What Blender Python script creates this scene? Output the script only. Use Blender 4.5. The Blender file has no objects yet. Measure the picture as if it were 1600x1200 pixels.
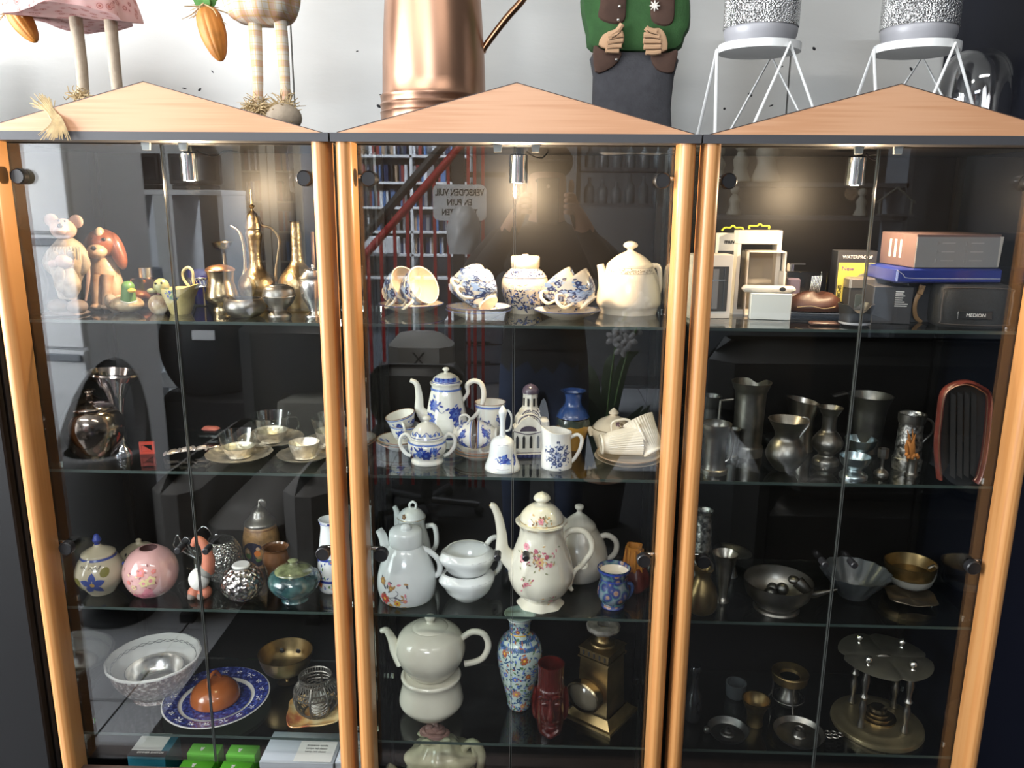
import bpy, math, random
from mathutils import Vector, Matrix, noise
SC = bpy.context.scene
COL = SC.collection
# ---------------------------------------------------------------- camera
FPX, CX, DIST, CAMZ = 1248.6, 0.0412, 1.3882, 1.6
_p, _y, _r = math.radians(13.133), math.radians(1.8025), math.radians(0.429)
FWD = Vector((-math.sin(_y)*math.cos(_p), math.cos(_y)*math.cos(_p), -math.sin(_p)))
_r0 = Vector((math.cos(_y), math.sin(_y), 0)); _u0 = _r0.cross(FWD)
RT = _r0*math.cos(_r) + _u0*math.sin(_r); UP = _u0*math.cos(_r) - _r0*math.sin(_r)
CAM = Vector((CX, -DIST, CAMZ))
cd = bpy.data.cameras.new('camera'); cam = bpy.data.objects.new('camera', cd); COL.objects.link(cam)
cd.sensor_width = 36.0; cd.lens = FPX/1600*36.0; cd.clip_start = 0.005; cd.clip_end = 100
mw = Matrix.Identity(4)
for i in range(3):
    mw[i][0] = RT[i]; mw[i][1] = UP[i]; mw[i][2] = -FWD[i]; mw[i][3] = CAM[i]
cam.matrix_world = mw
SC.camera = cam
# ---------------------------------------------------------------- world, light, exposure
w = bpy.data.worlds.new('sky'); SC.world = w; w.use_nodes = True
w.node_tree.nodes['Background'].inputs[0].default_value = (.62, .75, 1, 1)
w.node_tree.nodes['Background'].inputs[1].default_value = 1.5
SC.view_settings.view_transform = 'Standard'; SC.view_settings.look = 'None'
SC.view_settings.gamma = 1; SC.view_settings.use_curve_mapping = False
SC.view_settings.exposure = 0.0
cy = SC.cycles
cy.transparent_max_bounces = 32; cy.max_bounces = 7; cy.glossy_bounces = 4; cy.diffuse_bounces = 3
cy.caustics_reflective = False; cy.caustics_refractive = False; cy.sample_clamp_indirect = 6
def area(name, loc, rot, sx, sy, power, col):
    l = bpy.data.lights.new(name, 'AREA'); l.shape = 'RECTANGLE'; l.size = sx; l.size_y = sy
    l.energy = power; l.color = col
    o = bpy.data.objects.new(name, l); COL.objects.link(o); o.location = loc; o.rotation_euler = rot
    return o
R90 = math.pi/2
# daylight through the shop window in the left wall
area('daylight_left', (-2.52, -1.1, 1.75), (0, -R90, 0), 1.6, 2.3, 205, (.96, .98, 1))

# ---------------------------------------------------------------- pixel helpers (photo frame 1600x1200)
def ray(u, v): return FWD*FPX + RT*(u-800) - UP*(v-600)
def hz(u, v, z):
    d = ray(u, v); return CAM + d*((z-CAMZ)/d.z)
def hy(u, v, y):
    d = ray(u, v); return CAM + d*((y+DIST)/d.y)
def mpp(p): return (Vector(p)-CAM).dot(FWD)/FPX
S1, S2, S3, S4, S5 = 1.379, 1.094, .810, .527, .245       # shelf tops
YB = .292                                                   # back edge of the shelves
class At:
    """a spot on a shelf: u, lowest visible pixel row of the base, base half width in pixels"""
    def __init__(s, u, vb, z, hw=0, y=None):
        s.u = u
        q = hz(u, vb, z); d = Vector((q.x-CAM.x, q.y-CAM.y, 0)); L = d.length; d /= L
        rr = hw*mpp(q); L2 = L+rr
        ymax = YB - rr*1.0
        if y is not None: L2 = (y-CAM.y)/d.y
        elif CAM.y + d.y*L2 > ymax: L2 = max((ymax-CAM.y)/d.y, .1)
        s.P = Vector((CAM.x+d.x*L2, CAM.y+d.y*L2, z)); s.ang = math.atan2(d.x, d.y)
    def z(s, v): return hy(s.u, v, s.P.y).z - s.P.z
    def r(s, px, v=None):
        return px*mpp(s.P if v is None else s.P+Vector((0, 0, s.z(v))))
    def p(s, u, v, dy=0): return hy(u, v, s.P.y+dy) - s.P
    def prof(s, pts):
        out = []
        for h, v in pts: out.append((s.r(h, v), max(s.z(v), 0)))
        out[0] = (out[0][0], 0.0)
        return out
# ---------------------------------------------------------------- mesh builder
def cat(pts, n=4, closed=False):
    P = [tuple(p) for p in pts]; N = len(P); out = []
    rng = range(N if closed else N-1)
    for i in rng:
        if closed: a, b, c, d = P[(i-1) % N], P[i], P[(i+1) % N], P[(i+2) % N]
        else: a, b, c, d = P[max(i-1, 0)], P[i], P[i+1], P[min(i+2, N-1)]
        for k in range(n):
            t = k/n
            out.append(tuple(.5*((2*b[j]) + (c[j]-a[j])*t + (2*a[j]-5*b[j]+4*c[j]-d[j])*t*t + (3*b[j]-a[j]-3*c[j]+d[j])*t**3) for j in range(len(b))))
    if not closed: out.append(P[-1])
    return out
class MB:
    def __init__(s): s.v = []; s.f = []; s.m = []; s.k = 0; s.mi = 0
    def mark(s): s.k = len(s.v); return s
    def tf(s, M):
        for i in range(s.k, len(s.v)): s.v[i] = M @ Vector(s.v[i])
        s.k = len(s.v); return s
    def face(s, f, mi=None): s.f.append(f); s.m.append(s.mi if mi is None else mi)
    def poly(s, pts, mi=None):
        b = len(s.v); s.v += [Vector(p) for p in pts]; s.face(list(range(b, b+len(pts))), mi)
    def lathe(s, prof, seg=32, wob=None, mi=None):
        rings = []
        for i, (r, z) in enumerate(prof):
            if r < 1e-5: s.v.append(Vector((0, 0, z))); rings.append([len(s.v)-1]); continue
            ring = []
            for k in range(seg):
                th = 2*math.pi*k/seg; rr = r; zz = z
                if wob:
                    q = wob(th, r, z)
                    if isinstance(q, tuple): rr, zz = q
                    else: rr = r*q
                s.v.append(Vector((rr*math.sin(th), -rr*math.cos(th), zz))); ring.append(len(s.v)-1)
            rings.append(ring)
        for a, b in zip(rings, rings[1:]):
            if len(a) == 1 and len(b) == 1: continue
            for k in range(seg):
                k2 = (k+1) % seg
                if len(a) == 1: s.face([a[0], b[k2], b[k]], mi)
                elif len(b) == 1: s.face([a[k], a[k2], b[0]], mi)
                else: s.face([a[k], a[k2], b[k2], b[k]], mi)
        return s
    def tube(s, pts, rad, seg=8, mi=None, sm=4, flat=1.0, closed=False):
        """pts 3D list; rad number or list; smoothed by catmull-rom"""
        pts = [Vector(p) for p in pts]
        if not isinstance(rad, (list, tuple)): rad = [rad]*len(pts)
        q = [tuple(p)+(r,) for p, r in zip(pts, rad)]
        if sm > 1: q = cat(q, sm, closed)
        P = [Vector(a[:3]) for a in q]; Rr = [max(a[3], 1e-5) for a in q]; N = len(P)
        T = []
        for i in range(N):
            a = P[(i-1) % N] if closed else P[max(i-1, 0)]; b = P[(i+1) % N] if closed else P[min(i+1, N-1)]
            t = b-a; T.append(t.normalized() if t.length > 1e-9 else Vector((0, 0, 1)))
        n = T[0].orthogonal().normalized()
        if abs(T[0].y) < .9: n = (Vector((0, 1, 0)) - T[0]*T[0].y).normalized()
        base = len(s.v)
        for i in range(N):
            n = (n - T[i]*n.dot(T[i])).normalized(); b = T[i].cross(n)
            for k in range(seg):
                th = 2*math.pi*k/seg
                s.v.append(P[i] + n*(math.cos(th)*Rr[i]*flat) + b*(math.sin(th)*Rr[i]))
        for i in range(N if closed else N-1):
            j = (i+1) % N
            for k in range(seg):
                k2 = (k+1) % seg
                s.face([base+i*seg+k, base+i*seg+k2, base+j*seg+k2, base+j*seg+k], mi)
        if not closed:
            s.face([base+k for k in range(seg)][::-1], mi); s.face([base+(N-1)*seg+k for k in range(seg)], mi)
        return s
    def box(s, lo, hi, mi=None, bev=0):
        x0, y0, z0 = lo; x1, y1, z1 = hi; b = len(s.v)
        if bev <= 0:
            s.v += [Vector(p) for p in ((x0,y0,z0),(x1,y0,z0),(x1,y1,z0),(x0,y1,z0),(x0,y0,z1),(x1,y0,z1),(x1,y1,z1),(x0,y1,z1))]
            for f in ((0,3,2,1),(4,5,6,7),(0,1,5,4),(1,2,6,5),(2,3,7,6),(3,0,4,7)): s.face([b+i for i in f], mi)
            return s
        c = [(x0, y0), (x1, y0), (x1, y1), (x0, y1)]
        q = []
        for (x, y) in c: q.append((x, y))
        def ring(e, z):
            r = []
            for i, (x, y) in enumerate(q):
                sx = 1 if x == x0 else -1; sy = 1 if y == y0 else -1
                X = x+sx*e; Yy = y+sy*e
                if i % 2 == 0: r += [(X, Yy+sy*bev, z), (X+sx*bev, Yy, z)]
                else: r += [(X+sx*bev, Yy, z), (X, Yy+sy*bev, z)]
            return r
        rings = [ring(bev*.9, z0), ring(0, z0+bev), ring(0, z1-bev), ring(bev*.9, z1)]
        for r in rings: s.v += [Vector(p) for p in r]
        for i in range(3):
            for k in range(8):
                k2 = (k+1) % 8; s.face([b+i*8+k, b+i*8+k2, b+i*8+8+k2, b+i*8+8+k], mi)
        s.face([b+k for k in range(8)][::-1], mi); s.face([b+24+k for k in range(8)], mi)
        return s
    def prism(s, poly, d0, d1, mi=None):
        """poly in (x,z), extruded along y from d0 to d1"""
        n = len(poly); b = len(s.v)
        s.v += [Vector((x, d0, z)) for x, z in poly] + [Vector((x, d1, z)) for x, z in poly]
        s.face([b+i for i in range(n)], mi); s.face([b+n+i for i in range(n)][::-1], mi)
        for i in range(n):
            j = (i+1) % n; s.face([b+j, b+i, b+n+i, b+n+j], mi)
        return s
    def ball(s, c, r, seg=20, rings=12, mi=None, M=None):
        if not isinstance(r, (tuple, list)): r = (r, r, r)
        k0 = len(s.v); c = Vector(c)
        pr = [(math.sin(math.pi*i/rings), -math.cos(math.pi*i/rings)) for i in range(rings+1)]
        pr[0] = (0, -1); pr[-1] = (0, 1)
        s.lathe(pr, seg, mi=mi)
        for i in range(k0, len(s.v)):
            q = Vector((s.v[i].x*r[0], s.v[i].y*r[1], s.v[i].z*r[2]))
            if M is not None: q = M @ q
            s.v[i] = q + c
        return s
    def build(s, name, mats, parent=None, loc=None, rot=None, ang=40, smooth=True):
        me = bpy.data.meshes.new(name); me.from_pydata([tuple(v) for v in s.v], [], s.f)
        if not isinstance(mats, (list, tuple)): mats = [mats]
        for m in mats: me.materials.append(m)
        me.polygons.foreach_set('material_index', s.m)
        if smooth:
            me.polygons.foreach_set('use_smooth', [True]*len(s.f)); me.update(); me.set_sharp_from_angle(angle=math.radians(ang))
        me.update()
        o = bpy.data.objects.new(name, me); COL.objects.link(o)
        if parent is not None: o.parent = parent
        if loc is not None: o.location = loc
        if rot is not None: o.rotation_euler = rot
        return o
def tag(o, label=None, cat_=None, group=None, kind=None):
    if label: o['label'] = label
    if cat_: o['category'] = cat_
    if group: o['group'] = group
    if kind: o['kind'] = kind
    return o
def thing(name, label, cat_, loc=(0, 0, 0), rz=0, group=None):
    o = bpy.data.objects.new(name, None); COL.objects.link(o); o.location = loc; o.rotation_euler = (0, 0, rz); o.empty_display_size = .05
    return tag(o, label, cat_, group)
def copy_tree(o, parent=None):
    c = o.copy(); COL.objects.link(c); c.parent = parent
    for ch in o.children: copy_tree(ch, c)
    return c
def struct(o): o['kind'] = 'structure'; return o
def vessel(prof, th=.003, sm=4, foot=0):
    """closed wall profile from an outer outline that runs bottom to rim"""
    o = cat(prof, sm) if sm > 1 else list(prof)
    z0 = o[0][1]
    out = [(0, z0+foot)] + ([(max(o[0][0]-th, .001), z0+foot)] if foot else []) + o
    inn = [(max(r-th, .0008), z) for r, z in reversed(o) if z > z0+th*1.5+foot]
    return out + inn + [(0, z0+th*1.5+foot)]
def solid(prof, sm=4):
    o = cat(prof, sm) if sm > 1 else list(prof)
    return [(0, o[0][1])] + o + [(0, o[-1][1])]
def text(body, size, m, parent, M, name='lettering', ex=.0002, bold=0, align='CENTER', sx=1):
    cu = bpy.data.curves.new(name, 'FONT'); cu.body = body; cu.size = size; cu.extrude = ex; cu.align_x = align; cu.align_y = 'CENTER'; cu.resolution_u = 3
    cu.offset = bold
    t = bpy.data.objects.new(name, cu); COL.objects.link(t)
    dg = bpy.context.evaluated_depsgraph_get(); me = bpy.data.meshes.new_from_object(t.evaluated_get(dg))
    bpy.data.objects.remove(t); bpy.data.curves.remove(cu)
    me.transform(Matrix.Diagonal((sx, 1, 1, 1))); me.materials.clear(); me.materials.append(m)
    o = bpy.data.objects.new(name, me); COL.objects.link(o); o.parent = parent; o.matrix_local = M
    return o
FRONT = Matrix.Rotation(R90, 4, 'X')          # text plane standing up, read from -y
def onfront(x, y, z, rz=0): return Matrix.Translation((x, y, z)) @ Matrix.Rotation(rz, 4, 'Z') @ FRONT
# ---------------------------------------------------------------- painted decoration laid on a turned surface
class Paint:
    def __init__(s, prof, th0=0.0, wob=None):
        s.p = sorted(prof, key=lambda a: a[1]); s.mb = MB(); s.th0 = th0
    def rad(s, z):
        P = s.p
        if z <= P[0][1]: return P[0][0], 0
        for (r0, z0), (r1, z1) in zip(P, P[1:]):
            if z0 <= z <= z1 and z1 > z0+1e-7: return r0+(r1-r0)*(z-z0)/(z1-z0), (r1-r0)/(z1-z0)
        return P[-1][0], 0
    def pt(s, a, z, off=.0006):
        z = max(z, s.p[0][1]+.0004); r, sl = s.rad(z); th = s.th0 + a/max(r, .004); n = 1/math.sqrt(1+sl*sl)
        R = r + off*n; z = max(z - off*sl*n, .0003)
        return Vector((R*math.sin(th), -R*math.cos(th), z))
    def poly(s, pts, mi, off=.0006):
        c = (sum(p[0] for p in pts)/len(pts), sum(p[1] for p in pts)/len(pts)); b = len(s.mb.v)
        s.mb.v.append(s.pt(c[0], c[1], off)); n = len(pts)
        for p in pts: s.mb.v.append(s.pt(p[0], p[1], off))
        for i in range(n): s.mb.face([b, b+1+i, b+1+(i+1) % n], mi)
    def disc(s, a, z, r, mi, n=8, ry=None, off=.0008):
        s.poly([(a+r*math.cos(2*math.pi*i/n), z+(ry or r)*math.sin(2*math.pi*i/n)) for i in range(n)], mi, off)
    def leaf(s, a, z, L, W, ang, mi, off=.0006):
        ca, sa = math.cos(ang), math.sin(ang); pts = []
        for x, y in ((0, 0), (.25, .4), (.55, .5), (.8, .3), (1, 0), (.8, -.3), (.55, -.5), (.25, -.4)):
            X, Y = x*L, y*W; pts.append((a+X*ca-Y*sa, z+X*sa+Y*ca))
        s.poly(pts, mi, off)
    def stroke(s, pts, w, mi, sm=4, off=.0006):
        q = cat(pts, sm) if sm > 1 else pts
        b = len(s.mb.v)
        for i, p in enumerate(q):
            a = q[max(i-1, 0)]; c = q[min(i+1, len(q)-1)]; dx, dz = c[0]-a[0], c[1]-a[1]; L = math.hypot(dx, dz) or 1
            s.mb.v += [s.pt(p[0]-dz/L*w/2, p[1]+dx/L*w/2, off), s.pt(p[0]+dz/L*w/2, p[1]-dx/L*w/2, off)]
        for i in range(len(q)-1): s.mb.face([b+2*i, b+2*i+1, b+2*i+3, b+2*i+2], mi)
    def flower(s, a, z, r, n, mi, ci, rot=0):
        for i in range(n): s.leaf(a, z, r, r*1.1*math.pi/n*1.3, rot+2*math.pi*i/n, mi, .0006+.00008*(i % 2))
        s.disc(a, z, r*.28, ci, 8, off=.0009)
    def ring(s, z, w, mi, seg=48, off=.0005):
        r, _ = s.rad(z); L = 2*math.pi*r
        s.stroke([(L*i/seg, z) for i in range(seg+1)], w, mi, 1, off)
    def sprig(s, rng, a, z, R, n, mats, size):
        for i in range(n):
            t = rng.uniform(0, 6.283); d = R*math.sqrt(rng.random())
            x, y = a+d*math.cos(t), z+d*math.sin(t)*.85
            k = rng.random()
            if k < .35: s.flower(x, y, size*rng.uniform(.7, 1.2), 5, rng.choice(mats[0]), rng.choice(mats[2]), rng.random()*6)
            else: s.leaf(x, y, size*rng.uniform(.8, 1.6), size*.5, rng.uniform(0, 6.28), rng.choice(mats[1]))
    def build(s, mats, parent, name='painted_decoration'):
        return s.mb.build(name, mats, parent, smooth=False)
# ---------------------------------------------------------------- materials
MATS = {}
def _nt(name):
    m = bpy.data.materials.new(name); m.use_nodes = True; nt = m.node_tree
    return m, nt, nt.nodes['Principled BSDF']
def N(nt, t, **kw):
    n = nt.nodes.new(t)
    for k, v in kw.items(): setattr(n, k, v)
    return n
def mat(name, col, rough=.5, metal=0, var=0, vs=20, bump=0, bs=60, coat=0, emit=0, spec=.5, col2=None, stretch=None, trans=0, sss=0):
    if name in MATS: return MATS[name]
    m, nt, b = _nt(name)
    b.inputs['Base Color'].default_value = (*col, 1); b.inputs['Roughness'].default_value = rough; b.inputs['Metallic'].default_value = metal
    b.inputs['Specular IOR Level'].default_value = spec
    if coat: b.inputs['Coat Weight'].default_value = coat; b.inputs['Coat Roughness'].default_value = .06
    if emit: b.inputs['Emission Color'].default_value = (*col, 1); b.inputs['Emission Strength'].default_value = emit
    if sss: b.inputs['Subsurface Weight'].default_value = sss; b.inputs['Subsurface Radius'].default_value = (.01, .008, .005)
    if var or bump:
        tc = N(nt, 'ShaderNodeTexCoord'); mp = N(nt, 'ShaderNodeMapping'); nt.links.new(tc.outputs['Object'], mp.inputs[0])
        if stretch: mp.inputs['Scale'].default_value = stretch
    if var:
        nz = N(nt, 'ShaderNodeTexNoise'); nz.inputs['Scale'].default_value = vs; nz.inputs['Detail'].default_value = 5
        nt.links.new(mp.outputs[0], nz.inputs['Vector'])
        cr = N(nt, 'ShaderNodeValToRGB'); c2 = col2 or tuple(c*(1-var) for c in col)
        cr.color_ramp.elements[0].position = .35; cr.color_ramp.elements[1].position = .65
        cr.color_ramp.elements[0].color = (*c2, 1); cr.color_ramp.elements[1].color = (*col, 1)
        nt.links.new(nz.outputs[0], cr.inputs[0]); nt.links.new(cr.outputs[0], b.inputs['Base Color'])
    if bump:
        nb = N(nt, 'ShaderNodeTexNoise'); nb.inputs['Scale'].default_value = bs; nb.inputs['Detail'].default_value = 3
        nt.links.new(mp.outputs[0], nb.inputs['Vector'])
        bp = N(nt, 'ShaderNodeBump'); bp.inputs['Strength'].default_value = bump; bp.inputs['Distance'].default_value = .004
        nt.links.new(nb.outputs[0], bp.inputs['Height']); nt.links.new(bp.outputs[0], b.inputs['Normal'])
    MATS[name] = m; return m
def glassmat(name, tint=(1, 1, 1), f0=.05, rough=0.0, keep=1.0):
    """thin pane: see-through with a mirror share that grows at grazing angles"""
    if name in MATS: return MATS[name]
    m = bpy.data.materials.new(name); m.use_nodes = True; nt = m.node_tree; nt.nodes.clear()
    out = N(nt, 'ShaderNodeOutputMaterial'); mix = N(nt, 'ShaderNodeMixShader'); tr = N(nt, 'ShaderNodeBsdfTransparent'); gl = N(nt, 'ShaderNodeBsdfGlossy')
    tr.inputs[0].default_value = (*tint, 1); gl.inputs['Roughness'].default_value = rough; gl.inputs['Color'].default_value = (1, 1, 1, 1)
    ge = N(nt, 'ShaderNodeNewGeometry'); dt = N(nt, 'ShaderNodeVectorMath', operation='DOT_PRODUCT')
    nt.links.new(ge.outputs['Normal'], dt.inputs[0]); nt.links.new(ge.outputs['Incoming'], dt.inputs[1])
    ab = N(nt, 'ShaderNodeMath', operation='ABSOLUTE'); nt.links.new(dt.outputs['Value'], ab.inputs[0])
    om = N(nt, 'ShaderNodeMath', operation='SUBTRACT'); om.inputs[0].default_value = 1; nt.links.new(ab.outputs[0], om.inputs[1])
    pw = N(nt, 'ShaderNodeMath', operation='POWER'); nt.links.new(om.outputs[0], pw.inputs[0]); pw.inputs[1].default_value = 5
    ma = N(nt, 'ShaderNodeMath', operation='MULTIPLY_ADD'); nt.links.new(pw.outputs[0], ma.inputs[0]); ma.inputs[1].default_value = (1-f0)*keep; ma.inputs[2].default_value = f0
    nt.links.new(ma.outputs[0], mix.inputs[0]); nt.links.new(tr.outputs[0], mix.inputs[1]); nt.links.new(gl.outputs[0], mix.inputs[2]); nt.links.new(mix.outputs[0], out.inputs[0])
    MATS[name] = m; return m
def ramp_mat(name, kind, scale, stops, rough=.4, metal=0, stretch=None, bump=0, coat=0, feature=None, const=False, spec=.5):
    """voronoi/noise/wave driven colour ramp"""
    if name in MATS: return MATS[name]
    m, nt, b = _nt(name)
    tc = N(nt, 'ShaderNodeTexCoord'); mp = N(nt, 'ShaderNodeMapping'); nt.links.new(tc.outputs['Object'], mp.inputs[0])
    if stretch: mp.inputs['Scale'].default_value = stretch
    if kind == 'voronoi':
        t = N(nt, 'ShaderNodeTexVoronoi'); o = 'Distance'
        if feature: t.feature = feature
    elif kind == 'wave': t = N(nt, 'ShaderNodeTexWave'); o = 1; t.inputs['Distortion'].default_value = 6; t.inputs['Detail'].default_value = 3; t.inputs['Detail Scale'].default_value = 1.5
    else: t = N(nt, 'ShaderNodeTexNoise'); o = 0; t.inputs['Detail'].default_value = 6
    t.inputs['Scale'].default_value = scale; nt.links.new(mp.outputs[0], t.inputs['Vector'])
    cr = N(nt, 'ShaderNodeValToRGB'); el = cr.color_ramp.elements
    if const: cr.color_ramp.interpolation = 'CONSTANT'
    while len(el) < len(stops): el.new(.5)
    for e, (p, c) in zip(el, stops): e.position = p; e.color = (*c, 1)
    nt.links.new(t.outputs[o], cr.inputs[0]); nt.links.new(cr.outputs[0], b.inputs['Base Color'])
    b.inputs['Roughness'].default_value = rough; b.inputs['Metallic'].default_value = metal; b.inputs['Specular IOR Level'].default_value = spec
    if coat: b.inputs['Coat Weight'].default_value = coat; b.inputs['Coat Roughness'].default_value = .06
    if bump:
        bp = N(nt, 'ShaderNodeBump'); bp.inputs['Strength'].default_value = bump; bp.inputs['Distance'].default_value = .003
        nt.links.new(t.outputs[o], bp.inputs['Height']); nt.links.new(bp.outputs[0], b.inputs['Normal'])
    MATS[name] = m; return m
def plaid(name, base, c1, c2, s=60, axes=(0, 2)):
    m, nt, b = _nt(name); tc = N(nt, 'ShaderNodeTexCoord'); sp = N(nt, 'ShaderNodeSeparateXYZ'); nt.links.new(tc.outputs['Object'], sp.inputs[0])
    cur = None
    for ax, c, ph in ((axes[0], c1, 0), (axes[1], c1, 1), (axes[0], c2, 2.2), (axes[1], c2, 3.1)):
        mu = N(nt, 'ShaderNodeMath', operation='MULTIPLY_ADD'); mu.inputs[1].default_value = s*(1 if c is c1 else 2.6); mu.inputs[2].default_value = ph; nt.links.new(sp.outputs[ax], mu.inputs[0])
        si = N(nt, 'ShaderNodeMath', operation='SINE'); nt.links.new(mu.outputs[0], si.inputs[0])
        gt = N(nt, 'ShaderNodeMath', operation='GREATER_THAN'); gt.inputs[1].default_value = .35 if c is c1 else .93; nt.links.new(si.outputs[0], gt.inputs[0])
        ml = N(nt, 'ShaderNodeMath', operation='MULTIPLY'); ml.inputs[1].default_value = .5; nt.links.new(gt.outputs[0], ml.inputs[0])
        mx = N(nt, 'ShaderNodeMix', data_type='RGBA'); nt.links.new(ml.outputs[0], mx.inputs[0])
        if cur is None: mx.inputs[6].default_value = (*base, 1)
        else: nt.links.new(cur, mx.inputs[6])
        mx.inputs[7].default_value = (*c, 1); cur = mx.outputs[2]
    nt.links.new(cur, b.inputs['Base Color']); b.inputs['Roughness'].default_value = .9
    MATS[name] = m; return m
def srgb(r, g, b):
    f = lambda c: (c/255/12.92) if c/255 <= .04045 else ((c/255+.055)/1.055)**2.4
    return (f(r), f(g), f(b))
# ================================================================ THE ROOM
YW = .52                                    # face of the wall behind the cabinets
XL, XR, YF, ZC = -2.6, 2.9, -5.7, 2.9
WALL = mat('wall_paint', (.85, .845, .81), .75, var=.12, vs=1.6, bump=.15, bs=25, stretch=(1, 1, 3))
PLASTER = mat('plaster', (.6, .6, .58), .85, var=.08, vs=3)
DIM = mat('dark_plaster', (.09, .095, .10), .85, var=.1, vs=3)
DARKGAP = mat('dark_gap', (.02, .02, .022), .8)
TILE = mat('floor_tile', (.34, .35, .37), .35, var=.15, vs=6)
GROUT = mat('grout', (.08, .08, .085), .9)
def mbox(lo, hi, bev=0, mi=0): return MB().box(lo, hi, mi, bev)
fl = struct(mbox((XL, YF, -.1), (XR, YW+.1, -.004)).build('floor', GROUT))
tile0 = None; TS = .44
for i in range(int((XR-XL)/TS)):
    for j in range(int((YW-YF)/TS)):
        if tile0 is None: o = tile0 = mbox((.004, .004, -.004), (TS-.004, TS-.004, 0), ).build('tile', TILE, fl)
        else: o = tile0.copy(); COL.objects.link(o); o.parent = fl
        o.location = (XL+i*TS, YF+j*TS, 0)
struct(mbox((XL-.1, YF-.1, ZC), (XR+.1, YW+.1, ZC+.1)).build('ceiling', PLASTER))
wb = struct(mbox((XL-.1, YW+.012, 0), (XR+.1, YW+.1, ZC)).build('wall_back', DARKGAP))
seams = [XL] + [hy(u, 60, YW).x for u in (455, 1238)] + [XR]
seams = [XL, seams[1]-.83, seams[1], seams[2], seams[2]+.83, XR]
for a, b in zip(seams, seams[1:]):
    mbox((a+.002, YW, 0), (b-.002, YW+.012, ZC)).build('wall_panel', WALL, wb)
# a few old nail holes and scuffs on the panels
sc = MB(); rg = random.Random(4)
for u, v in ((558, 80), (594, 148), (592, 166), (1132, 170), (1222, 104), (1172, 148), (1205, 165), (1272, 76), (288, 138), (312, 140), (332, 112), (210, 165), (1424, 108)):
    p = hy(u, v, YW)
    sc.mark(); sc.ball((0, 0, 0), (rg.uniform(.002, .006), .0012, rg.uniform(.001, .004)), 8, 5); sc.tf(Matrix.Translation(p) @ Matrix.Rotation(rg.uniform(-1, 1), 4, 'Y'))
tag(sc.build('scuff_marks', DARKGAP, wb), kind='stuff')
added_rug = MB().box((-1.12, -3.2, .0005), (2.5, -.12, .002), 0, .0004).build('added_rug', mat('added_rug_black', (.008, .008, .009), .95)); tag(added_rug, 'large plain black mat added to darken the floor mirrored in the middle and right cabinets', 'added_rug')  # added to keep the floor reflection dark in the doors
# left wall with the shop window, far wall with its window, right wall
def wall_with_hole(name, axis, pos, a0, a1, h, m, th=.1):
    o = MB(); (s0, s1, z0, z1) = h
    for lo, hi in (((a0, 0), (s0, ZC)), ((s1, 0), (a1, ZC)), ((s0, 0), (s1, z0)), ((s0, z1), (s1, ZC))):
        if axis == 'x': o.box((pos-th, lo[0], lo[1]), (pos, hi[0], hi[1]))
        else: o.box((lo[0], pos-th, lo[1]), (hi[0], pos, hi[1]))
    return struct(o.build(name, m))
wall_with_hole('wall_left', 'x', XL, YF, YW, (-2.3, .1, .9, 2.6), PLASTER)
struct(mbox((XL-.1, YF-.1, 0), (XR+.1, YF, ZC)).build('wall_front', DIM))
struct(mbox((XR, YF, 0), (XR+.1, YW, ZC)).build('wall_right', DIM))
WHITEF = mat('white_frame', (.75, .76, .78), .5)
PANE = glassmat('window_pane', f0=.03)
def window(n, axis, pos, h):
    s0, s1, z0, z1 = h; t = .05; root = thing('window_%d' % n, None, None); root['kind'] = 'structure'
    f = MB()
    def bx(a, b, c, d, y0, y1, mb):
        if axis == 'x': mb.box((pos+y0, a, c), (pos+y1, b, d))
        else: mb.box((a, pos+y0, c), (b, pos+y1, d))
    bx(s0, s1, z0, z0+t, -.08, -.03, f); bx(s0, s1, z1-t, z1, -.08, -.03, f)
    for k in range(4):
        x = s0+(s1-s0-t)*k/3; bx(x, x+t, z0+t, z1-t, -.08, -.03, f)
    f.build('window_frame', WHITEF, root)
    for k in range(3):
        x = s0+(s1-s0-t)*k/3+t; p = MB(); bx(x, x+(s1-s0-t)/3-t, z0+t, z1-t, -.06, -.055, p); p.build('pane', PANE, root)
window(1, 'x', XL, (-2.3, .1, .9, 2.6))
# fluorescent ceiling fixtures; the one above the stairs is added to brighten mirrored shelves
TUBE = mat('lit_tube', (.95, .97, 1), .5, emit=6); LAMPW = mat('lamp_white', (.8, .8, .8), .5)
for k, (x, y, pw, lb) in enumerate(((-1.0, -2.0, 32, 'white ceiling tube lamp nearest the left glass cabinet'), (.9, -1.9, 14, 'white ceiling tube lamp nearest the right glass cabinet'), (-.5, -4.3, 240, 'white ceiling tube lamp added above the stairs to brighten the mirrored shelves'))):
    t = thing('ceiling_lamp', lb, 'lamp', (x, y, ZC))
    MB().box((-.62, -.06, -.05), (.62, .06, 0), 0, .006).build('housing', LAMPW, t)
    for s in (-.03, .03): MB().mark().lathe([(0, -.6), (.013, -.6), (.013, .6), (0, .6)], 12).tf(Matrix.Translation((0, s, -.064)) @ Matrix.Rotation(R90, 4, 'Y')).build('tube', TUBE, t)
    o = area('lamp_light', (x, y, ZC-.09), (0, 0, 0), 1.2, .12, pw, (.85, .92, 1) if y < -3 else (1, .95, .88))
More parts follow.
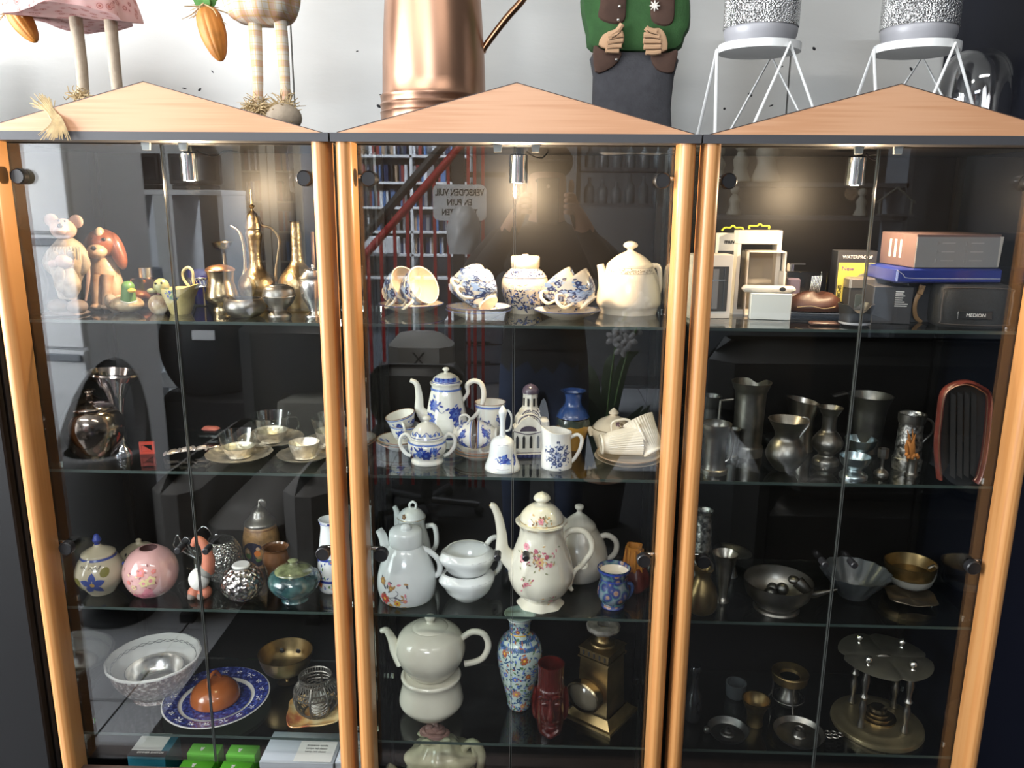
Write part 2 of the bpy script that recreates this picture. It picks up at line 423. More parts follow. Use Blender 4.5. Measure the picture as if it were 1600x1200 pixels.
# the dark panels that stand on both sides of the three glass cabinets
BLACKP = mat('black_laminate', (.0045, .0045, .005), .6, spec=.25); NAVY = mat('navy_panel', (.003, .004, .011), .6, spec=.25)
t = thing('tall_cupboard', 'plain black cupboard beside the left glass cabinet', 'cupboard', (-1.27, .2, 0))
mbox((-.345, -.20, 0), (.345, .28, 1.70), .004).build('body', BLACKP, t)
mbox((-.34, -.222, .05), (-.003, -.203, 1.68), .003).build('door', BLACKP, t); mbox((.003, -.222, .05), (.34, -.203, 1.68), .003).build('door', BLACKP, t)
o = mbox((-.20, -.13, 0), (.20, .13, .26), .01).build('wall_shade_box', BLACKP); o.location = (-1.30, .20, 1.701); tag(o, 'black box added on top of the black cupboard to shade the wall', 'box')  # box added beyond the view to throw a shadow on the wall
t = thing('folding_screen', 'dark navy screen beside the right glass cabinet', 'screen', (1.24, .22, 0))
for k in range(3): mbox((-.325+k*.22, -.19, 0), (-.11+k*.22, -.165, 2.3), .003).build('screen_panel', NAVY, t)
mbox((-.322, -.165, 0), (-.30, .28, 2.3)).build('side_board', NAVY, t)

# ================================================================ THREE GLASS CABINETS
ZT = 1.6864; ZB = 1.7001
BEECH = ramp_mat('beech', 'wave', 3.0, [(0, srgb(200, 153, 118)), (.55, srgb(196, 148, 112)), (1, srgb(189, 139, 102))], .42, stretch=(.35, 4, 34), coat=.1)
BEECHV = ramp_mat('beech_post', 'wave', 3.0, [(0, srgb(190, 138, 85)), (.6, srgb(185, 131, 78)), (1, srgb(175, 120, 68))], .4, stretch=(14, 9, .35), coat=.1)
EDGE = mat('dark_grey_edge', (.045, .045, .05), .5); BACKM = mat('black_back', (.0040, .0031, .0027), .4, bump=.02, bs=40, spec=.22)
DOORG = glassmat('door_glass', (.985, .995, .99), .068)
SIDEG = glassmat('side_glass', (.97, .99, .98), .05)
SHELFG = glassmat('shelf_glass', (.93, .975, .95), .05)
SHELFE = mat('glass_edge', (.03, .045, .04), .3, coat=.2)
DOORE = mat('door_edge', (.075, .08, .075), .3)
BLK = mat('black_plastic', (.012, .012, .013), .35); CHROME = mat('chrome', (.85, .85, .86), .07, 1)
BULB = mat('bulb', (1, .78, .5), .5, emit=30); CLEARP = mat('clear_plastic', (.55, .57, .55), .2, spec=.8)
DKBROWN = mat('dark_brown_wood', (.07, .04, .03), .5, var=.3, vs=10)
WPOST = .0135
def post_poly():
    r = WPOST; pts = [(r, 0), (-r, 0)]
    for k in range(13):
        a = math.pi + math.pi*k/12; pts.append((r*math.cos(a), -.033 + r*math.sin(a)))
    return pts
def make_cabinet(n, label):
    X = (-.6, 0, .6)[n]
    c = thing('glass_cabinet', label, 'cabinet', (X, 0, 0), 0, 'glass display cabinets')
    mbox((-.2985, -.05, ZT), (.2985, .325, ZB)).build('top_board', EDGE, c)
    mbox((-.285, .012, ZT-.0012), (.285, .312, ZT-.0002)).build('shade_liner', BACKM, c)  # black sheet added to darken the lamplit underside of the top board
    zp = 1.7765
    g = MB(); g.prism([(-.287, ZB), (.287, ZB), (0.003, zp)], -.049, -.033); g.build('gable', BEECH, c)
    ge = MB()
    for a, b in (((-.287, ZB), (.003, zp)), ((.003, zp), (.287, ZB))):
        dx, dz = b[0]-a[0], b[1]-a[1]; L = math.hypot(dx, dz); nx, nz = -dz/L*.0012, dx/L*.0012
        ge.prism([a, b, (b[0]+nx, b[1]+nz), (a[0]+nx, a[1]+nz)], -.0495, -.0325)
    ge.build('edge_strip', DKBROWN, c)
    for s in (-1, 1):
        m = MB(); pp = post_poly(); k = len(pp)
        for z in (.40, ZT): m.v += [Vector((x, y, z)) for x, y in pp]
        for i in range(k): m.face([i, (i+1) % k, k+(i+1) % k, k+i])
        m.face(list(range(k))[::-1]); m.face(list(range(k, 2*k)))
        m.build('post', BEECHV, c, (s*.28, 0, 0), ang=50)
        MB().box((-.007, .300, .44), (.007, .312, ZT)).build('rear_post', BACKM, c, (s*.288, 0, 0))
        MB().box((-.002, .012, .45), (.002, .299, ZT-.001)).build('side_panel', SIDEG, c, (s*.289, 0, 0))
    mbox((-.295, .3125, 0), (.295, .325, ZT)).build('back_panel', BACKM, c)
    b = mbox((-.297, -.046, .0), (.297, .3, .235)).build('base', EDGE, c)
    mbox((-.297, -.05, .236), (.297, -.012, .472)).build('base_rail', DKBROWN, c)
    for z in (S1, S2, S3, S4):
        sh = mbox((-.284, .016, z-.005), (.284, YB+.004, z)).build('shelf', SHELFG, c)
        mbox((-.284, .0148, z-.005), (.284, .016, z+.0002)).build('shelf_edge', SHELFE, sh)
        for sx in (-1, 1):
            for y in (.06, .25):
                MB().mark().lathe([(0, 0), (.004, 0), (.004, .012), (0, .012)], 8).tf(Matrix.Translation((sx*.281, y, z-.011))).build('shelf_pin', CHROME, c)
    for s in (-1, 1):
        d = MB().box((-.1315, 0, .478), (.1315, .005, ZT-.003)).build('door', DOORG, c, (s*.1333, -.001, 0))
        MB().box((-.0003, -.0002, .478), (.0003, .0052, ZT-.003)).build('door_edge', DOORE, d, (-s*.1318, 0, 0))
        for z in (hy(568, 279, -.02).z, hy(592, 870, -.02).z):
            h = MB(); h.mark().lathe([(0, 0), (.0105, 0), (.0132, .002), (.0132, .014), (.0115, .016), (.0115, .0148), (0, .0148)], 24).tf(Matrix.Translation((s*.112, 0, z)) @ Matrix.Rotation(R90, 4, 'X')).build('hinge_knob', BLK, d, ang=30)
            MB().mark().lathe([(0, 0), (.004, 0), (.004, .022), (0, .022)], 10).tf(Matrix.Translation((s*.112, .010, z+.004)) @ Matrix.Rotation(R90*s, 4, 'Y')).build('hinge_pin', CHROME, d)
        MB().mark().lathe([(0, 0), (.0055, 0), (.0065, .001), (.0065, .022), (.005, .0235), (0, .0235)], 16).tf(Matrix.Translation((-s*.107, 0, hy(820, 868, -.01).z)) @ Matrix.Rotation(R90, 4, 'X')).build('handle', BLK, d)
        MB().prism([(-.006, -.012), (.006, -.012), (.0075, 0), (-.0075, 0)], .007, .013).build('door_catch', CLEARP, c, (s*.032 + .002, 0, ZT))
    lamp = MB().mark().lathe([(0, .004), (.010, .004), (.0125, 0), (.0165, 0), (.0165, .048), (.014, .05), (0, .05)], 32).tf(Matrix.Translation((.003, .10, 1.6255))).build('lamp', CHROME, c, ang=30)
    MB().mark().lathe([(0, 0), (.009, 0), (.009, .012), (0, .012)], 16).tf(Matrix.Translation((.003, .10, ZT-.012))).build('lamp_socket', BLK, lamp)
    MB().mark().lathe([(0, 0), (.0095, .0), (.0095, .002), (0, .002)], 16).tf(Matrix.Translation((.003, .10, 1.6258))).build('bulb', BULB, lamp)
    cb = MB().tube([(.018, .1, ZT-.006), (.03, .11, ZT-.014), (.045, .12, ZT-.016), (.055, .14, ZT-.006), (.056, .2, ZT-.004)], .0014, 6); cb.build('cable', BLK, c)
    l = bpy.data.lights.new('cabinet_spot', 'POINT'); l.energy = (9, 13, 6.5)[n]; l.color = (1, .73, .46); l.shadow_soft_size = .012
    lo = bpy.data.objects.new('cabinet_spot', l); COL.objects.link(lo); lo.parent = c; lo.location = (.003, .10, 1.612)
    return c
make_cabinet(0, 'left glass cabinet with beech posts and gable top')
make_cabinet(1, 'middle glass cabinet with beech posts and gable top')
make_cabinet(2, 'right glass cabinet with beech posts and gable top')
# ================================================================ COMMON MATERIALS FOR THE WARES
BRASS = mat('brass', (.47, .36, .21), .24, 1, var=.4, vs=30, bump=.05, bs=40); OLDBRASS = mat('old_brass', (.34, .24, .11), .38, 1, var=.45, vs=25)
PEWTER = mat('pewter', (.28, .265, .24), .36, 1, var=.4, vs=22, bump=.06, bs=50); DKPEWTER = mat('dark_pewter', (.17, .17, .165), .42, 1, var=.4, vs=20)
PEWTERIN = mat('pewter_inside', (.42, .38, .33), .3, 1, var=.3, vs=30)
SILVER = mat('silver', (.82, .79, .74), .22, 1, var=.2, vs=30); COPPER = mat('copper_plate', (.44, .25, .165), .33, 1)
CHINA = mat('white_china', (.80, .78, .73), .16, coat=.6); BONE = mat('bone_china', (.82, .72, .58), .18, coat=.6); COOLCHINA = mat('cool_white_china', (.78, .80, .79), .16, coat=.6)
IVORY = mat('ivory_china', (.74, .70, .58), .18, coat=.6)
DBLUE = mat('cobalt_paint', (.02, .045, .30), .3); MBLUE = mat('mid_blue_paint', (.10, .18, .52), .3); INK = mat('ink_blue_paint', (.03, .045, .13), .35); LBLUE = mat('pale_blue_paint', (.36, .46, .66), .35)
RED = mat('red_paint', (.55, .06, .05), .35); PINKP = mat('pink_paint', (.70, .25, .30), .4); YEL = mat('yellow_paint', (.80, .48, .06), .4); GRN = mat('green_paint', (.10, .22, .06), .4); ORG = mat('orange_paint', (.75, .22, .04), .4)
GOLD = mat('gold_line', (.55, .38, .14), .3, .8); BRNP = mat('brown_paint', (.20, .10, .05), .4); BLKP = mat('black_paint', (.015, .015, .015), .4)
WHITEB = mat('white_board', (.82, .79, .74), .6); GLASSW = glassmat('clear_glass', (.97, .98, .97), .06)
def turned(A, name, pts, m, root=None, label=None, cat_=None, group=None, op=True, th=.0025, seg=36, sm=4, wob=None, foot=0, ang=45, prof=None):
    pr = prof or A.prof(pts)
    full = vessel(pr, th, sm, foot) if op else solid(pr, sm)
    o = MB().lathe(full, seg, wob).build(name, m, root, ang=ang)
    if root is None: o.location = A.P; tag(o, label, cat_, group)
    return o
def outer(A, pts, sm=4): return cat(A.prof(pts), sm)
def T(u, y): return At(u, 245, ZB, y=y)
# ================================================================ ON TOP OF THE CABINETS
STRAW = mat('straw', (.62, .47, .26), .9, var=.3, vs=80); LINEN = mat('linen_skin', (.44, .36, .27), .95, var=.15, vs=60, bump=.2, bs=200)
CORN = mat('corn_orange', (.62, .23, .035), .55, var=.45, vs=30); LEAFG = mat('husk_green', (.06, .19, .03), .7)
PINKF = ramp_mat('pink_print', 'voronoi', 62, [(0, (.62, .22, .17)), (.13, (.35, .10, .09)), (.20, (.70, .38, .34)), (.30, (.35, .12, .11)), (.35, (.66, .36, .34)), (.6, (.68, .42, .40))], .95)
PLAIDF = plaid('yellow_plaid', (.70, .63, .54), (.62, .28, .13), (.60, .38, .03), 250)
def straw(mb, c, n, L, rg, spread=1, down=None):
    for k in range(n):
        d = Vector((rg.gauss(0, spread), rg.gauss(0, spread*.7), rg.gauss(0, spread*.6)))
        if down: d += Vector(down)*1.6
        d.normalize(); l = L*rg.uniform(.5, 1.1); q = Vector(c)+Vector((rg.gauss(0, .006), rg.gauss(0, .004), rg.gauss(0, .004)))
        e = q+d*l; md = (q+e)/2+Vector((rg.gauss(0, .004), 0, rg.gauss(0, .004)))
        mb.tube([q, md, e], [.0013, .0011, .0006], 4, sm=2)
rg = random.Random(7)
def corn(name, label, A, top, tip, hw, leaf):
    root = thing(name, label, 'corn', A.P)
    a, b = A.p(*top), A.p(*tip); ax = (a-b); L = ax.length; M = Matrix.Translation(b) @ ax.to_track_quat('Z', 'Y').to_matrix().to_4x4(); r = A.r(hw)
    pr = [(0, 0), (r*.28, L*.03), (r*.62, L*.16), (r*.92, L*.4), (r, L*.62), (r*.9, L*.85), (r*.5, L*.97), (0, L)]
    MB().mark().lathe(cat(pr, 3), 40, wob=lambda th, rr, z: 1+.10*abs(math.sin(th*6))).tf(M).build('cob', CORN, root)
    m = MB()
    if leaf:
        for k in range(4):
            d = Vector((math.cos(k*1.6+.4), math.sin(k*1.6)*.6, .55)); m.tube([a, a+d*.012, a+d*.024+Vector((0, 0, .004))], [.004, .009, .001], 6, flat=.2)
        m.build('husk_leaf', LEAFG, root)
    s = MB(); straw(s, a, 26, .04, rg, 1, (0, 0, -.5)); tag(s.build('straw_fringe', STRAW, root), kind='stuff')
    return root
A = T(142, .11); D1 = thing('rag_doll', 'rag doll in a pink flower print skirt on the left cabinet', 'doll', A.P)
def frill(th, r, z): return 1+.07*math.sin(th*7+1)+.03*math.sin(th*13)
sk = [(A.r(88), A.z(30)), (A.r(86), A.z(18)), (A.r(74), A.z(-30)), (A.r(52), A.z(-90)), (A.r(36), A.z(-120))]
MB().lathe(vessel(sk, .004, 4), 72, lambda th, r, z: (r*frill(th, r, z), z+.006*math.sin(th*3+.5))).build('skirt', PINKF, D1)
for pts in ([(117, 20), (122, 60), (128, 110), (131, 160), (132, 215)], [(172, 20), (175, 60), (180, 110), (184, 150), (186, 215)]):
    MB().tube([A.p(u, v, -.01) for u, v in pts], [A.r(9.5), A.r(9), A.r(8.5), A.r(8), A.r(8)], 12).build('leg', LINEN, D1)
    f = A.p(pts[-1][0], 232, -.02); f.z = .014; MB().ball(f, (.017, .03, .014)).build('foot', LINEN, D1)
s = MB(); straw(s, A.p(127, 152, -.03), 60, .024, rg); tag(s.build('straw_cuff', STRAW, D1), kind='stuff')
MB().lathe(solid([(A.r(36), A.z(-118)), (A.r(42), A.z(-180)), (A.r(30), A.z(-240)), (A.r(14), A.z(-258))]), 24).build('torso', PINKF, D1)
MB().ball(A.p(142, -310), A.r(52)).build('head', LINEN, D1)
for e in ((28, 8), (240, -60)): MB().tube([A.p(142 + (1 if e[0] > 142 else -1)*36, -225), A.p((142+e[0])/2 + (e[0]-142)*.3, -130), A.p(*e)], [.016, .014, .011], 10).build('arm', LINEN, D1)
hd = MB(); straw(hd, A.p(142, -358), 60, .09, rg, 1, (0, 0, -.8)); tag(hd.build('hair', STRAW, D1), kind='stuff')
corn('corn_cob', 'orange cloth corn cob at the upper left corner', T(35, .10), (17, 8), (57, 66), 15, False)
A = T(424, .12); D2 = thing('rag_doll', 'rag doll in yellow plaid puffed shorts on the left cabinet', 'doll', A.P)
MB().lathe(solid([(A.r(14), A.z(40)), (A.r(42), A.z(33)), (A.r(55), A.z(8)), (A.r(56), A.z(-40)), (A.r(40), A.z(-90)), (A.r(34), A.z(-110))]), 60, lambda th, r, z: 1+.035*math.sin(th*9)).build('shorts', PLAIDF, D2)
for pts in ([(398, 25), (400, 70), (403, 120), (403, 165), (403, 215)], [(437, 22), (441, 70), (445, 120), (446, 165), (446, 220)]):
    MB().tube([A.p(u, v, -.01) for u, v in pts], [A.r(10), A.r(9.5), A.r(8), A.r(7.5), A.r(7)], 12).build('leg', PLAIDF, D2)
    q = A.p(pts[0][0]+(5 if pts[0][0] < 420 else 7), 168, -.015); s = MB(); straw(s, q, 150, .032, rg); tag(s.build('straw_cuff', STRAW, D2), kind='stuff')
f = A.p(402, 225, -.02); f.z = .014; MB().ball(f, (.02, .03, .014)).build('shoe', LINEN, D2)
MB().ball(A.p(444, 184, -.02), (A.r(27), .03, A.r(21))).build('shoe', LINEN, D2)
MB().lathe(solid([(A.r(34), A.z(-108)), (A.r(42), A.z(-170)), (A.r(30), A.z(-235)), (A.r(14), A.z(-255))]), 24).build('torso', PLAIDF, D2)
MB().ball(A.p(424, -305), A.r(52)).build('head', LINEN, D2)
for e in ((330, -2), (505, -60)): MB().tube([A.p(424 + (1 if e[0] > 424 else -1)*36, -225), A.p((424+e[0])/2 + (e[0]-424)*.25, -130), A.p(*e)], [.016, .014, .011], 10).build('arm', LINEN, D2)
corn('corn_cob', 'orange cloth corn cob with green husk leaves', T(330, .10), (321, 10), (346, 96), 18, True)
# straw tied over the left gable
A = At(85, 230, ZB, y=-.058); st = MB(); rg2 = random.Random(3)
for k in range(70):
    x = rg2.gauss(0, 8); st.tube([A.p(68+rg2.gauss(0, 9), 146+rg2.uniform(0, 22), .012), A.p(84+x*.4, 180, .006), A.p(90+x*.5, 192, -.002), A.p(84+x*1.4, 208+rg2.uniform(0, 12), -.004)], [.0007, .0012, .0012, .0006], 4, sm=3)
o = st.build('raffia_tie', STRAW); o.location = A.P; tag(o, 'tuft of pale straw hanging over the front of the left gable', 'straw')
# copper can
A = T(680, .175); C = thing('copper_jug', 'tall copper jug with ribbed foot standing behind the middle gable', 'jug', A.P)
pts = [(83, 245), (83, 185), (84, 178), (82, 176), (83, 170), (84, 166), (82, 163), (83, 156), (83.5, 152), (80, 147), (79.5, 100), (77, 40), (74, -20), (70, -120), (66, -200), (68, -206)]
pr = A.prof(pts); MB().lathe(vessel(pr, .003, 2), 64).build('body', COPPER, C, ang=25)
MB().tube([A.p(755, 84), A.p(757, 74), A.p(790, 30), A.p(822, -8), A.p(846, -60), A.p(830, -130), A.p(748, -170)], [.006, .006, .0065, .0065, .0065, .0065, .006], 12).build('handle', mat('copper_dark', (.30, .16, .09), .25, 1), C)
# stuffed man in green shirt
def pillow(mb, A, pts, dy, t, sm=3, mi=None):
    q = cat(pts, sm, True) if sm > 1 else pts
    cu = sum(p[0] for p in q)/len(q); cv = sum(p[1] for p in q)/len(q); n = len(q); rings = []
    for k, y in ((.80, -t), (.94, -t*.72), (1, 0), (.94, t*.72), (.80, t)):
        b = len(mb.v)
        for u, v in q: mb.v.append(A.p(cu+(u-cu)*k, cv+(v-cv)*k, 0)+Vector((0, dy+y, 0)))
        rings.append(list(range(b, b+n)))
    for a, b in zip(rings, rings[1:]):
        for i in range(n): j = (i+1) % n; mb.face([a[i], b[i], b[j], a[j]], mi)
    for ring, s in ((rings[0], 1), (rings[-1], -1)):
        b = len(mb.v); mb.v.append(sum((mb.v[i] for i in ring), Vector())/n)
        for i in range(n): j = (i+1) % n; mb.face([b, ring[i], ring[j]] if s > 0 else [b, ring[j], ring[i]], mi)
    return mb
GREENC = mat('green_cloth', (.035, .105, .03), .95, var=.2, vs=50, bump=.2, bs=300); BROWNC = mat('brown_cloth', (.075, .04, .028), .95, var=.2, vs=50)
GREYC = mat('charcoal_cloth', (.055, .055, .062), .95, var=.2, vs=60, bump=.25, bs=300); SKINC = mat('tan_cloth', (.50, .31, .18), .9); STITCH = mat('dark_stitch', (.07, .04, .02), .9)
A = T(990, .22); C = thing('stuffed_man', 'flat stuffed cloth man in green shirt and dark trousers', 'doll', A.P)
pillow(MB(), A, [(926, 84), (990, 80), (1056, 86), (1053, 120), (1048, 170), (1046, 236), (990, 240), (928, 236), (925, 170), (926, 120)], 0, .025).build('trousers', GREYC, C)
pillow(MB(), A, [(908, -10), (908, 22), (915, 55), (924, 82), (990, 86), (1056, 82), (1070, 58), (1078, 40), (1077, -10), (1064, -70), (990, -95), (925, -70)], 0, .03).build('shirt', GREENC, C)
pillow(MB(), A, [(938, -40), (936, 10), (933, 32), (950, 42), (972, 40), (976, 10), (974, -40)], -.03, .006).build('vest_panel', BROWNC, C)
pillow(MB(), A, [(1010, -40), (1013, 5), (1014, 36), (1030, 46), (1046, 42), (1050, 18), (1046, -40)], -.03, .006).build('vest_panel', BROWNC, C)
pillow(MB(), A, [(926, 76), (942, 82), (968, 84), (964, 100), (948, 113), (928, 116)], -.026, .006).build('vest_tail', BROWNC, C)
pillow(MB(), A, [(1014, 88), (1040, 86), (1055, 82), (1052, 104), (1046, 118), (1022, 112)], -.026, .006).build('vest_tail', BROWNC, C)
def hand(pts, fing):
    h = MB(); pillow(h, A, pts, -.036, .006, 2)
    for f in fing: h.tube([A.p(u, v, -.040) for u, v in f], A.r(4.2), 8)
    o = h.build('hand', SKINC, C)
    k = MB()
    for f in fing: k.tube([A.p(u+2, v+4.4, -.0455) for u, v in f], .0007, 4)
    k.build('stitching', STITCH, o)
hand([(958, 52), (940, 60), (933, 76), (944, 82), (962, 84), (972, 70), (970, 54)], [[(954, 55), (966, 47), (972, 38)], [(950, 58), (964, 55), (972, 54)], [(948, 65), (962, 63), (973, 62)], [(947, 72), (960, 71), (971, 71)], [(946, 78), (958, 79), (967, 79)]])
hand([(1008, 55), (1026, 50), (1036, 62), (1038, 84), (1020, 88), (1006, 80)], [[(1026, 50), (1014, 47), (1009, 43)], [(1030, 57), (1016, 55), (1006, 55)], [(1032, 64), (1016, 64), (1005, 64)], [(1032, 72), (1018, 73), (1006, 73)], [(1032, 80), (1020, 82), (1009, 81)]])
b = MB()
for u, v in ((968, 10), (966, 31), (963, 93)): b.ball(A.p(u, v, -.040), (.003, .002, .003), 8, 6)
tag(b.build('buttons', SILVER, C), kind='stuff')
e = MB(); q = A.p(1023, 9, -.039)
for k in range(8):
    d = Vector((math.cos(k*.785), 0, math.sin(k*.785))); e.tube([q, q+d*.004, q+d*.0095], [.0012, .0018, .0005], 5, sm=2)
e.build('edelweiss_pin', mat('pin_white', (.75, .72, .65), .5), C)
MB().ball(A.p(990, -155), (A.r(55), .035, A.r(66))).build('head', SKINC, C)
MB().mark().lathe(solid([(.085, 0), (.08, .004), (.05, .008), (.045, .05), (.02, .07)]), 24).tf(Matrix.Translation(A.p(990, -205)) @ Matrix.Diagonal((1, .5, 1, 1))).build('hat', GREENC, C)
# white wire stands with silver lanterns
WIREW = mat('white_wire', (.82, .83, .82), .4); GREYPOT = mat('grey_enamel', (.33, .33, .35), .35)
SPARK = ramp_mat('pierced_silver', 'voronoi', 330, [(0, (.02, .02, .02)), (.22, (.05, .05, .05)), (.34, (.7, .7, .7)), (.6, (.9, .9, .9))], .22, .9, bump=.9)
A = T(1174, .115)
def make_stand():
    st = thing('plant_stand', 'white wire plant stand above the left end of the right gable', 'stand', A.P, 0, 'white wire plant stands'); R = A.r(61); zt = A.z(82)
    MB().lathe([(R-.012, zt-.001), (R, zt-.001), (R, zt+.012), (R-.002, zt+.012), (R-.002, zt+.001), (0, zt+.001), (0, zt-.001), (R-.012, zt-.001)], 48).build('tray', WIREW, st)
    for an in (180, -62, 58):
        a = math.radians(an); ap = Vector((math.cos(a)*(R+.003), math.sin(a)*(R+.003), zt+.004)); t = Vector((-math.sin(a), math.cos(a), 0)); o = Vector((math.cos(a), math.sin(a), 0))
        f1 = ap+t*.085+o*.012; f2 = ap-t*.085+o*.012; f1.z = f2.z = .003
        MB().tube([f1, ap, f2], .0028, 8, sm=1).build('hairpin_leg', WIREW, st)
    return st, zt
stand, zt = make_stand()
A2 = T(1413, .115); s2 = copy_tree(stand); s2.location = A2.P; s2['label'] = 'white wire plant stand behind the peak of the right gable'
def lantern(A, label):
    c = thing('lantern', label, 'lantern', A.P+Vector((0, 0, zt+.0013)), 0, 'silver pierced lanterns'); z0 = zt
    f = lambda h, v: (A.r(h), max(A.z(v)-z0, 0))
    MB().lathe(vessel([(A.r(46), 0), f(51, 66), f(54, 56), f(54, 47), f(52, 45)], .003, 2), 48).build('cup', GREYPOT, c)
    MB().lathe([f(55.5, 47), f(55.5, -60), f(54.5, -60), f(54.5, 47), f(55.5, 47)], 64).build('pierced_sleeve', SPARK, c)
    MB().lathe([f(54, -60), f(55, -66), f(50, -70), f(48, -66), f(54, -60)], 48).build('rim', GREYPOT, c)
    MB().tube([Vector((A.r(-54), 0, f(0, -66)[1])), Vector((A.r(-40), 0, f(0, -130)[1])), Vector((0, 0, f(0, -155)[1])), Vector((A.r(40), 0, f(0, -130)[1])), Vector((A.r(54), 0, f(0, -66)[1]))], .002, 8).build('wire_handle', GREYPOT, c)
lantern(A, 'silver pierced lantern on the wire stand beside the stuffed man'); lantern(A2, 'silver pierced lantern on the stand above the right gable peak')
A = T(1508, .235); C = thing('glass_dome', 'clear glass dome behind the right end of the right gable', 'dome', A.P)
f = lambda h, v: (A.r(h), A.z(v)); pr = [(A.r(54), .006), f(54, 170), f(53, 140), f(48, 110), f(36, 88), f(18, 77), (.0005, A.z(74))]
q = cat(pr, 4); MB().lathe(q + [(max(r-.003, .0004), z-.002) for r, z in reversed(q)], 40).build('bell', glassmat('dome_glass', (.93, .93, .93), .09), C)
MB().lathe(solid([(A.r(56), 0), (A.r(56), .005)], 1), 40).build('base', BLKP, C)
# ================================================================ LEFT CABINET, TOP SHELF
CREAM = mat('cream_resin', (.42, .33, .25), .75, var=.5, vs=45, bump=.5, bs=70); CREAMD = mat('brown_resin', (.20, .155, .14), .7, var=.2, vs=40); PINKR = mat('pink_resin', (.52, .33, .26), .75, var=.35, vs=30, bump=.2)
A = At(104, 489, S1, 33, y=.078); C = thing('mouse_figurine', 'cream resin big mouse holding a small mouse', 'figurine', A.P); p = A.p
m = MB()
for u, v, a, b, c in ((91, 478, 16, 11, 16), (121, 479, 15, 11, 16)): m.ball(p(u, v, -.005), (A.r(a), A.r(c), A.r(b)))
m.box((-A.r(30), -.022, 0), (A.r(30), .022, .006), 0, .003); m.build('boots', CREAMD, C)
m = MB(); m.tube([p(106, 466), p(106, 440), p(106, 410), p(104, 388), p(100, 372)], [A.r(13), A.r(19), A.r(28), A.r(25), A.r(10)], 20)
m.tube([p(82, 395), p(76, 410), p(84, 422), p(98, 424)], [A.r(8), A.r(9), A.r(8), A.r(6)], 10); m.tube([p(124, 395), p(132, 412), p(124, 424), p(110, 426)], [A.r(8), A.r(9), A.r(8), A.r(6)], 10)
m.build('big_body', CREAM, C)
m = MB()
for k in range(9): m.tube([p(84+k*5, 386, -A.r(24)), p(83+k*5.3, 406, -A.r(27.5))], .0012, 5, sm=1)
m.build('ribbed_waistcoat', mat('wool_cream', (.52, .43, .34), .9), C)
h = MB(); h.ball(p(99, 358, -.005), (A.r(19), A.r(17), A.r(16))); h.ball(p(94, 360, -.022), (A.r(9), A.r(10), A.r(7))); h.build('big_head', PINKR, C)
for u, v in ((80, 344), (119, 346)): MB().ball(p(u, v), (A.r(11), A.r(4), A.r(10))).build('ear', PINKR, C)
m = MB(); m.ball(p(93.5, 353, -.033), A.r(3.6)); m.ball(p(92, 345, -.024), A.r(1.6)); m.ball(p(101, 345.5, -.024), A.r(1.6)); m.build('face', BLKP, C)
m = MB(); m.tube([p(110, 462, -.022), p(110, 447, -.026), p(107, 430, -.028), p(105, 420, -.028)], [A.r(9), A.r(15), A.r(12), A.r(8)], 16); m.build('small_body', CREAM, C)
h = MB(); h.ball(p(101, 408, -.034), (A.r(14), A.r(12), A.r(10))); h.ball(p(83, 412, -.036), (A.r(8), A.r(6), A.r(5.5))); h.build('small_head', PINKR, C)
for u, v in ((86, 400), (111, 399)): MB().ball(p(u, v, -.034), (A.r(7), A.r(3), A.r(7))).build('ear', CREAM, C)
MB().ball(p(94, 437, -.04), (A.r(10), A.r(5), A.r(20)), M=Matrix.Rotation(.12, 3, 'Y')).build('cloth_bundle', CREAM, C)
MB().tube([p(133, 392, .01), p(138, 430, .01), p(134, 470, .005)], [.004, .004, .002], 8).build('tail', PINKR, C)
# spaniel
FURC = mat('spaniel_cream', (.62, .46, .33), .35, var=.5, vs=22, coat=.4, col2=(.30, .16, .09), bump=.5, bs=45); FURB = mat('spaniel_brown', (.27, .085, .04), .3, var=.6, vs=26, coat=.4, bump=.5, bs=40)
A = At(165, 476, S1, 26, y=.165); C = thing('spaniel_figurine', 'sitting porcelain spaniel puppy with brown ears', 'figurine', A.P); p = A.p
m = MB(); m.tube([p(166, 472), p(166, 452), p(164, 432), p(160, 410), p(158, 395)], [A.r(18), A.r(26), A.r(24), A.r(19), A.r(13)], 20, flat=.85)
for u in (152, 168): m.tube([p(u, 430, -.022), p(u-1, 452, -.028), p(u-1, 475, -.03)], [A.r(9), A.r(7.5), A.r(7)], 12); m.ball(p(u-1, 479, -.036), (A.r(9), A.r(10), A.r(4.5)))
m.ball(p(188, 468, -.01), (A.r(11), A.r(14), A.r(8))); m.build('body', FURC, C)
m = MB(); m.ball(p(160, 380, -.005), (A.r(24), A.r(22), A.r(22))); m.build('head', FURB, C)
m = MB(); m.ball(p(151, 393, -.030), (A.r(15), A.r(15), A.r(11))); m.ball(p(156, 366, -.018), (A.r(7), A.r(8), A.r(11))); m.build('muzzle', FURC, C)
for u, v, rx, rot in ((184, 392, 11, -.25), (139, 396, 8, .12)):
    MB().ball(p(u, v, -.004), (A.r(rx), A.r(11), A.r(29)), M=Matrix.Rotation(rot, 3, 'Y')).build('ear', FURB, C)
m = MB(); m.ball(p(146, 388, -.049), (A.r(4.5), A.r(3), A.r(3.2)))
for u in (145, 162): m.ball(p(u, 374, -.027), A.r(3))
m.build('eyes_and_nose', BLKP, C)
MB().ball(p(150, 450, -.026), (A.r(6), A.r(5), A.r(9))).build('fur_patch', FURB, C)
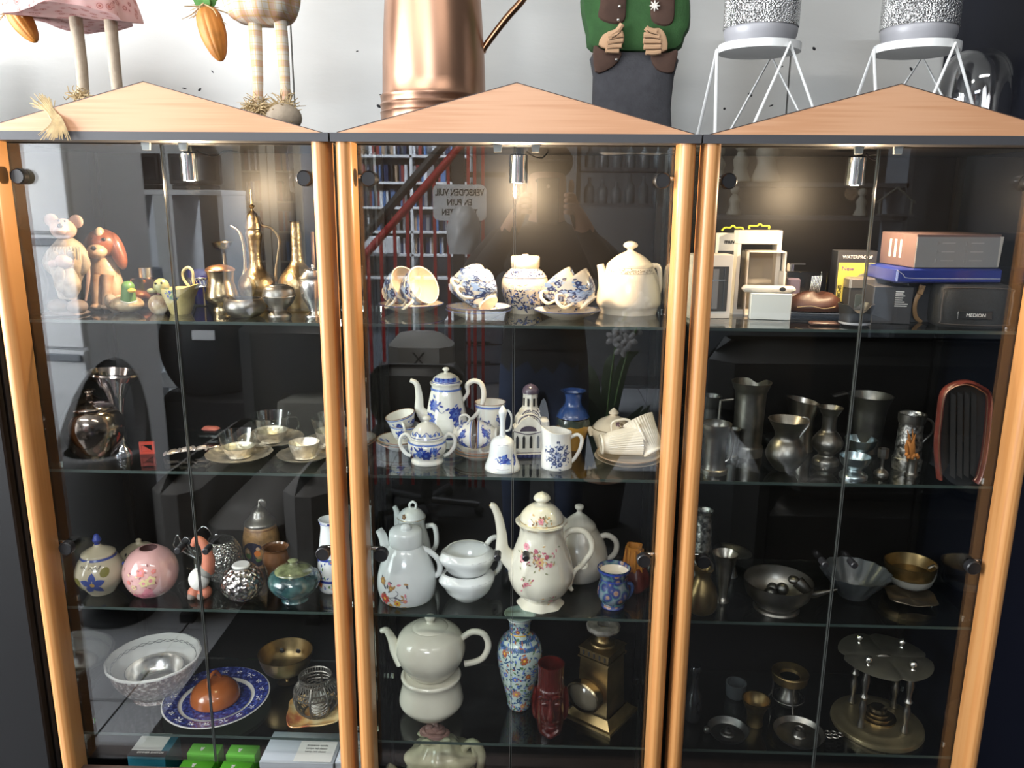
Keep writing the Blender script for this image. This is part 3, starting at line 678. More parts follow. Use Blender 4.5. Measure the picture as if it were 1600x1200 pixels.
# ceramic ducks and basket
DUCKB = ramp_mat('mottled_duck', 'noise', 60, [(.35, (.22, .11, .06)), (.5, (.45, .33, .2)), (.65, (.62, .52, .34))], .3, coat=.4)
A = At(194, 491, S1, 25); C = thing('duck_box', 'small ceramic duck with green head and yellow bill', 'figurine', A.P); p = A.p
MB().ball(p(198, 475), (A.r(26), A.r(22), A.r(13))).build('body', DUCKB, C)
MB().ball(p(176, 474, .002), (A.r(11), A.r(9), A.r(16)), M=Matrix.Rotation(-.5, 3, 'Y')).build('tail', CREAM, C)
m = MB(); m.tube([p(201, 470, -.01), p(200, 455, -.012), p(199, 448, -.012)], [A.r(12), A.r(10), A.r(9)], 14); m.ball(p(200, 449, -.012), A.r(10)); m.build('head', GRN, C)
MB().tube([p(188+1, 470.5, -.022), p(201, 473.5, -.026), p(214, 470.5, -.022)], .0016, 6).build('collar', IVORY, C)
MB().ball(p(206, 454, -.023), (A.r(6), A.r(6), A.r(3.5))).build('bill', YEL, C)
A = At(248, 492, S1, 15); C = thing('duck_dish', 'small ceramic duck with brown speckled body', 'figurine', A.P); p = A.p
MB().ball(p(248, 476), (A.r(16), A.r(14), A.r(16))).build('body', DUCKB, C)
m = MB(); m.ball(p(252, 447, -.004), (A.r(12), A.r(10), A.r(12))); m.ball(p(239, 454, -.008), (A.r(9), A.r(6), A.r(4))); m.build('head', mat('duck_yellow_green', (.42, .40, .17), .35, var=.4, vs=60), C)
for u, v in ((243, 443), (252, 442)): MB().ball(p(u, v, -.016), A.r(1.7)).build('eye', BLKP, C)
A = At(283, 492, S1, 17); C = thing('boat_jug', 'pale yellow ceramic boat shaped jug with a loop handle', 'jug', A.P)
YC = mat('pale_yellow_glaze', (.60, .50, .22), .3, var=.3, vs=40, coat=.4)
MB().lathe(vessel([(A.r(15), 0), (A.r(20), A.z(475)), (A.r(25), A.z(460)), (A.r(27), A.z(450))], .003), 36, lambda th, r, z: (r*(1+.16*max(0, math.sin(th))*(z/.05)), z+(.008*max(0, math.sin(th))**2 if z > .02 else 0))).build('body', YC, C)
MB().tube([A.p(306, 455), A.p(302, 440), A.p(301, 425), A.p(294, 418), A.p(286, 424), A.p(287, 436), A.p(297, 450)], A.r(2.2), 8).build('handle', YC, C)
pp = Paint(outer(A, [(15, 488), (20, 475), (25, 460), (27, 450)])); r3 = random.Random(2); pp.sprig(r3, .002, A.z(458), .016, 26, ([0, 1], [0, 1], [0]), .004); pp.build([DBLUE, GRN], C)
# copper flask
A = At(233, 482, S1, 18); C = thing('copper_flask', 'square copper coloured perfume flask with silver cap', 'bottle', A.P, .35)
CGLASS = mat('copper_mirror', (.42, .20, .13), .08, 1)
MB().box((-A.r(22), -.016, 0), (A.r(22), .016, A.z(433)), 0, .003).build('body', CGLASS, C)
MB().lathe([(0, A.z(434)), (A.r(11), A.z(434)), (A.r(11), A.z(418)), (A.r(9), A.z(417)), (0, A.z(417))], 24).build('cap', SILVER, C)
# blue glass in silver lattice
A = At(315, 466, S1, 16, y=.235); C = thing('blue_glass_dish', 'dark blue glass dish in a silver lattice holder', 'dish', A.P)
MB().lathe(vessel([(A.r(10), 0.003), (A.r(17), A.z(455)), (A.r(19), A.z(440)), (A.r(19), A.z(422))], .002), 32).build('liner', mat('cobalt_glass', (.012, .01, .09), .06, spec=.8), C)
m = MB(); z0, z1 = A.z(446), A.z(433); R = A.r(19.8)
for zz in (z0, z1): m.tube([Vector((R*math.cos(t*.2618), R*math.sin(t*.2618), zz)) for t in range(24)], .0012, 6, sm=1, closed=True)
for t in range(24):
    for s in (-1, 1): m.tube([Vector((R*math.cos(t*.2618), R*math.sin(t*.2618), z0)), Vector((R*math.cos((t+s)*.2618), R*math.sin((t+s)*.2618), z1))], .0007, 4, sm=1)
m.build('lattice_band', SILVER, C)
m = MB()
for t in range(4): q = t*1.57+.6; m.tube([Vector((R*math.cos(q), R*math.sin(q), z0)), Vector((R*1.05*math.cos(q), R*1.05*math.sin(q), .012)), Vector((R*1.1*math.cos(q), R*1.1*math.sin(q), .002))], .0018, 6)
tag(m.build('feet', SILVER, C), kind='stuff')
# brass pot with lid
A = At(349, 493, S1, 16); C = thing('brass_pot', 'polished brass pot with a domed copper lid', 'pot', A.P)
turned(A, 'body', [(14, 488), (15, 484), (14, 478), (22, 470), (25, 462), (22, 450), (19, 438), (20, 428), (21, 423)], BRASS, C)
turned(A, 'lid', [(22, 422), (21, 418), (14, 414), (5, 412)], mat('copper_lid', (.62, .33, .18), .3, 1), C, op=False, prof=[(A.r(22), A.z(423)), (A.r(21.5), A.z(420)), (A.r(14), A.z(415.5)), (A.r(4), A.z(413.5))])
# brass goblet
A = At(356, 474, S1, 12, y=.245); turned(A, 'brass_goblet', [(14, 470), (12, 466), (4, 460), (3, 430), (3.2, 400), (5, 394), (14, 388), (19, 378)], BRASS, label='slender brass goblet standing behind the brass pot', cat_='goblet', th=.0015)
# brass ewer
A = At(403, 470, S1, 22, y=.215); C = thing('brass_ewer', 'tall engraved brass coffee ewer with long spout', 'ewer', A.P)
ENGR = mat('engraved_brass', (.46, .34, .19), .32, 1, var=.45, vs=60, bump=.35, bs=110)
turned(A, 'body', [(17, 482), (18, 478), (17, 474), (24, 462), (28, 448), (25, 434), (16, 424), (10.5, 414), (9.5, 395), (11, 378), (12.5, 366), (11, 360), (12, 357)], ENGR, C, op=False)
turned(A, 'lid', None, ENGR, C, op=False, prof=[(A.r(12), A.z(357)), (A.r(11), A.z(348)), (A.r(8), A.z(336)), (A.r(2.5), A.z(329)), (A.r(2), A.z(326)), (A.r(4.5), A.z(322)), (A.r(1.8), A.z(319)), (A.r(1.6), A.z(310)), (A.r(.6), A.z(296))])
MB().tube([A.p(378, 442), A.p(383, 420), A.p(381, 385), A.p(374, 362), A.p(361, 353)], [A.r(6), A.r(3.2), A.r(2.8), A.r(2.6), A.r(2)], 10).build('spout', BRASS, C)
MB().tube([A.p(404, 338), A.p(409, 352), A.p(425, 357), A.p(436, 374), A.p(434, 400), A.p(431, 420), A.p(431, 440)], [A.r(2), A.r(2.4), A.r(2), A.r(2), A.r(1.5), A.r(1.7), A.r(2.4)], 8).build('handle', BRASS, C)
MB().mark().ball((0, 0, 0), (A.r(14), .004, A.r(16))).tf(Matrix.Translation(A.p(390, 448, -A.r(22))) @ Matrix.Rotation(-.5, 4, 'Z')).build('side_medallion', OLDBRASS, C)
# pewter low bowl and footed pot
A = At(384, 497, S1, 22); turned(A, 'pewter_bowl', [(20, 492), (29, 487), (32, 478), (30, 470), (27, 466)], PEWTER, label='low round pewter bowl in front of the brass ewer', cat_='bowl', wob=lambda t, r, z: 1+.012*math.sin(3*t))
A = At(438, 501, S1, 16); C = thing('footed_pot', 'small round pewter pot on a foot', 'pot', A.P)
turned(A, 'body', [(16, 496), (18, 492), (12, 486), (11, 483), (20, 474), (25, 464), (25, 458), (22, 450), (15, 446), (14, 445)], PEWTER, C)
turned(A, 'seam_ring', None, SILVER, C, op=False, prof=[(A.r(25), A.z(463.5)), (A.r(26), A.z(462)), (A.r(25), A.z(460.5))], sm=1)
# brass bottle, urn, candle stem
A = At(468, 476, S1, 20, y=.225); turned(A, 'brass_bottle', [(22, 478), (26, 470), (31, 452), (29, 436), (20, 422), (11, 410), (9, 395), (8.5, 370), (8, 350), (9, 346)], ENGR, label='brass long necked bottle behind the silver urn', cat_='bottle')
A = At(493, 501, S1, 17); C = thing('silver_urn', 'silver plated urn with lid beside the right post of the left cabinet', 'urn', A.P)
turned(A, 'body', [(15, 497), (16, 492), (9, 487), (9, 483), (18, 466), (22, 450), (22, 440), (19, 434)], SILVER, C, op=False)
turned(A, 'lid', None, SILVER, C, op=False, prof=[(A.r(22), A.z(434)), (A.r(18), A.z(430)), (A.r(14), A.z(424)), (A.r(13), A.z(421)), (A.r(3), A.z(419)), (A.r(2.5), A.z(414)), (.0005, A.z(412))])
A = At(493, 470, S1, 8, y=.25); turned(A, 'brass_candlestick', [(14, 468), (13, 464), (4, 458), (3, 430), (3.5, 400), (3, 380), (3.4, 362)], COPPER, label='thin copper candlestick behind the silver urn', cat_='candlestick', op=False)
# ================================================================ LEFT CABINET, SECOND SHELF
MERC = mat('mercury_glass', (.36, .29, .25), .13, 1, var=.3, vs=14)
A = At(152, 722, S2, 22); C = thing('mirror_jar', 'round dark mirror glazed jar with lid', 'jar', A.P)
pts = [(20, 716), (24, 712), (34, 700), (44, 678), (46, 660), (40, 643), (32, 636)]
turned(A, 'body', pts, MERC, C, op=False, seg=48)
turned(A, 'lid', None, MERC, C, op=False, prof=[(A.r(34), A.z(637)), (A.r(33), A.z(633)), (A.r(20), A.z(624)), (A.r(7), A.z(618)), (A.r(6), A.z(615)), (A.r(10), A.z(611)), (A.r(6), A.z(608)), (.0005, A.z(608))])
A = At(192, 716, S2, 16); C = thing('flared_vase', 'tall silver mirror vase with a wide flared mouth', 'vase', A.P)
turned(A, 'body', [(16, 710), (15, 704), (8, 690), (7, 672), (8, 655), (9, 640), (14, 620), (22, 604), (33, 585)], mat('mirror_silver', (.5, .5, .54), .07, 1), C, th=.002)
MB().mark().lathe([(A.r(34), 0), (A.r(33), .004), (A.r(30), .005), (A.r(26), -.010), (A.r(27), -.012), (A.r(34), 0)], 40).tf(Matrix.Translation(A.p(176, 584)) @ Matrix.Rotation(.06, 4, 'Y') @ Matrix.Diagonal((1.28, .9, 1, 1))).build('rim_bowl', MERC, C)
A = At(231, 711, S2, 8); C = thing('red_frame', 'small bright red square frame beside the mirror jar', 'ornament', A.P, .15)
w2 = A.r(11); h2 = A.z(690); REDP = mat('red_plastic', (.62, .06, .03), .4, emit=0)
m = MB(); m.box((-w2, -.003, 0), (w2, .003, .005)); m.box((-w2, -.003, h2-.006), (w2, .003, h2)); m.box((-w2, -.003, .005), (-w2+.004, .003, h2-.006)); m.box((w2-.004, -.003, .005), (w2, .003, h2-.006)); m.build('frame', REDP, C)
m = MB(); m.prism([(-w2+.004, .005), (w2-.004, .005), (-w2+.004, h2-.006)], -.001, .001); m.build('corner_panel', REDP, C)
A = At(330, 676, S2, 8, y=.24); C = thing('pink_soap', 'flat pink soap in a clear dish', 'soap', A.P, -.1)
MB().box((-A.r(18), -.016, 0), (A.r(18), .016, .012), 0, .003).build('dish', GLASSW, C); MB().box((-A.r(13), -.011, .0125), (A.r(13), .011, .022), 0, .004).build('bar', mat('pink_soap_m', (.5, .16, .14), .5), C)
# silver leaf spray
A = At(292, 716, S2, 6); C = thing('leaf_brooch', 'spray of silver leaves lying on the second shelf', 'ornament', A.P); rl = random.Random(11); r_ = A.r
LEAFM = mat('leaf_silver', (.6, .52, .47), .35, .7)
MB().tube([Vector((-r_(34), -.005, .006)), Vector((0, .004, .012)), Vector((r_(36), .03, .012))], .0015, 6).build('stem', LEAFM, C)
for k in range(8):
    t = k/7; q = Vector((-r_(32)+t*r_(66), -.005+.035*t, .008+.006*math.sin(t*3))); d = Matrix.Rotation(rl.uniform(-.4, .4)+(.9 if k % 2 else -.9), 3, 'Z') @ Matrix.Rotation(.8, 3, 'X') @ Matrix.Rotation(rl.uniform(-.5, .1), 3, 'Y')
    MB().mark().ball((0, 0, 0), (r_(10), r_(4.2), r_(1.8)), 12, 8).tf(Matrix.Translation(q) @ d.to_4x4()).build('leaf', LEAFM, C)
# silver saucers and glass cups
def scallop(th, r, z): return 1+(.025*abs(math.sin(th*6)) if r > .03 else 0)
EMB = mat('embossed_silver', (.86, .79, .67), .40, .9, var=.35, vs=60, bump=1.0, bs=75)
def silver_set(u, vb, z, hw, label_s, label_c, cup_v, rim_v, chw, y=None, glass=True, handle=1):
    A = At(u, vb, z, hw*.55, y); r = A.r(hw)
    o = MB().lathe(vessel([(r*.45, 0), (r*.6, .003), (r*.85, .007), (r, .012)], .0016, 3), 72, scallop).build('silver_saucer', EMB); o.location = A.P; tag(o, label_s, 'saucer', 'silver saucers')
    B = At(u, vb, z, hw*.55, y); B.P = A.P+Vector((0, 0, .0042))
    C = thing('tea_cup', label_c, 'cup', B.P, 0, 'cups in silver holders')
    c = B.r(chw); zc = B.z(cup_v)
    MB().lathe([(c*.7, 0), (c*.74, .001), (c*.66, .003), (c*.85, zc*.5), (c*.97, zc), (c*.94, zc), (c*.8, zc*.5), (c*.55, .005), (0, .005), (0, .0), (c*.7, 0)], 40).build('holder', EMB, C)
    if glass:
        zr = B.z(rim_v); R = c*1.22
        MB().lathe(vessel([(c*.5, .006), (c*.85, zc*.75), (c*1.0, zc*1.1), (R*.97, zr*.9), (R, zr)], .0012), 40).build('glass_liner', GLASSW, C)
        if handle: MB().tube([Vector((R*.97, 0, zr*.92)), Vector((R*1.28, 0, zr*.9)), Vector((R*1.36, 0, zr*.6)), Vector((R*1.1, 0, zc*.9)), Vector((R*.88, 0, zc*.8))], .0014, 8).build('handle', GLASSW, C)
silver_set(375, 724, S2, 50, 'silver saucer under the frontmost glass tea cup', 'glass tea cup in silver holder nearest the door line', 697, 676, 25, handle=0)
silver_set(424, 690, S2, 49, 'silver saucer at the back of the second shelf', 'glass tea cup with a glass handle at the back', 672, 648, 27, y=.205)
silver_set(477, 724, S2, 42, 'silver saucer under the empty silver holder', 'empty silver cup holder near the right post', 690, 0, 25, glass=False)
silver_set(520, 694, S2, 45, 'silver saucer half hidden behind the right post', 'glass tea cup half hidden behind the right post', 672, 650, 27, y=.195)
# ================================================================ LEFT CABINET, THIRD SHELF
SPAN = mat('cream_glaze', (.60, .52, .37), .22, var=.12, vs=20, coat=.5)
A = At(161, 927, S3, 20, y=.082); C = thing('painted_sugar_pot', 'cream pot painted with blue flower, lettering and blue knob', 'pot', A.P)
pts = [(19, 921), (24, 916), (34, 903), (37, 890), (32, 876), (25, 867), (24, 864)]
turned(A, 'body', pts, SPAN, C, op=False); pr = outer(A, pts)
P_ = Paint(pr); z_ = A.z
for k in range(5): P_.leaf(A.r(6), z_(898), A.r(19), A.r(11), k*1.257+.3, 0)
P_.disc(A.r(6), z_(898), A.r(3.5), 2)
for a, v in ((-22, 908), (-20, 896), (24, 882)): P_.disc(A.r(a), z_(v), A.r(7), 1, 10)
for k in range(5): P_.leaf(A.r(-34+k*2), z_(900+k*2), A.r(9), A.r(3), 2.4+k*.3, 1)
P_.ring(z_(866), A.r(5), 0); P_.build([mat('delft_blue', (.05, .08, .30), .3), mat('olive_paint', (.20, .18, .04), .4), mat('ochre_paint', (.5, .3, .08), .4)], C)
pq = Paint(pr); tx = 'RTE SEALY'
pq.stroke([(A.r(-14), z_(876)), (A.r(-12), z_(873)), (A.r(-10), z_(876)), (A.r(-8), z_(873)), (A.r(-4), z_(876))], .0008, 0); pq.stroke([(A.r(0), z_(877)), (A.r(3), z_(874)), (A.r(7), z_(877)), (A.r(10), z_(873)), (A.r(13), z_(877)), (A.r(17), z_(872)), (A.r(15), z_(879))], .0008, 0); pq.build([BLKP], C, 'lettering')
turned(A, 'lid', None, SPAN, C, op=False, prof=[(A.r(25), z_(865)), (A.r(24), z_(862)), (A.r(15), z_(857)), (A.r(7), z_(853)), (A.r(5), z_(850))])
turned(A, 'knob', None, DBLUE, C, op=False, prof=[(A.r(5), z_(852)), (A.r(4), z_(848)), (A.r(6.5), z_(844)), (A.r(5), z_(840)), (A.r(3.5), z_(836)), (.0005, z_(834))])
for s in (-1, 1): MB().tube([A.p(160+s*32, 880), A.p(160+s*37, 882), A.p(160+s*37, 892), A.p(160+s*35, 898)], A.r(3), 8).build('handle', DBLUE, C)
A = At(222, 898, S3, 24, y=.22); C = thing('lidded_pot', 'cream lidded pot with green leaves behind the pink globe', 'pot', A.P)
pts = [(20, 898), (30, 890), (34, 880), (32, 872), (29, 866)]; turned(A, 'body', pts, SPAN, C, op=False); z_ = A.z
turned(A, 'lid', None, SPAN, C, op=False, prof=[(A.r(30), z_(866)), (A.r(27), z_(860)), (A.r(16), z_(852)), (A.r(5), z_(848)), (A.r(4), z_(843)), (.0005, z_(841))])
P_ = Paint(cat([(A.r(30), z_(866)), (A.r(27), z_(860)), (A.r(16), z_(852)), (A.r(5), z_(848))], 4)); P_.leaf(A.r(4), z_(859), A.r(16), A.r(6), .35, 0); P_.leaf(A.r(6), z_(861), A.r(12), A.r(5), -.3, 0); P_.disc(A.r(-10), z_(858), A.r(2), 1); P_.ring(z_(864.5), A.r(1.6), 2); P_.build([GRN, BLKP, LBLUE], C)
# pink globe
A = At(240, 934, S3, 18); C = thing('pink_globe_vase', 'round pink glass globe painted with roses', 'vase', A.P)
PINKG = mat('pink_glass', (.70, .40, .38), .12, coat=.6)
pts = [(16, 927), (26, 922), (36, 911), (41, 895), (39, 880), (31, 866), (20, 858), (15, 856)]
turned(A, 'body', pts, PINKG, C, seg=48); P_ = Paint(outer(A, pts)); z_ = A.z; rr = random.Random(5)
for a, v, R_, mi in ((12, 908, 8, 0), (6, 914, 7, 1), (-2, 917, 7, 1), (14, 916, 6, 1), (4, 878, 7, 2), (22, 878, 4, 2), (-16, 893, 4, 2), (-8, 900, 5, 3), (18, 890, 8, 3), (8, 893, 7, 3), (-12, 915, 5, 1)):
    for k in range(5): P_.leaf(A.r(a), z_(v), A.r(R_), A.r(R_*.9), k*1.257+a, mi, .0006+.0001*(k % 2))
    P_.disc(A.r(a), z_(v), A.r(R_*.35), 0)
for k in range(26):
    a, v = rr.uniform(-28, 30), rr.uniform(868, 920); P_.leaf(A.r(a), z_(v), A.r(5), A.r(2), rr.uniform(0, 6), rr.choice([4, 4, 3]))
P_.build([PINKP, mat('rose_paint', (.60, .18, .24), .4), mat('coral_paint', (.72, .22, .18), .4), mat('pale_yellow_paint', (.74, .60, .32), .4), mat('maroon_paint', (.28, .09, .10), .4)], C)
# silver wire flower candle holder
A = At(306, 884, S3, 12, y=.2); C = thing('wire_flower_holder', 'silver wire candle holder with petal loops', 'candle holder', A.P); WIRE = mat('silver_wire', (.75, .75, .75), .15, 1)
MB().lathe(solid([(A.r(14), 0), (A.r(13), .003), (A.r(3), .006), (A.r(2.5), .02)], 1), 24).build('foot', WIRE, C)
for u0, v0, w_, h_ in ((277, 850, 5, 20), (290, 848, 7, 12), (318, 838, 12, 22), (338, 846, 6, 16), (303, 855, 8, 14)):
    MB().tube([A.p(306, 872), A.p(u0-w_*.5, v0+h_*.3), A.p(u0-w_, v0-h_*.2), A.p(u0, v0-h_*.7), A.p(u0+w_, v0-h_*.2), A.p(u0+w_*.5, v0+h_*.3), A.p(306, 872)], .0011, 6).build('petal_loop', WIRE, C)
MB().lathe(vessel([(A.r(6), A.z(872)), (A.r(13), A.z(862)), (A.r(15), A.z(852))], .0015), 24).build('glass_cup', GLASSW, C)
# gnome
A = At(315, 938, S3, 14); C = thing('gnome_figurine', 'small gnome with a bent orange hat and white beard', 'figurine', A.P); p = A.p
TERRA = mat('terracotta_paint', (.60, .20, .12), .6, var=.3, vs=30)
m = MB(); m.tube([p(324, 893), p(326, 876), p(323, 860), p(317, 848), p(307, 843), p(302, 852)], [A.r(11), A.r(9.5), A.r(7.5), A.r(6.5), A.r(6), A.r(4.5)], 16); m.build('hat', TERRA, C)
MB().tube([p(312, 888, -.004), p(322, 894, -.006), p(331, 899, 0)], [A.r(6), A.r(8), A.r(4)], 12).build('hat_brim', mat('felt_grey', (.25, .24, .22), .9), C)
MB().ball(p(311, 905), (A.r(16), A.r(14), A.r(18))).build('beard', mat('beard_white', (.78, .75, .70), .8, bump=.4, bs=120), C)
m = MB(); m.ball(p(304, 925), (A.r(10), A.r(12), A.r(10))); m.ball(p(320, 925), (A.r(11), A.r(12), A.r(10))); m.build('trousers', TERRA, C)
for u in (300, 315): MB().ball(p(u, 931, -.008), (A.r(7), A.r(9), A.r(6))).build('boot', mat('boot_brown', (.18, .15, .13), .7), C)
# crackle globe
A = At(350, 910, S3, 18); turned(A, 'crackle_globe', [(16, 904), (26, 896), (31, 880), (30, 862), (23, 847), (19, 843)], ramp_mat('mirror_mosaic', 'voronoi', 230, [(0, (.9, .9, .86)), (.3, (.62, .62, .58)), (.6, (.2, .2, .19))], .12, .85, bump=.8), label='round mirror mosaic candle globe with open top', cat_='candle holder')
# honeycomb tea light
A = At(381, 940, S3, 18); C = thing('honeycomb_tealight', 'silver honeycomb tea light holder with a white top disc', 'candle holder', A.P)
turned(A, 'body', [(14, 934), (22, 930), (31, 918), (33, 906), (28, 894), (20, 886), (18, 884)], ramp_mat('honeycomb', 'voronoi', 130, [(0, (.92, .9, .88)), (.5, (.55, .5, .48)), (.8, (.18, .16, .15))], .15, 1, bump=1.0), C)
turned(A, 'top_disc', None, CHINA, C, op=False, prof=[(A.r(13), A.z(886)), (A.r(14), A.z(883)), (A.r(12), A.z(881))], sm=1)
# stein
A = At(412, 897, S3, 22, y=.235); C = thing('beer_stein', 'brown stoneware beer stein with pewter lid and picture', 'stein', A.P); z_ = A.z
pts = [(25, 893), (28, 888), (27, 870), (28, 850), (27, 835), (24, 822), (22, 818)]
turned(A, 'body', pts, mat('stein_tan', (.42, .24, .10), .35, var=.5, vs=60, bump=.6, bs=60), C, op=False)
turned(A, 'lid', None, PEWTER, C, op=False, prof=[(A.r(24), z_(818)), (A.r(23), z_(814)), (A.r(15), z_(806)), (A.r(11), z_(797)), (A.r(4), z_(791)), (A.r(2), z_(788)), (.0005, z_(784))])
MB().ball(A.p(409, 787, .004), (A.r(7), .003, A.r(8))).build('thumb_rest', PEWTER, C)
P_ = Paint(outer(A, pts)); P_.disc(A.r(-4), z_(856), A.r(20), 0, 20, off=.0012); P_.disc(A.r(-12), z_(858), A.r(5), 1, 8, off=.0016); P_.disc(A.r(-12), z_(851), A.r(3.5), 2, 8, off=.0016); P_.disc(A.r(3), z_(853), A.r(5), 3, 8, off=.0016); P_.disc(A.r(4), z_(846), A.r(3), 2, 8, off=.0016); P_.leaf(A.r(-10), z_(866), A.r(20), A.r(6), .2, 1, .0011)
P_.ring(z_(822), A.r(2), 4); P_.ring(z_(868), A.r(3), 4); P_.build([mat('navy_paint', (.02, .02, .05), .4), GRN, mat('face_paint', (.62, .42, .28), .4), ORG, BRNP], C)
MB().tube([A.p(415, 828, .030), A.p(416, 832, .046), A.p(416, 842, .050), A.p(416, 856, .044), A.p(415, 862, .03)], A.r(4), 8).build('handle', mat('stein_tan', (0, 0, 0)), C)
# brown candle pot
A = At(433, 899, S3, 16, y=.13); turned(A, 'brown_candle_pot', [(15, 894), (18, 888), (21, 876), (20, 866), (19, 858), (21, 854)], mat('amber_glaze', (.16, .07, .03), .2, var=.35, vs=30, coat=.6), label='brown glazed candle pot in front of the stein', cat_='pot')
# teal pot
TEAL = ramp_mat('teal_glaze', 'noise', 45, [(.35, (.008, .022, .026)), (.5, (.022, .065, .07)), (.68, (.06, .13, .12))], .15, coat=.7)
A = At(462, 945, S3, 18); C = thing('teal_pot', 'dark teal glazed lidded pot with green lid', 'pot', A.P); z_ = A.z
turned(A, 'body', [(20, 940), (21, 935), (20, 931), (32, 921), (40, 908), (37, 897), (29, 891)], TEAL, C, op=False)
turned(A, 'lid', None, mat('green_glaze', (.24, .27, .13), .15, var=.7, vs=55, coat=.7), C, op=False, prof=[(A.r(29), z_(893)), (A.r(28), z_(889)), (A.r(17), z_(884)), (A.r(7), z_(881)), (A.r(6), z_(878)), (A.r(8), z_(875)), (.0005, z_(873))])
A = At(521, 929, S3, 20); C = thing('blue_vase', 'blue and white painted vase cut off by the right post', 'vase', A.P)
pts = [(18, 922), (21, 916), (23, 896), (21, 870), (17, 840), (15, 822), (18, 811)]; turned(A, 'body', pts, COOLCHINA, C)
P_ = Paint(outer(A, pts)); rr = random.Random(8)
for v in (919, 900, 868, 814): P_.ring(A.z(v), A.r(4), 0)
P_.sprig(rr, 0, A.z(885), .05, 60, ([0, 1, 2], [0, 1, 3], [2]), .006); P_.build([DBLUE, MBLUE, ORG, GRN], C)
# ================================================================ LEFT CABINET, BOTTOM SHELF
A = At(247, 1094, S4, 34, y=.155); C = thing('pattern_bowl', 'white china bowl with a grey printed band and relief outside', 'bowl', A.P); z_ = A.z
RELIEF = ramp_mat('brown_relief', 'noise', 130, [(.38, (.05, .026, .022)), (.52, (.17, .11, .095)), (.66, (.50, .46, .42))], .3, coat=.4, bump=.4)
pts = [(36, 1080), (34, 1076), (50, 1064), (62, 1046), (69, 1026)]; pr = A.prof(pts); o_ = cat(pr, 4)
MB().lathe([(0, 0)] + o_ + [o_[-1]], 64).build('outside', RELIEF, C)
inn = [(r-.003, z) for r, z in reversed(o_) if z > .006] + [(0, .006)]
MB().lathe([(o_[-1][0]+.001, o_[-1][1]-.003), (o_[-1][0]+.0015, o_[-1][1]+.001), (o_[-1][0]-.002, o_[-1][1]+.002)] + inn, 64, lambda t, r, z: 1+(.008*math.sin(t*14) if r > .06 else 0)).build('inside', CHINA, C)
m = MB(); Rb, zb = o_[-1][0]-.0105, o_[-1][1]-.012
for k in range(30):
    for s in (-1, 1):
        t = 2*math.pi*k/30; m.tube([Vector(((Rb-abs(h)*.0)*math.cos(t+j*.105), Rb*math.sin(t+j*.105), zb+s*h)) for j, h in ((-1, 0), (0, .0035), (1, 0))], .0005, 4, sm=3)
m.build('printed_band', mat('grey_print', (.06, .06, .06), .5), C)
B = At(247, 1094, S4, 34, y=.155); B.P = A.P+Vector((0, 0, .018)); r_ = A.r(43)
o = MB().lathe(vessel([(r_*.55, 0), (r_*.8, .010), (r_*.97, .03), (r_, .042)], .0018), 48).build('silver_bowl', SILVER); o.location = B.P; tag(o, 'polished silver bowl nested inside the patterned bowl', 'bowl')
# blue plate with clay lid
WILLOW = ramp_mat('willow_print', 'noise', 150, [(.42, (.010, .014, .10)), (.55, (.03, .045, .22)), (.66, (.09, .13, .36)), (.76, (.5, .53, .6))], .2, coat=.5)
A = At(342, 1131, S4, 57); C = thing('willow_plate', 'blue and white willow pattern dinner plate', 'plate', A.P); R = A.r(80)
MB().lathe(vessel([(R*.55, 0), (R*.62, .004), (R*.8, .010), (R, .017)], .003, 3), 64).build('plate_body', CHINA, C)
def annulus(r0, z0, r1, z1): return MB().lathe([(r0, z0), (r1, z1)], 64)
annulus(R*.71, .0112, R*.975, .0188).build('rim_print', WILLOW, C); annulus(.002, .0064, R*.635, .0085).build('well_print', WILLOW, C)
m = MB(); rr = random.Random(9)
for k in range(18):
    t = k*.349; c = Vector((R*.85*math.cos(t), R*.85*math.sin(t), .0160)); q = .006 if k % 3 else .009
    for a in range(5): e = Vector((math.cos(a*1.257+t), math.sin(a*1.257+t), 0))*q; m.tube([c+e*.3, c+e*.8, c+e*.95+Vector((-e.y, e.x, 0))*.35], .0006, 4)
tag(m.build('rim_scrolls', CHINA, C), kind='stuff')
A2_ = A.P+Vector((-.004, .004, .0095)); C = thing('clay_lid', 'orange brown glazed clay dome with loop handle on the blue plate', 'lid', A2_); r_ = A.r(37)
CLAY = mat('clay_glaze', (.32, .085, .018), .2, var=.2, vs=12, coat=.6)
MB().lathe(solid([(r_, 0), (r_*1.02, .006), (r_*.9, .024), (r_*.6, .037), (r_*.2, .042)]), 40).build('dome', CLAY, C)
MB().tube([Vector((-.006, -.020, .036)), Vector((-.004, -.012, .056)), Vector((.002, .006, .060)), Vector((.006, .018, .040))], .0042, 8).build('handle', CLAY, C)
# glass bowl far left
A = At(146, 1040, S4, 14, y=.258); turned(A, 'glass_bowl', [(14, 1046), (20, 1036), (25, 1016), (26, 1000)], GLASSW, label='clear glass bowl at the left end of the lowest shelf', cat_='bowl', th=.002)
# brass goblet, tilted
A = At(450, 1080, S4, 12, y=.21); C = thing('brass_chalice', 'wide brass chalice at the back of the lowest shelf', 'chalice', A.P)
turned(A, 'body', [(16, 1080), (14, 1076), (4, 1070), (4, 1060), (18, 1050), (34, 1040), (42, 1018)], OLDBRASS, C, th=.002); 
for k in range(2): MB().ball(Vector((A.r(-14 + 26*k), A.r(24), A.z(1034)+.006)), (A.r(4), .002, A.r(4))).build('pierced_mark', BLKP, C)
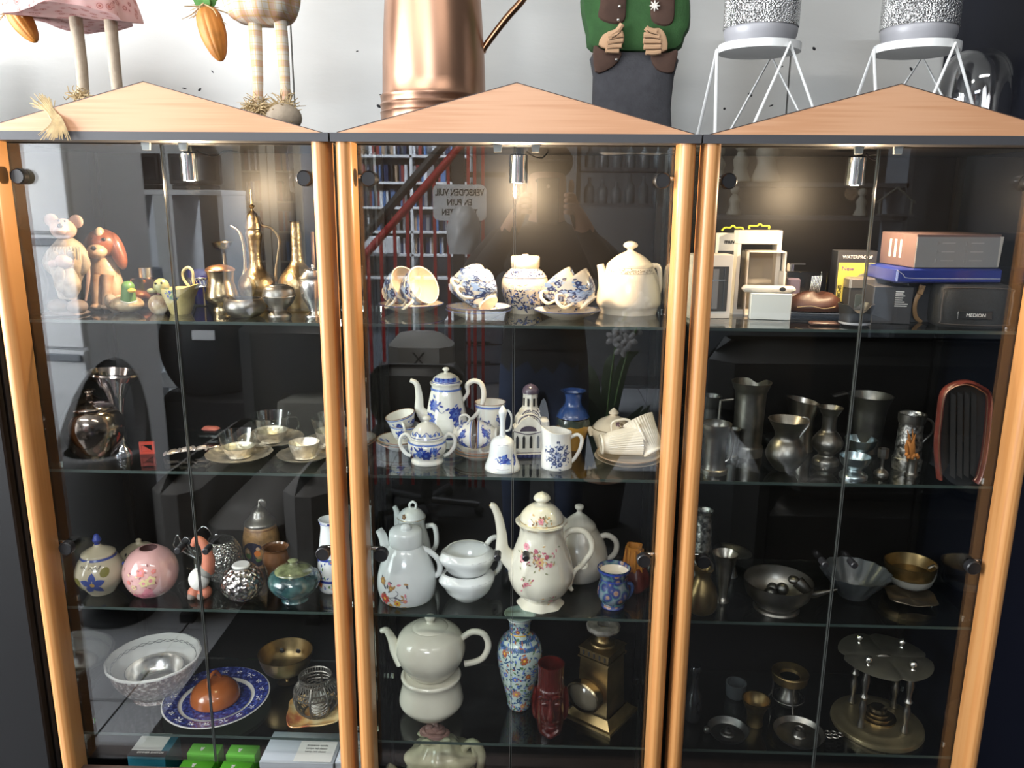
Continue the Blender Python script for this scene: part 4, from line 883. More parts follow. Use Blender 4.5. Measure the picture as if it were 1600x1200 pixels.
# square yellow dish + filigree lantern
A = At(493, 1138, S4, 36); C = thing('square_dish', 'square yellow and rust glazed dish under the lantern', 'dish', A.P, .2); h = A.r(41)
DISHM = ramp_mat('rust_dish', 'noise', 22, [(.38, (.36, .10, .04)), (.5, (.62, .36, .12)), (.62, (.72, .58, .30))], .2, coat=.6)
m = MB(); n = 40
def sq(k, s): 
    t = 2*math.pi*k/n; c_, s_ = math.cos(t), math.sin(t); q = (abs(c_)**5+abs(s_)**5)**(-.2); return s*q*c_*(1+.02*math.sin(8*t)), s*q*s_*(1+.02*math.sin(8*t))
for s, z in ((.0, .0), (.55, .0), (.8, .004), (1.0, .011), (.985, .013), (.78, .0065), (.55, .003), (.0, .003)):
    for k in range(n): x, y = sq(k, h*s); m.v.append(Vector((x, y, z)))
for i in range(7):
    for k in range(n): k2 = (k+1) % n; m.face([i*n+k, i*n+k2, (i+1)*n+k2, (i+1)*n+k])
m.build('dish_body', DISHM, C)
B_ = A.P+Vector((.004, .006, .0036)); C = thing('filigree_lantern', 'round silver filigree candle lantern on the square dish', 'lantern', B_)
FIL = mat('tarnished_filigree', (.16, .15, .13), .4, .8)
pr = cat([(A.r(20), 0), (A.r(28), .012), (A.r(35), .032), (A.r(33), .056), (A.r(24), .074), (A.r(25), .086)], 4)
def rat(z):
    for (r0, z0), (r1, z1) in zip(pr, pr[1:]):
        if z0 <= z <= z1: return r0+(r1-r0)*(z-z0)/max(z1-z0, 1e-6)
    return pr[-1][0]
m = MB()
def rp(t, z): r = rat(z); return Vector((r*math.sin(t), -r*math.cos(t), z))
for z in (0.001, .012, .05, .06, .074, .085): m.tube([rp(k*.2618, z) for k in range(24)], .0018, 5, sm=1, closed=True)
for k in range(8): m.tube([rp(k*.785, z) for z in (0.001, .012, .03, .05, .06, .074)], .0024, 5, sm=2)
for k in range(36):
    t = k*math.pi/18
    for s in (-1, 1):
        m.tube([rp(t, .0), rp(t+s*.087, .006), rp(t, .012)], .001, 4, sm=2); m.tube([rp(t, .05), rp(t+s*.087, .062), rp(t, .074)], .001, 4, sm=2); m.tube([rp(t, .074), rp(t+s*.12, .080), rp(t, .085)], .001, 4, sm=2)
for k in range(0, 8, 2):
    for j in range(5):
        z = .014+j*.0075; t = k*.785+.39
        m.tube([rp(t-.36, z), rp(t, z+.0075), rp(t+.36, z)], .001, 4, sm=2); m.tube([rp(t-.36, z+.0075), rp(t, z), rp(t+.36, z+.0075)], .001, 4, sm=2)
m.build('openwork', FIL, C)
MB().lathe(vessel([(.014, .003), (.016, .006), (.018, .036)], .001), 24).build('glass_cup', mat('frosted_glass', (.62, .62, .56), .4), C)
# ================================================================ LEFT CABINET, FLOOR
S5b = S5; CARD = mat('teal_card', (.02, .19, .27), .5); GRNC = mat('bright_green_card', (.10, .42, .03), .5); GREYCARD = mat('grey_card', (.52, .55, .60), .6); DARKCARD = mat('dark_card', (.03, .03, .034), .5)
def corner_box(name, label, cat_, u0, v0, u1, depth, z0, z1, m, rz=0, group=None):
    """box whose top front edge runs between two photo columns"""
    a, b = hz(u0, v0, z1), hz(u1, v0, z1); wd = (b-a).length
    C = thing(name, label, cat_, Vector((a.x+b.x, a.y+b.y, 0))/2+Vector((0, depth/2, z0)), rz, group)
    MB().box((-wd/2, -depth/2, 0), (wd/2, depth/2, z1-z0), 0, .001).build('carton', m, C)
    return C, wd, z1-z0
FLAT = lambda x, y, z, rz=0: Matrix.Translation((x, y, z)) @ Matrix.Rotation(rz, 4, 'Z')
C, wd, h = corner_box('dimmer_box', 'teal and white dimmer switch box on the cabinet floor', 'box', 198, 1182, 258, .075, .236, .42, CARD)
MB().box((-wd/2, -.036, h), (wd*.30, .0375, h+.0006)).build('white_panel', WHITEB, C); MB().box((-wd/2, -.0376, h-.001), (wd/2, -.030, h+.0008)).build('black_band', DARKCARD, C)
text('DIMMER SWITCH', .0075, WHITEB, C, FLAT(.004, -.026, h+.0010)); MB().box((-wd/2, -.033, h+.0006), (wd/2, -.0195, h+.0008)).build('title_band', DARKCARD, C)
for k, (u0, u1, v, lb) in enumerate(((291, 340, 1178, 'bright green box with white emblem, rear left of four'), (352, 398, 1180, 'bright green box with white emblem, rear right of four'), (276, 328, 1204, 'bright green box with white emblem, front left of four'), (340, 388, 1206, 'bright green box with white emblem, front right of four'))):
    C, wd, h = corner_box('green_box', lb, 'box', u0, v, u1, .034, .236, .42 if k < 2 else .416, GRNC, 0, 'bright green boxes on the cabinet floor')
    e = MB(); 
    for dx, dy, q in ((0, 0, .0035), (-.003, .003, .0013), (.003, .003, .0013), (0, -.004, .0028)): e.mark().lathe([(0, .0004), (q, .0004), (q, 0)], 12).tf(Matrix.Translation((dx-.006, dy, h)))
    e.build('emblem', WHITEB, C)
for u0, u1, lb in ((404, 521, 'pale grey lamp box with printed label on the cabinet floor'), (523, 568, 'pale grey lamp box at the right side of the cabinet floor')):
    C, wd, h = corner_box('lamp_box', lb, 'box', u0, 1192, u1, .10, .236, .425, GREYCARD)
    MB().box((-wd*.05 if u0 < 450 else -wd*.4, -.045, h), (wd*.46, .02, h+.0005)).build('paper_label', WHITEB, C)
    for j, s in enumerate(('Ambiance candle', 'Lampe led classic', 'Lamp Led classic')): text(s, .0068, BLKP, C, FLAT(wd*.2 if u0 < 450 else .01, .006-j*.010, h+.0007))
# ================================================================ CUPS AND SAUCERS
def axes(P, Nv, spin=0):
    q = Vector(Nv).normalized().to_track_quat('Z', 'Y').to_matrix().to_4x4()
    return Matrix.Translation(P) @ q @ Matrix.Rotation(spin, 4, 'Z')
CUPPR = [(.50, 0), (.52, .05), (.47, .09), (.72, .30), (.88, .58), (.97, .85), (1.0, 1.0)]
TALLPR = [(.62, 0), (.66, .04), (.62, .10), (.76, .35), (.86, .65), (.95, .9), (1.0, 1.0)]
def cup(label, P, Nv, r, h, body, inside, group, spin=0, paint=None, pats=None, pr0=CUPPR, ribs=False, hs=1.0, rimm=None):
    """P is the middle of the foot, Nv points from foot to rim"""
    C = thing('cup', label, 'cup', (0, 0, 0), 0, group); C.matrix_world = axes(P, Nv, spin)
    pr = [(a*r, b*h) for a, b in pr0]; o = cat(pr, 4)
    w_ = (lambda th, rr, z: 1+(.022*math.cos(th*36) if z > h*.12 else 0)) if ribs else None
    MB().lathe([(0, .0015)] + [(o[0][0]-.003, .0015)] + o + [(o[-1][0]-.0018, h)], 72 if ribs else 36, w_).build('body', body, C)
    MB().lathe([(o[-1][0]-.0018, h)] + [(max(q-.0018, .001), z) for q, z in reversed(o) if z > .006] + [(0, .006)], 36).build('inside', inside, C)
    a = h
    MB().tube([Vector((r*.92, 0, a*.72)), Vector((r*1.22*hs, 0, a*.84)), Vector((r*1.50*hs, 0, a*.66)), Vector((r*1.36*hs, 0, a*.36)), Vector((r*.74, 0, a*.32))], [r*.07, r*.085, r*.085, r*.08, r*.06], 8).build('handle', inside, C)
    if paint:
        Q = Paint(o); paint(Q, r, h); Q.build(pats, C)
    if rimm: MB().tube([Vector((r*math.cos(k*.2618), r*math.sin(k*.2618), h)) for k in range(24)], .0008, 5, sm=1, closed=True).build('rim_line', rimm, C)
    return C
def saucer(label, P, r, body, group, paintm=None, seed=1, line=None, tilt=(0, 0, 1), dense=60, size=.005):
    C = thing('saucer', label, 'saucer', (0, 0, 0), 0, group); C.matrix_world = axes(P, tilt)
    MB().lathe(vessel([(r*.50, 0), (r*.56, .002), (r*.80, .009), (r, .016)], .0022, 3), 48).build('dish', body, C)
    if paintm:
        Q = MB(); rr = random.Random(seed)
        for k in range(dense):
            t = rr.uniform(0, 6.283); d = r*rr.uniform(.62, .95); z = .0041+(d/r-.55)/.45*.0125; x, y = d*math.cos(t), d*math.sin(t); a = rr.uniform(0, 6.28); L = size*rr.uniform(.7, 1.5)
            ca, sa = math.cos(a)*L, math.sin(a)*L
            dz = lambda X, Y: .0048+(min(math.hypot(X, Y)/r, 1)-.55)/.45*.0135
            pts = [(x, y), (x+ca*.5-sa*.3, y+sa*.5+ca*.3), (x+ca, y+sa), (x+ca*.5+sa*.3, y+sa*.5-ca*.3)]
            if max(math.hypot(*p) for p in pts) < r: Q.poly([(X, Y, dz(X, Y)) for X, Y in pts], rr.randrange(len(paintm)))
        Q.build('painted_decoration', paintm, C, smooth=False)
    if line: MB().tube([Vector((r*.995*math.cos(k*.1309), r*.995*math.sin(k*.1309), .0162)) for k in range(48)], .0011, 5, sm=1, closed=True).build('rim_line', line, C)
    return C
def transfer(seed):
    def f(Q, r, h):
        rr = random.Random(seed); L = r*.8*3.14
        for k in range(260):
            a, z = rr.uniform(-L, L), h*rr.uniform(.2, .93)
            if rr.random() < .3: Q.flower(a, z, r*.15*rr.uniform(.7, 1.3), 5, rr.choice([0, 1]), 1, rr.random()*6)
            else: Q.leaf(a, z, r*.23*rr.uniform(.6, 1.5), r*.10, rr.uniform(0, 6.28), rr.choice([0, 0, 1]))
        for k in range(14): a, z = rr.uniform(-L, L), h*rr.uniform(.25, .7); Q.stroke([(a, z), (a+.006, z+.003), (a+.011, z+.001), (a+.018, z+.004)], .0012, 0)
    return f
TR = [INK, LBLUE]
# ================================================================ MIDDLE CABINET, TOP SHELF
g = 'willow cups on the top shelf'; gs = 'willow saucers on the top shelf'
A = At(643, 490, S1, 26); saucer('willow saucer under the two cups farthest left', A.P, A.r(50), BONE, gs, TR, 1, INK); r_ = A.r(30)
Nv = Vector((.70, -.50, .42)).normalized()
def lay(A, rim, Nv, h, dy=0):
    q = A.P + A.p(rim[0], rim[1], dy) - Nv*h
    return q
h_ = r_*1.42
cup('willow cup on its side with its open mouth facing the room', lay(A, (662, 440), Nv, h_, -.030)+Vector((0, 0, -.006)), Nv, r_, h_, BONE, BONE, g, -2.5, transfer(3), TR, rimm=BONE)
cup('willow cup lying behind the one with its open mouth in view', lay(A, (634, 442), Nv, h_*.96, -.014)+Vector((0, 0, -.003)), Nv, r_*.98, h_, BONE, BONE, g, -2.5, transfer(4), TR)
A = At(748, 500, S1, 26); saucer('lower of two stacked willow saucers left of the ginger jar', A.P, A.r(51), BONE, gs, None, 2, INK); saucer('upper of two stacked willow saucers left of the ginger jar', A.P+Vector((0, 0, .006)), A.r(50), BONE, gs, TR, 2, INK)
Nv = Vector((-.52, .50, .62)).normalized()
cup('willow cup with its white foot facing front', A.P+A.p(764, 469, -.026)+Vector((0, 0, -.008)), Nv, r_, h_, BONE, BONE, g, .10, transfer(6), TR)
cup('willow cup half hidden behind the one showing its foot', A.P+A.p(752, 459, -.002)+Vector((0, 0, -.010)), Nv, r_*1.02, h_, BONE, BONE, g, .25, transfer(7), TR)
A = At(886, 500, S1, 26); saucer('willow saucer between the ginger jar and the white teapot', A.P, A.r(52), BONE, gs, TR, 3, INK)
Nv = Vector((-.56, .10, .80)).normalized(); Nv2 = Vector((.56, .25, -.80)).normalized()
cup('willow cup leaning towards the white teapot', A.P+A.p(920, 474, -.010), Vector((-.62, .22, .74)), r_*.98, h_, BONE, BONE, g, -.6, transfer(8), TR)
cup('willow cup leaning behind the one beside the white teapot', A.P+A.p(893, 469, .02), Vector((-.62, .25, .74)), r_*.98, h_*.95, BONE, BONE, g, -.5, transfer(9), TR)
# ginger jar
A = At(820, 487, S1, 22, y=.185); C = thing('ginger_jar', 'round blue and white ginger jar with white cap', 'jar', A.P); z_ = A.z
pts = [(24, 486), (28, 478), (35, 460), (37, 444), (33, 430), (23, 420), (21, 417)]; turned(A, 'body', pts, BONE, C, op=False); Q = Paint(outer(A, pts)); rr = random.Random(12)
for k in range(170):
    a, v = rr.uniform(-.06, .06), rr.uniform(452, 482)
    Q.leaf(a, z_(v), .007*rr.uniform(.5, 1.4), .003, rr.uniform(0, 6.28), rr.choice([0, 0, 1]))
for k in range(50): a = -.06+k*.0024; Q.leaf(a, z_(425+3*math.sin(k*2.1)), .005, .0022, rr.uniform(0, 6.28), 0)
for k in range(26): a, v = rr.uniform(-.05, .05), rr.uniform(440, 452); Q.leaf(a, z_(v), .008, .002, rr.uniform(-.4, .4), 2)
Q.ring(z_(432), .001, 0); Q.build([INK, MBLUE, LBLUE], C)
turned(A, 'cap', None, BONE, C, op=False, prof=[(A.r(21), z_(418)), (A.r(22.5), z_(416)), (A.r(22.5), z_(402)), (A.r(21), z_(400)), (A.r(5), z_(399.5)), (A.r(4.5), z_(397))], sm=1)
# white teapot
def teapot_handle(A, pts, r, m, C, name='handle'): return MB().tube([A.p(*q) for q in pts], r if isinstance(r, list) else A.r(r), 12).build(name, m, C)
A = At(981, 494, S1, 44); C = thing('teapot', 'plain white teapot with gold printed band and round knob', 'teapot', A.P); z_ = A.z
pts = [(44, 484), (46, 480), (50, 472), (49, 455), (44, 432), (38, 418), (35, 413)]; turned(A, 'body', pts, BONE, C, op=False, seg=48)
turned(A, 'lid', None, BONE, C, op=False, prof=[(A.r(36), z_(414)), (A.r(33), z_(410)), (A.r(20), z_(399)), (A.r(8), z_(393)), (A.r(5), z_(391)), (A.r(5), z_(389)), (A.r(11), z_(385)), (A.r(10), z_(380)), (A.r(4), z_(377)), (.0005, z_(377))])
MB().tube([A.p(952, 468, -.012), A.p(948, 450, -.012), A.p(941, 425, -.008), A.p(938, 413, -.006)], [A.r(15), A.r(13), A.r(7), A.r(5.5)], 14).build('spout', BONE, C)
teapot_handle(A, [(1016, 415), (1028, 416), (1031, 428), (1031, 446), (1028, 462)], 4, BONE, C)
Q = Paint(outer(A, pts)); rr = random.Random(1)
for k in range(60): a = -.05+k*.0017; Q.leaf(a, z_(421+rr.uniform(-2, 2)), .004, .0016, rr.uniform(0, 6.28), 0)
Q.ring(z_(425), .0006, 0); Q.ring(z_(416.5), .0006, 0); Q.build([mat('taupe_print', (.30, .24, .17), .4)], C)
# ================================================================ MIDDLE CABINET, SECOND SHELF
CW = CHINA; BP = [DBLUE, MBLUE]
def onion(seed, n=3, full=3.14):
    def f(Q, r, h):
        rr = random.Random(seed)
        for k in range(n):
            a = -full*r*.9+2*full*r*.9*(k+.5)/n; z = h*rr.uniform(.5, .66); R = r*.30
            Q.flower(a, z, R, 8, 0, 1, rr.random()); Q.flower(a, z, R*.6, 6, 1, 0, .4)
            for j in range(7): Q.leaf(a+rr.uniform(-1.5, 1.5)*R, z+rr.uniform(-1.1, 1.1)*R, R*.8, R*.32, rr.uniform(0, 6.28), rr.choice([0, 1]))
            Q.stroke([(a-R, z-R), (a-R*.4, z-R*1.25), (a+R*.5, z-R*.9), (a+R*1.3, z-R*1.2), (a+R*1.5, z-R*.5)], .0009, 0)
        Q.ring(h*.93, h*.05, 1)
    return f
A = At(698, 680, S2, 26, y=.215); C = thing('coffee_pot', 'tall blue onion pattern coffee pot with eight sides', 'coffee pot', A.P); z_ = A.z
pts = [(26, 690), (28, 684), (26, 680), (34, 668), (34, 655), (30, 635), (26, 615), (23, 604), (26, 597)]
oct_ = lambda th, r, z: (math.cos(math.pi/8)/math.cos(((th+math.pi/8) % (math.pi/4))-math.pi/8))*.5+.5
turned(A, 'body', pts, CW, C, op=False, seg=48, wob=oct_)
turned(A, 'lid', None, CW, C, op=False, prof=[(A.r(25), z_(598)), (A.r(22), z_(597)), (A.r(19), z_(590)), (A.r(10), z_(584)), (A.r(3), z_(582)), (A.r(3), z_(580)), (A.r(5.5), z_(577)), (A.r(3), z_(574)), (.0005, z_(574))])
MB().tube([A.p(670, 655), A.p(656, 640), A.p(655, 620), A.p(651, 600), A.p(641, 594)], [A.r(13), A.r(8), A.r(6), A.r(4.5), A.r(3.2)], 12).build('spout', CW, C)
teapot_handle(A, [(721, 628), (731, 614), (730, 602), (740, 595), (752, 600), (756, 618), (750, 640), (736, 656)], [A.r(3), A.r(3), A.r(4), A.r(4), A.r(4), A.r(4), A.r(3.5), A.r(3)], CW, C)
Q = Paint(outer(A, pts)); rr = random.Random(21)
for a, v, R in ((-18, 628, 10), (18, 640, 12), (22, 656, 8), (-22, 648, 9), (-20, 664, 8)):
    Q.flower(A.r(a), z_(v), A.r(R), 8, 0, 1, rr.random()); Q.flower(A.r(a), z_(v), A.r(R*.6), 5, 1, 0)
    for j in range(8): Q.leaf(A.r(a+rr.uniform(-10, 10)), z_(v+rr.uniform(-11, 11)), A.r(7), A.r(3), rr.uniform(0, 6.28), rr.choice([0, 1]))
Q.stroke([(A.r(-14), z_(630)), (A.r(-4), z_(638)), (A.r(4), z_(632)), (A.r(14), z_(634))], .001, 0); Q.stroke([(A.r(18), z_(656)), (A.r(16), z_(668)), (A.r(17), z_(676))], .0012, 0)
Q.ring(z_(606), A.r(3), 1); Q.ring(z_(678), A.r(4), 0); Q.build(BP, C)
Q = Paint(cat([(A.r(22), z_(597)), (A.r(19), z_(590)), (A.r(10), z_(584)), (A.r(3), z_(582))], 4))
for k in range(10): Q.disc(-.022+k*.005, z_(591), A.r(3), k % 2, 7)
Q.ring(z_(595), .0014, 0); Q.build(BP, C)
# stacked cups on the left
g2 = 'blue onion cups'; gs2 = 'blue onion saucers'
A = At(626, 706, S2, 20); saucer('lower blue onion saucer under the stacked cups', A.P, A.r(36), CW, gs2, None, 1, BRNP); saucer('upper blue onion saucer under the stacked cups', A.P+Vector((0, 0, .006)), A.r(36), CW, gs2, BP, 5, BRNP, dense=24, size=.008)
r_ = A.r(23); h_ = r_*1.25
B = A.P+Vector((A.r(6), .008, .011)); cup('lower of two stacked blue onion cups, standing', B, (0, 0, 1), r_, h_, CW, CW, g2, -2.0, onion(31, 5), BP, rimm=BRNP)
cup('upper of two stacked blue onion cups, tilted', B+Vector((A.r(0), 0, h_*.60)), (-.22, -.10, .95), r_*1.0, h_, CW, CW, g2, -.15, onion(32, 5), BP, rimm=BRNP)
# sugar bowl
A = At(668, 728, S2, 22); C = thing('sugar_bowl', 'blue onion pattern sugar bowl with two handles and lid', 'sugar bowl', A.P); z_ = A.z
pts = [(25, 722), (25, 718), (22, 714), (29, 703), (30, 692), (25, 685), (27, 682)]; turned(A, 'body', pts, CW, C, op=False, seg=40)
lp = [(A.r(26), z_(683)), (A.r(25), z_(680)), (A.r(21), z_(671)), (A.r(12), z_(662)), (A.r(4), z_(659)), (A.r(4), z_(657)), (A.r(7), z_(654)), (A.r(5), z_(650)), (.0005, z_(648))]
turned(A, 'lid', None, CW, C, op=False, prof=lp)
for s in (-1, 1): teapot_handle(A, [(668+s*24, 688), (668+s*33, 678), (668+s*42, 684), (668+s*42, 697), (668+s*34, 708), (668+s*26, 712)], 3, CW, C)
Q = Paint(outer(A, pts)); Q.flower(A.r(2), z_(704), A.r(9), 6, 0, 1); Q.flower(A.r(-9), z_(701), A.r(6), 6, 1, 0); Q.flower(A.r(16), z_(697), A.r(6), 6, 1, 0)
rr = random.Random(4)
for j in range(34): Q.leaf(A.r(rr.uniform(-24, 26)), z_(rr.uniform(694, 711)), A.r(7.5), A.r(3), rr.uniform(0, 6.28), rr.choice([0, 1]))
Q.ring(z_(689), A.r(2), 1); Q.build(BP, C)
Q = Paint(cat(lp[:5], 4)); Q.stroke([(A.r(-26+k*4), z_(674+3*math.sin(k*1.57))) for k in range(14)], .0012, 0)
for k in range(7): Q.disc(A.r(-24+k*8), z_(675), A.r(2.2), 1, 7)
Q.ring(z_(680), .0012, 0); Q.build(BP, C)
# lying cups
A = At(748, 721, S2, 22); saucer('lower blue onion saucer beside the china bell', A.P, A.r(40), CW, gs2, None, 1, BRNP); saucer('upper blue onion saucer beside the china bell', A.P+Vector((0, 0, .006)), A.r(39), CW, gs2, BP, 6, BRNP, dense=20, size=.008)
r_ = A.r(22); h_ = r_*1.38
cup('blue onion cup lying on its side, foot to the left', A.P+A.p(710, 678, -.006), (1, -.08, .02), r_, h_, CW, CW, g2, 1.75, onion(33, 5), BP, rimm=BRNP)
cup('blue onion cup lying on its side behind the bell', A.P+A.p(776, 679, -.004), (-1, -.05, .02), r_, h_, CW, CW, g2, -1.75, onion(34, 5), BP, rimm=BRNP)
A = At(766, 690, S2, 14, y=.235); cup('blue onion cup standing upright behind the coffee pot handle', A.P+Vector((0, 0, .0)), (0, 0, 1), A.r(24), A.z(628), CW, CW, g2, 2.8, onion(35, 5), BP, rimm=BRNP)
# bell
A = At(785, 740, S2, 26); C = thing('china_bell', 'white china table bell with blue bird and tall handle', 'bell', A.P); z_ = A.z
pts = [(28, 731), (27, 726), (22, 712), (20, 698), (17, 688), (9, 682), (5, 680)]; turned(A, 'bell_body', pts, COOLCHINA, C, op=False)
turned(A, 'handle', None, COOLCHINA, C, op=False, prof=[(A.r(5), z_(681)), (A.r(4.5), z_(676)), (A.r(4), z_(662)), (A.r(5.5), z_(650)), (A.r(6.5), z_(643)), (A.r(3), z_(636)), (.0005, z_(633))])
Q = Paint(outer(A, pts)); rr = random.Random(6)
Q.leaf(A.r(-6), z_(716), A.r(22), A.r(6), .15, 0); Q.leaf(A.r(4), z_(712), A.r(10), A.r(5), 1.2, 0); Q.leaf(A.r(6), z_(714), A.r(10), A.r(4), -.5, 1); Q.disc(A.r(3), z_(708), A.r(3.4), 1)
for j in range(14): Q.leaf(A.r(rr.uniform(-8, 18)), z_(rr.uniform(708, 720)), A.r(6), A.r(2), rr.uniform(0, 6.28), rr.choice([0, 1]))
for k in range(7): Q.flower(A.r(22+rr.uniform(-3, 3)), z_(707+k*2), A.r(2.4), 4, 0, 1)
Q.stroke([(A.r(-9), z_(692)), (A.r(-3), z_(690.5)), (A.r(4), z_(690.5)), (A.r(10), z_(692))], .0011, 2); Q.stroke([(A.r(-8), z_(725)), (A.r(2), z_(726)), (A.r(12), z_(725))], .0011, 2); Q.ring(z_(730), .0006, 3); Q.build([DBLUE, MBLUE, mat('grey_script', (.45, .45, .5), .5), GOLD], C)
# delft church
A = At(826, 716, S2, 30); C = thing('china_church', 'delft china church building with domed tower', 'figurine', A.P, .12); z_ = A.z; r_ = A.r
DW = mat('delft_white', (.68, .66, .60), .2, var=.2, vs=40, coat=.5); DP = mat('delft_purple', (.075, .055, .085), .3, var=.3, vs=60, coat=.4)
MB().box((-r_(31), -r_(22), 0), (r_(31), r_(22), z_(702)), 0, .002).build('plinth', DW, C)
m = MB()
for k in range(9): m.ball(Vector((-r_(28)+k*r_(7), -r_(22), z_(706))), (r_(3.5), .0015, r_(3)), 8, 6)
m.box((-r_(31.4), -r_(22.4), 0), (r_(31.4), r_(22.4), .005)); m.build('plinth_scallops', mat('delft_navy', (.02, .025, .10), .3), C)
fz = [(-r_(25), z_(703)), (r_(20), z_(703)), (r_(20), z_(664)), (r_(17), z_(662)), (r_(10), z_(652)), (-r_(2), z_(645)), (-r_(14), z_(652)), (-r_(22), z_(662)), (-r_(25), z_(664))]
MB().prism(fz, -r_(20), r_(5)).build('facade', DW, C)
m = MB()
for x in (-20, -10, 1, 12): m.prism([(r_(x-2), z_(694)), (r_(x+2), z_(694)), (r_(x+2), z_(678)), (r_(x), z_(674)), (r_(x-2), z_(678))], -r_(20)-.0012, -r_(20)+.001)
m.build('arched_windows', BLKP, C)
arc = lambda R, cz, n=12: [(r_(R*math.cos(math.pi*k/n)-3), z_(cz-R*.62*math.sin(math.pi*k/n))) for k in range(n+1)]
MB().prism(arc(13, 668), -r_(20)-.0018, -r_(20)+.001).build('pediment_arch', DP, C)
m = MB(); m.tube([Vector((-r_(25), -r_(20.5), z_(668))), Vector((-r_(3), -r_(20.5), z_(673))), Vector((r_(20), -r_(20.5), z_(668)))], .0011, 5); m.tube([Vector((-r_(25), -r_(20.5), z_(701))), Vector((r_(20), -r_(20.5), z_(701)))], .001, 5, sm=1); m.build('cornice_line', DP, C)
for k, (R, cz, y) in enumerate(((20, 660, -14), (16, 650, -9), (13, 643, -5))):
    MB().prism([(r_(R*math.cos(math.pi*j/14)-1+k*2), z_(cz-R*.85*math.sin(math.pi*j/14))) for j in range(15)], r_(y), r_(18)).build('roof_arch', DW, C)
    q = MB(); q.tube([Vector((r_((R-2.5)*math.cos(math.pi*j/10)-1+k*2), r_(y)-.0006, z_(cz-(R-2.5)*.85*math.sin(math.pi*j/10)))) for j in range(11)], .0011, 5)
    for j in range(1, 12): q.ball(Vector((r_((R-5.5)*math.cos(math.pi*j/12)-1+k*2), r_(y)-.0004, z_(cz-(R-5.5)*.85*math.sin(math.pi*j/12)))), .0013, 6, 4)
    q.build('arch_trim', DP, C)
MB().box((r_(14), -r_(6), z_(703)), (r_(31), r_(18), z_(655)), 0, .004).build('side_wing', DW, C)
m = MB().mark(); m.lathe(solid([(r_(13), z_(640)), (r_(12), z_(636)), (r_(11.5), z_(616)), (r_(12), z_(613))], 1), 8).tf(Matrix.Translation((r_(2), r_(2), 0))).build('tower', DW, C)
m = MB()
for k in range(8): t = k*.785+.39; m.mark(); m.prism([(-r_(1.6), z_(633)), (r_(1.6), z_(633)), (r_(1.6), z_(621)), (-r_(1.6), z_(621))], -.001, .001); m.tf(Matrix.Translation((r_(2), r_(2), 0)) @ Matrix.Rotation(t, 4, 'Z') @ Matrix.Translation((0, -r_(11.2), 0)))
m.build('tower_windows', BLKP, C)
MB().mark().lathe(solid([(r_(13), z_(614)), (r_(12), z_(608)), (r_(8), z_(603)), (r_(2), z_(600))]), 24, lambda t, r, z: 1+.04*math.sin(t*12)).tf(Matrix.Translation((r_(2), r_(2), 0))).build('dome', DP, C)
# blue and ochre vase
A = At(894, 697, S2, 16, y=.2); C = thing('two_tone_vase', 'vase with blue neck and mustard lower half', 'vase', A.P); z_ = A.z
pts = [(14, 697), (16, 693), (22, 680), (27, 664), (26, 650), (20, 639), (14, 632), (13, 622), (15, 614), (20, 610)]; pr = outer(A, pts)
zs1, zs2 = z_(660), z_(652)
lo = [(r, z) for r, z in pr if z <= zs1]; mi_ = [(r, z) for r, z in pr if zs1-.004 <= z <= zs2+.003]; hi = [(r, z) for r, z in pr if z >= zs2]
dr = lambda th, r, z: (r, z-.003*abs(math.sin(th*4+.6)))
MB().lathe([(0, 0)] + lo, 40).build('lower_body', mat('mustard_glaze', (.52, .27, .04), .18, var=.25, vs=20, coat=.6), C)
MB().lathe([(r+.0004, z) for r, z in mi_], 40, dr).build('dark_band', mat('olive_glaze', (.045, .06, .04), .15, var=.5, vs=40, coat=.7), C)
MB().lathe([(r+.0002, z) for r, z in hi] + [(r-.002, z) for r, z in reversed(hi)], 40).build('upper_body', mat('cobalt_glaze', (.028, .07, .22), .18, var=.4, vs=50, coat=.6), C)
# milk jug
A = At(869, 736, S2, 23); C = thing('milk_jug', 'white milk jug with a round bouquet of dark blue flowers', 'jug', A.P); z_ = A.z
pts = [(23, 730), (24.5, 727), (24, 712), (22.5, 695), (22, 682), (23.5, 672)]
wj = lambda th, r, z: (r*(1+.12*max(0, math.cos(th+1.35))**6*max(0, (z-.04)/.03)), z+(.010*max(0, math.cos(th+1.35))**3-.004*max(0, -math.cos(th+1.35)))*max(0, min(1, (z-.045)/.03)))
turned(A, 'body', pts, CHINA, C, seg=48, wob=wj)
teapot_handle(A, [(890, 684), (902, 679), (909, 686), (906, 702), (898, 716), (892, 722)], 3, CHINA, C)
Q = Paint(outer(A, pts)); rr = random.Random(14); cz = z_(706)
for R, n, mi in ((7.5, 9, 0), (5.5, 7, 1), (3.2, 6, 0)): Q.flower(A.r(1), cz, A.r(R), n, mi, 1)
for t, d in ((1.2, 14), (2.3, 13), (.2, 13), (3.6, 12), (5.0, 14), (4.3, 12), (5.8, 12)):
    Q.flower(A.r(1+d*math.cos(t)), cz+A.r(d*math.sin(t)), A.r(4.2), 6, 0, 1)
for j in range(70): t, d = rr.uniform(0, 6.28), rr.uniform(8, 20); Q.leaf(A.r(1+d*math.cos(t)), cz+A.r(d*math.sin(t)*1.05), A.r(5.2), A.r(2.2), rr.uniform(0, 6.28), rr.choice([0, 0, 1]))
Q.build([INK, mat('grey_blue_paint', (.40, .44, .58), .4)], C)
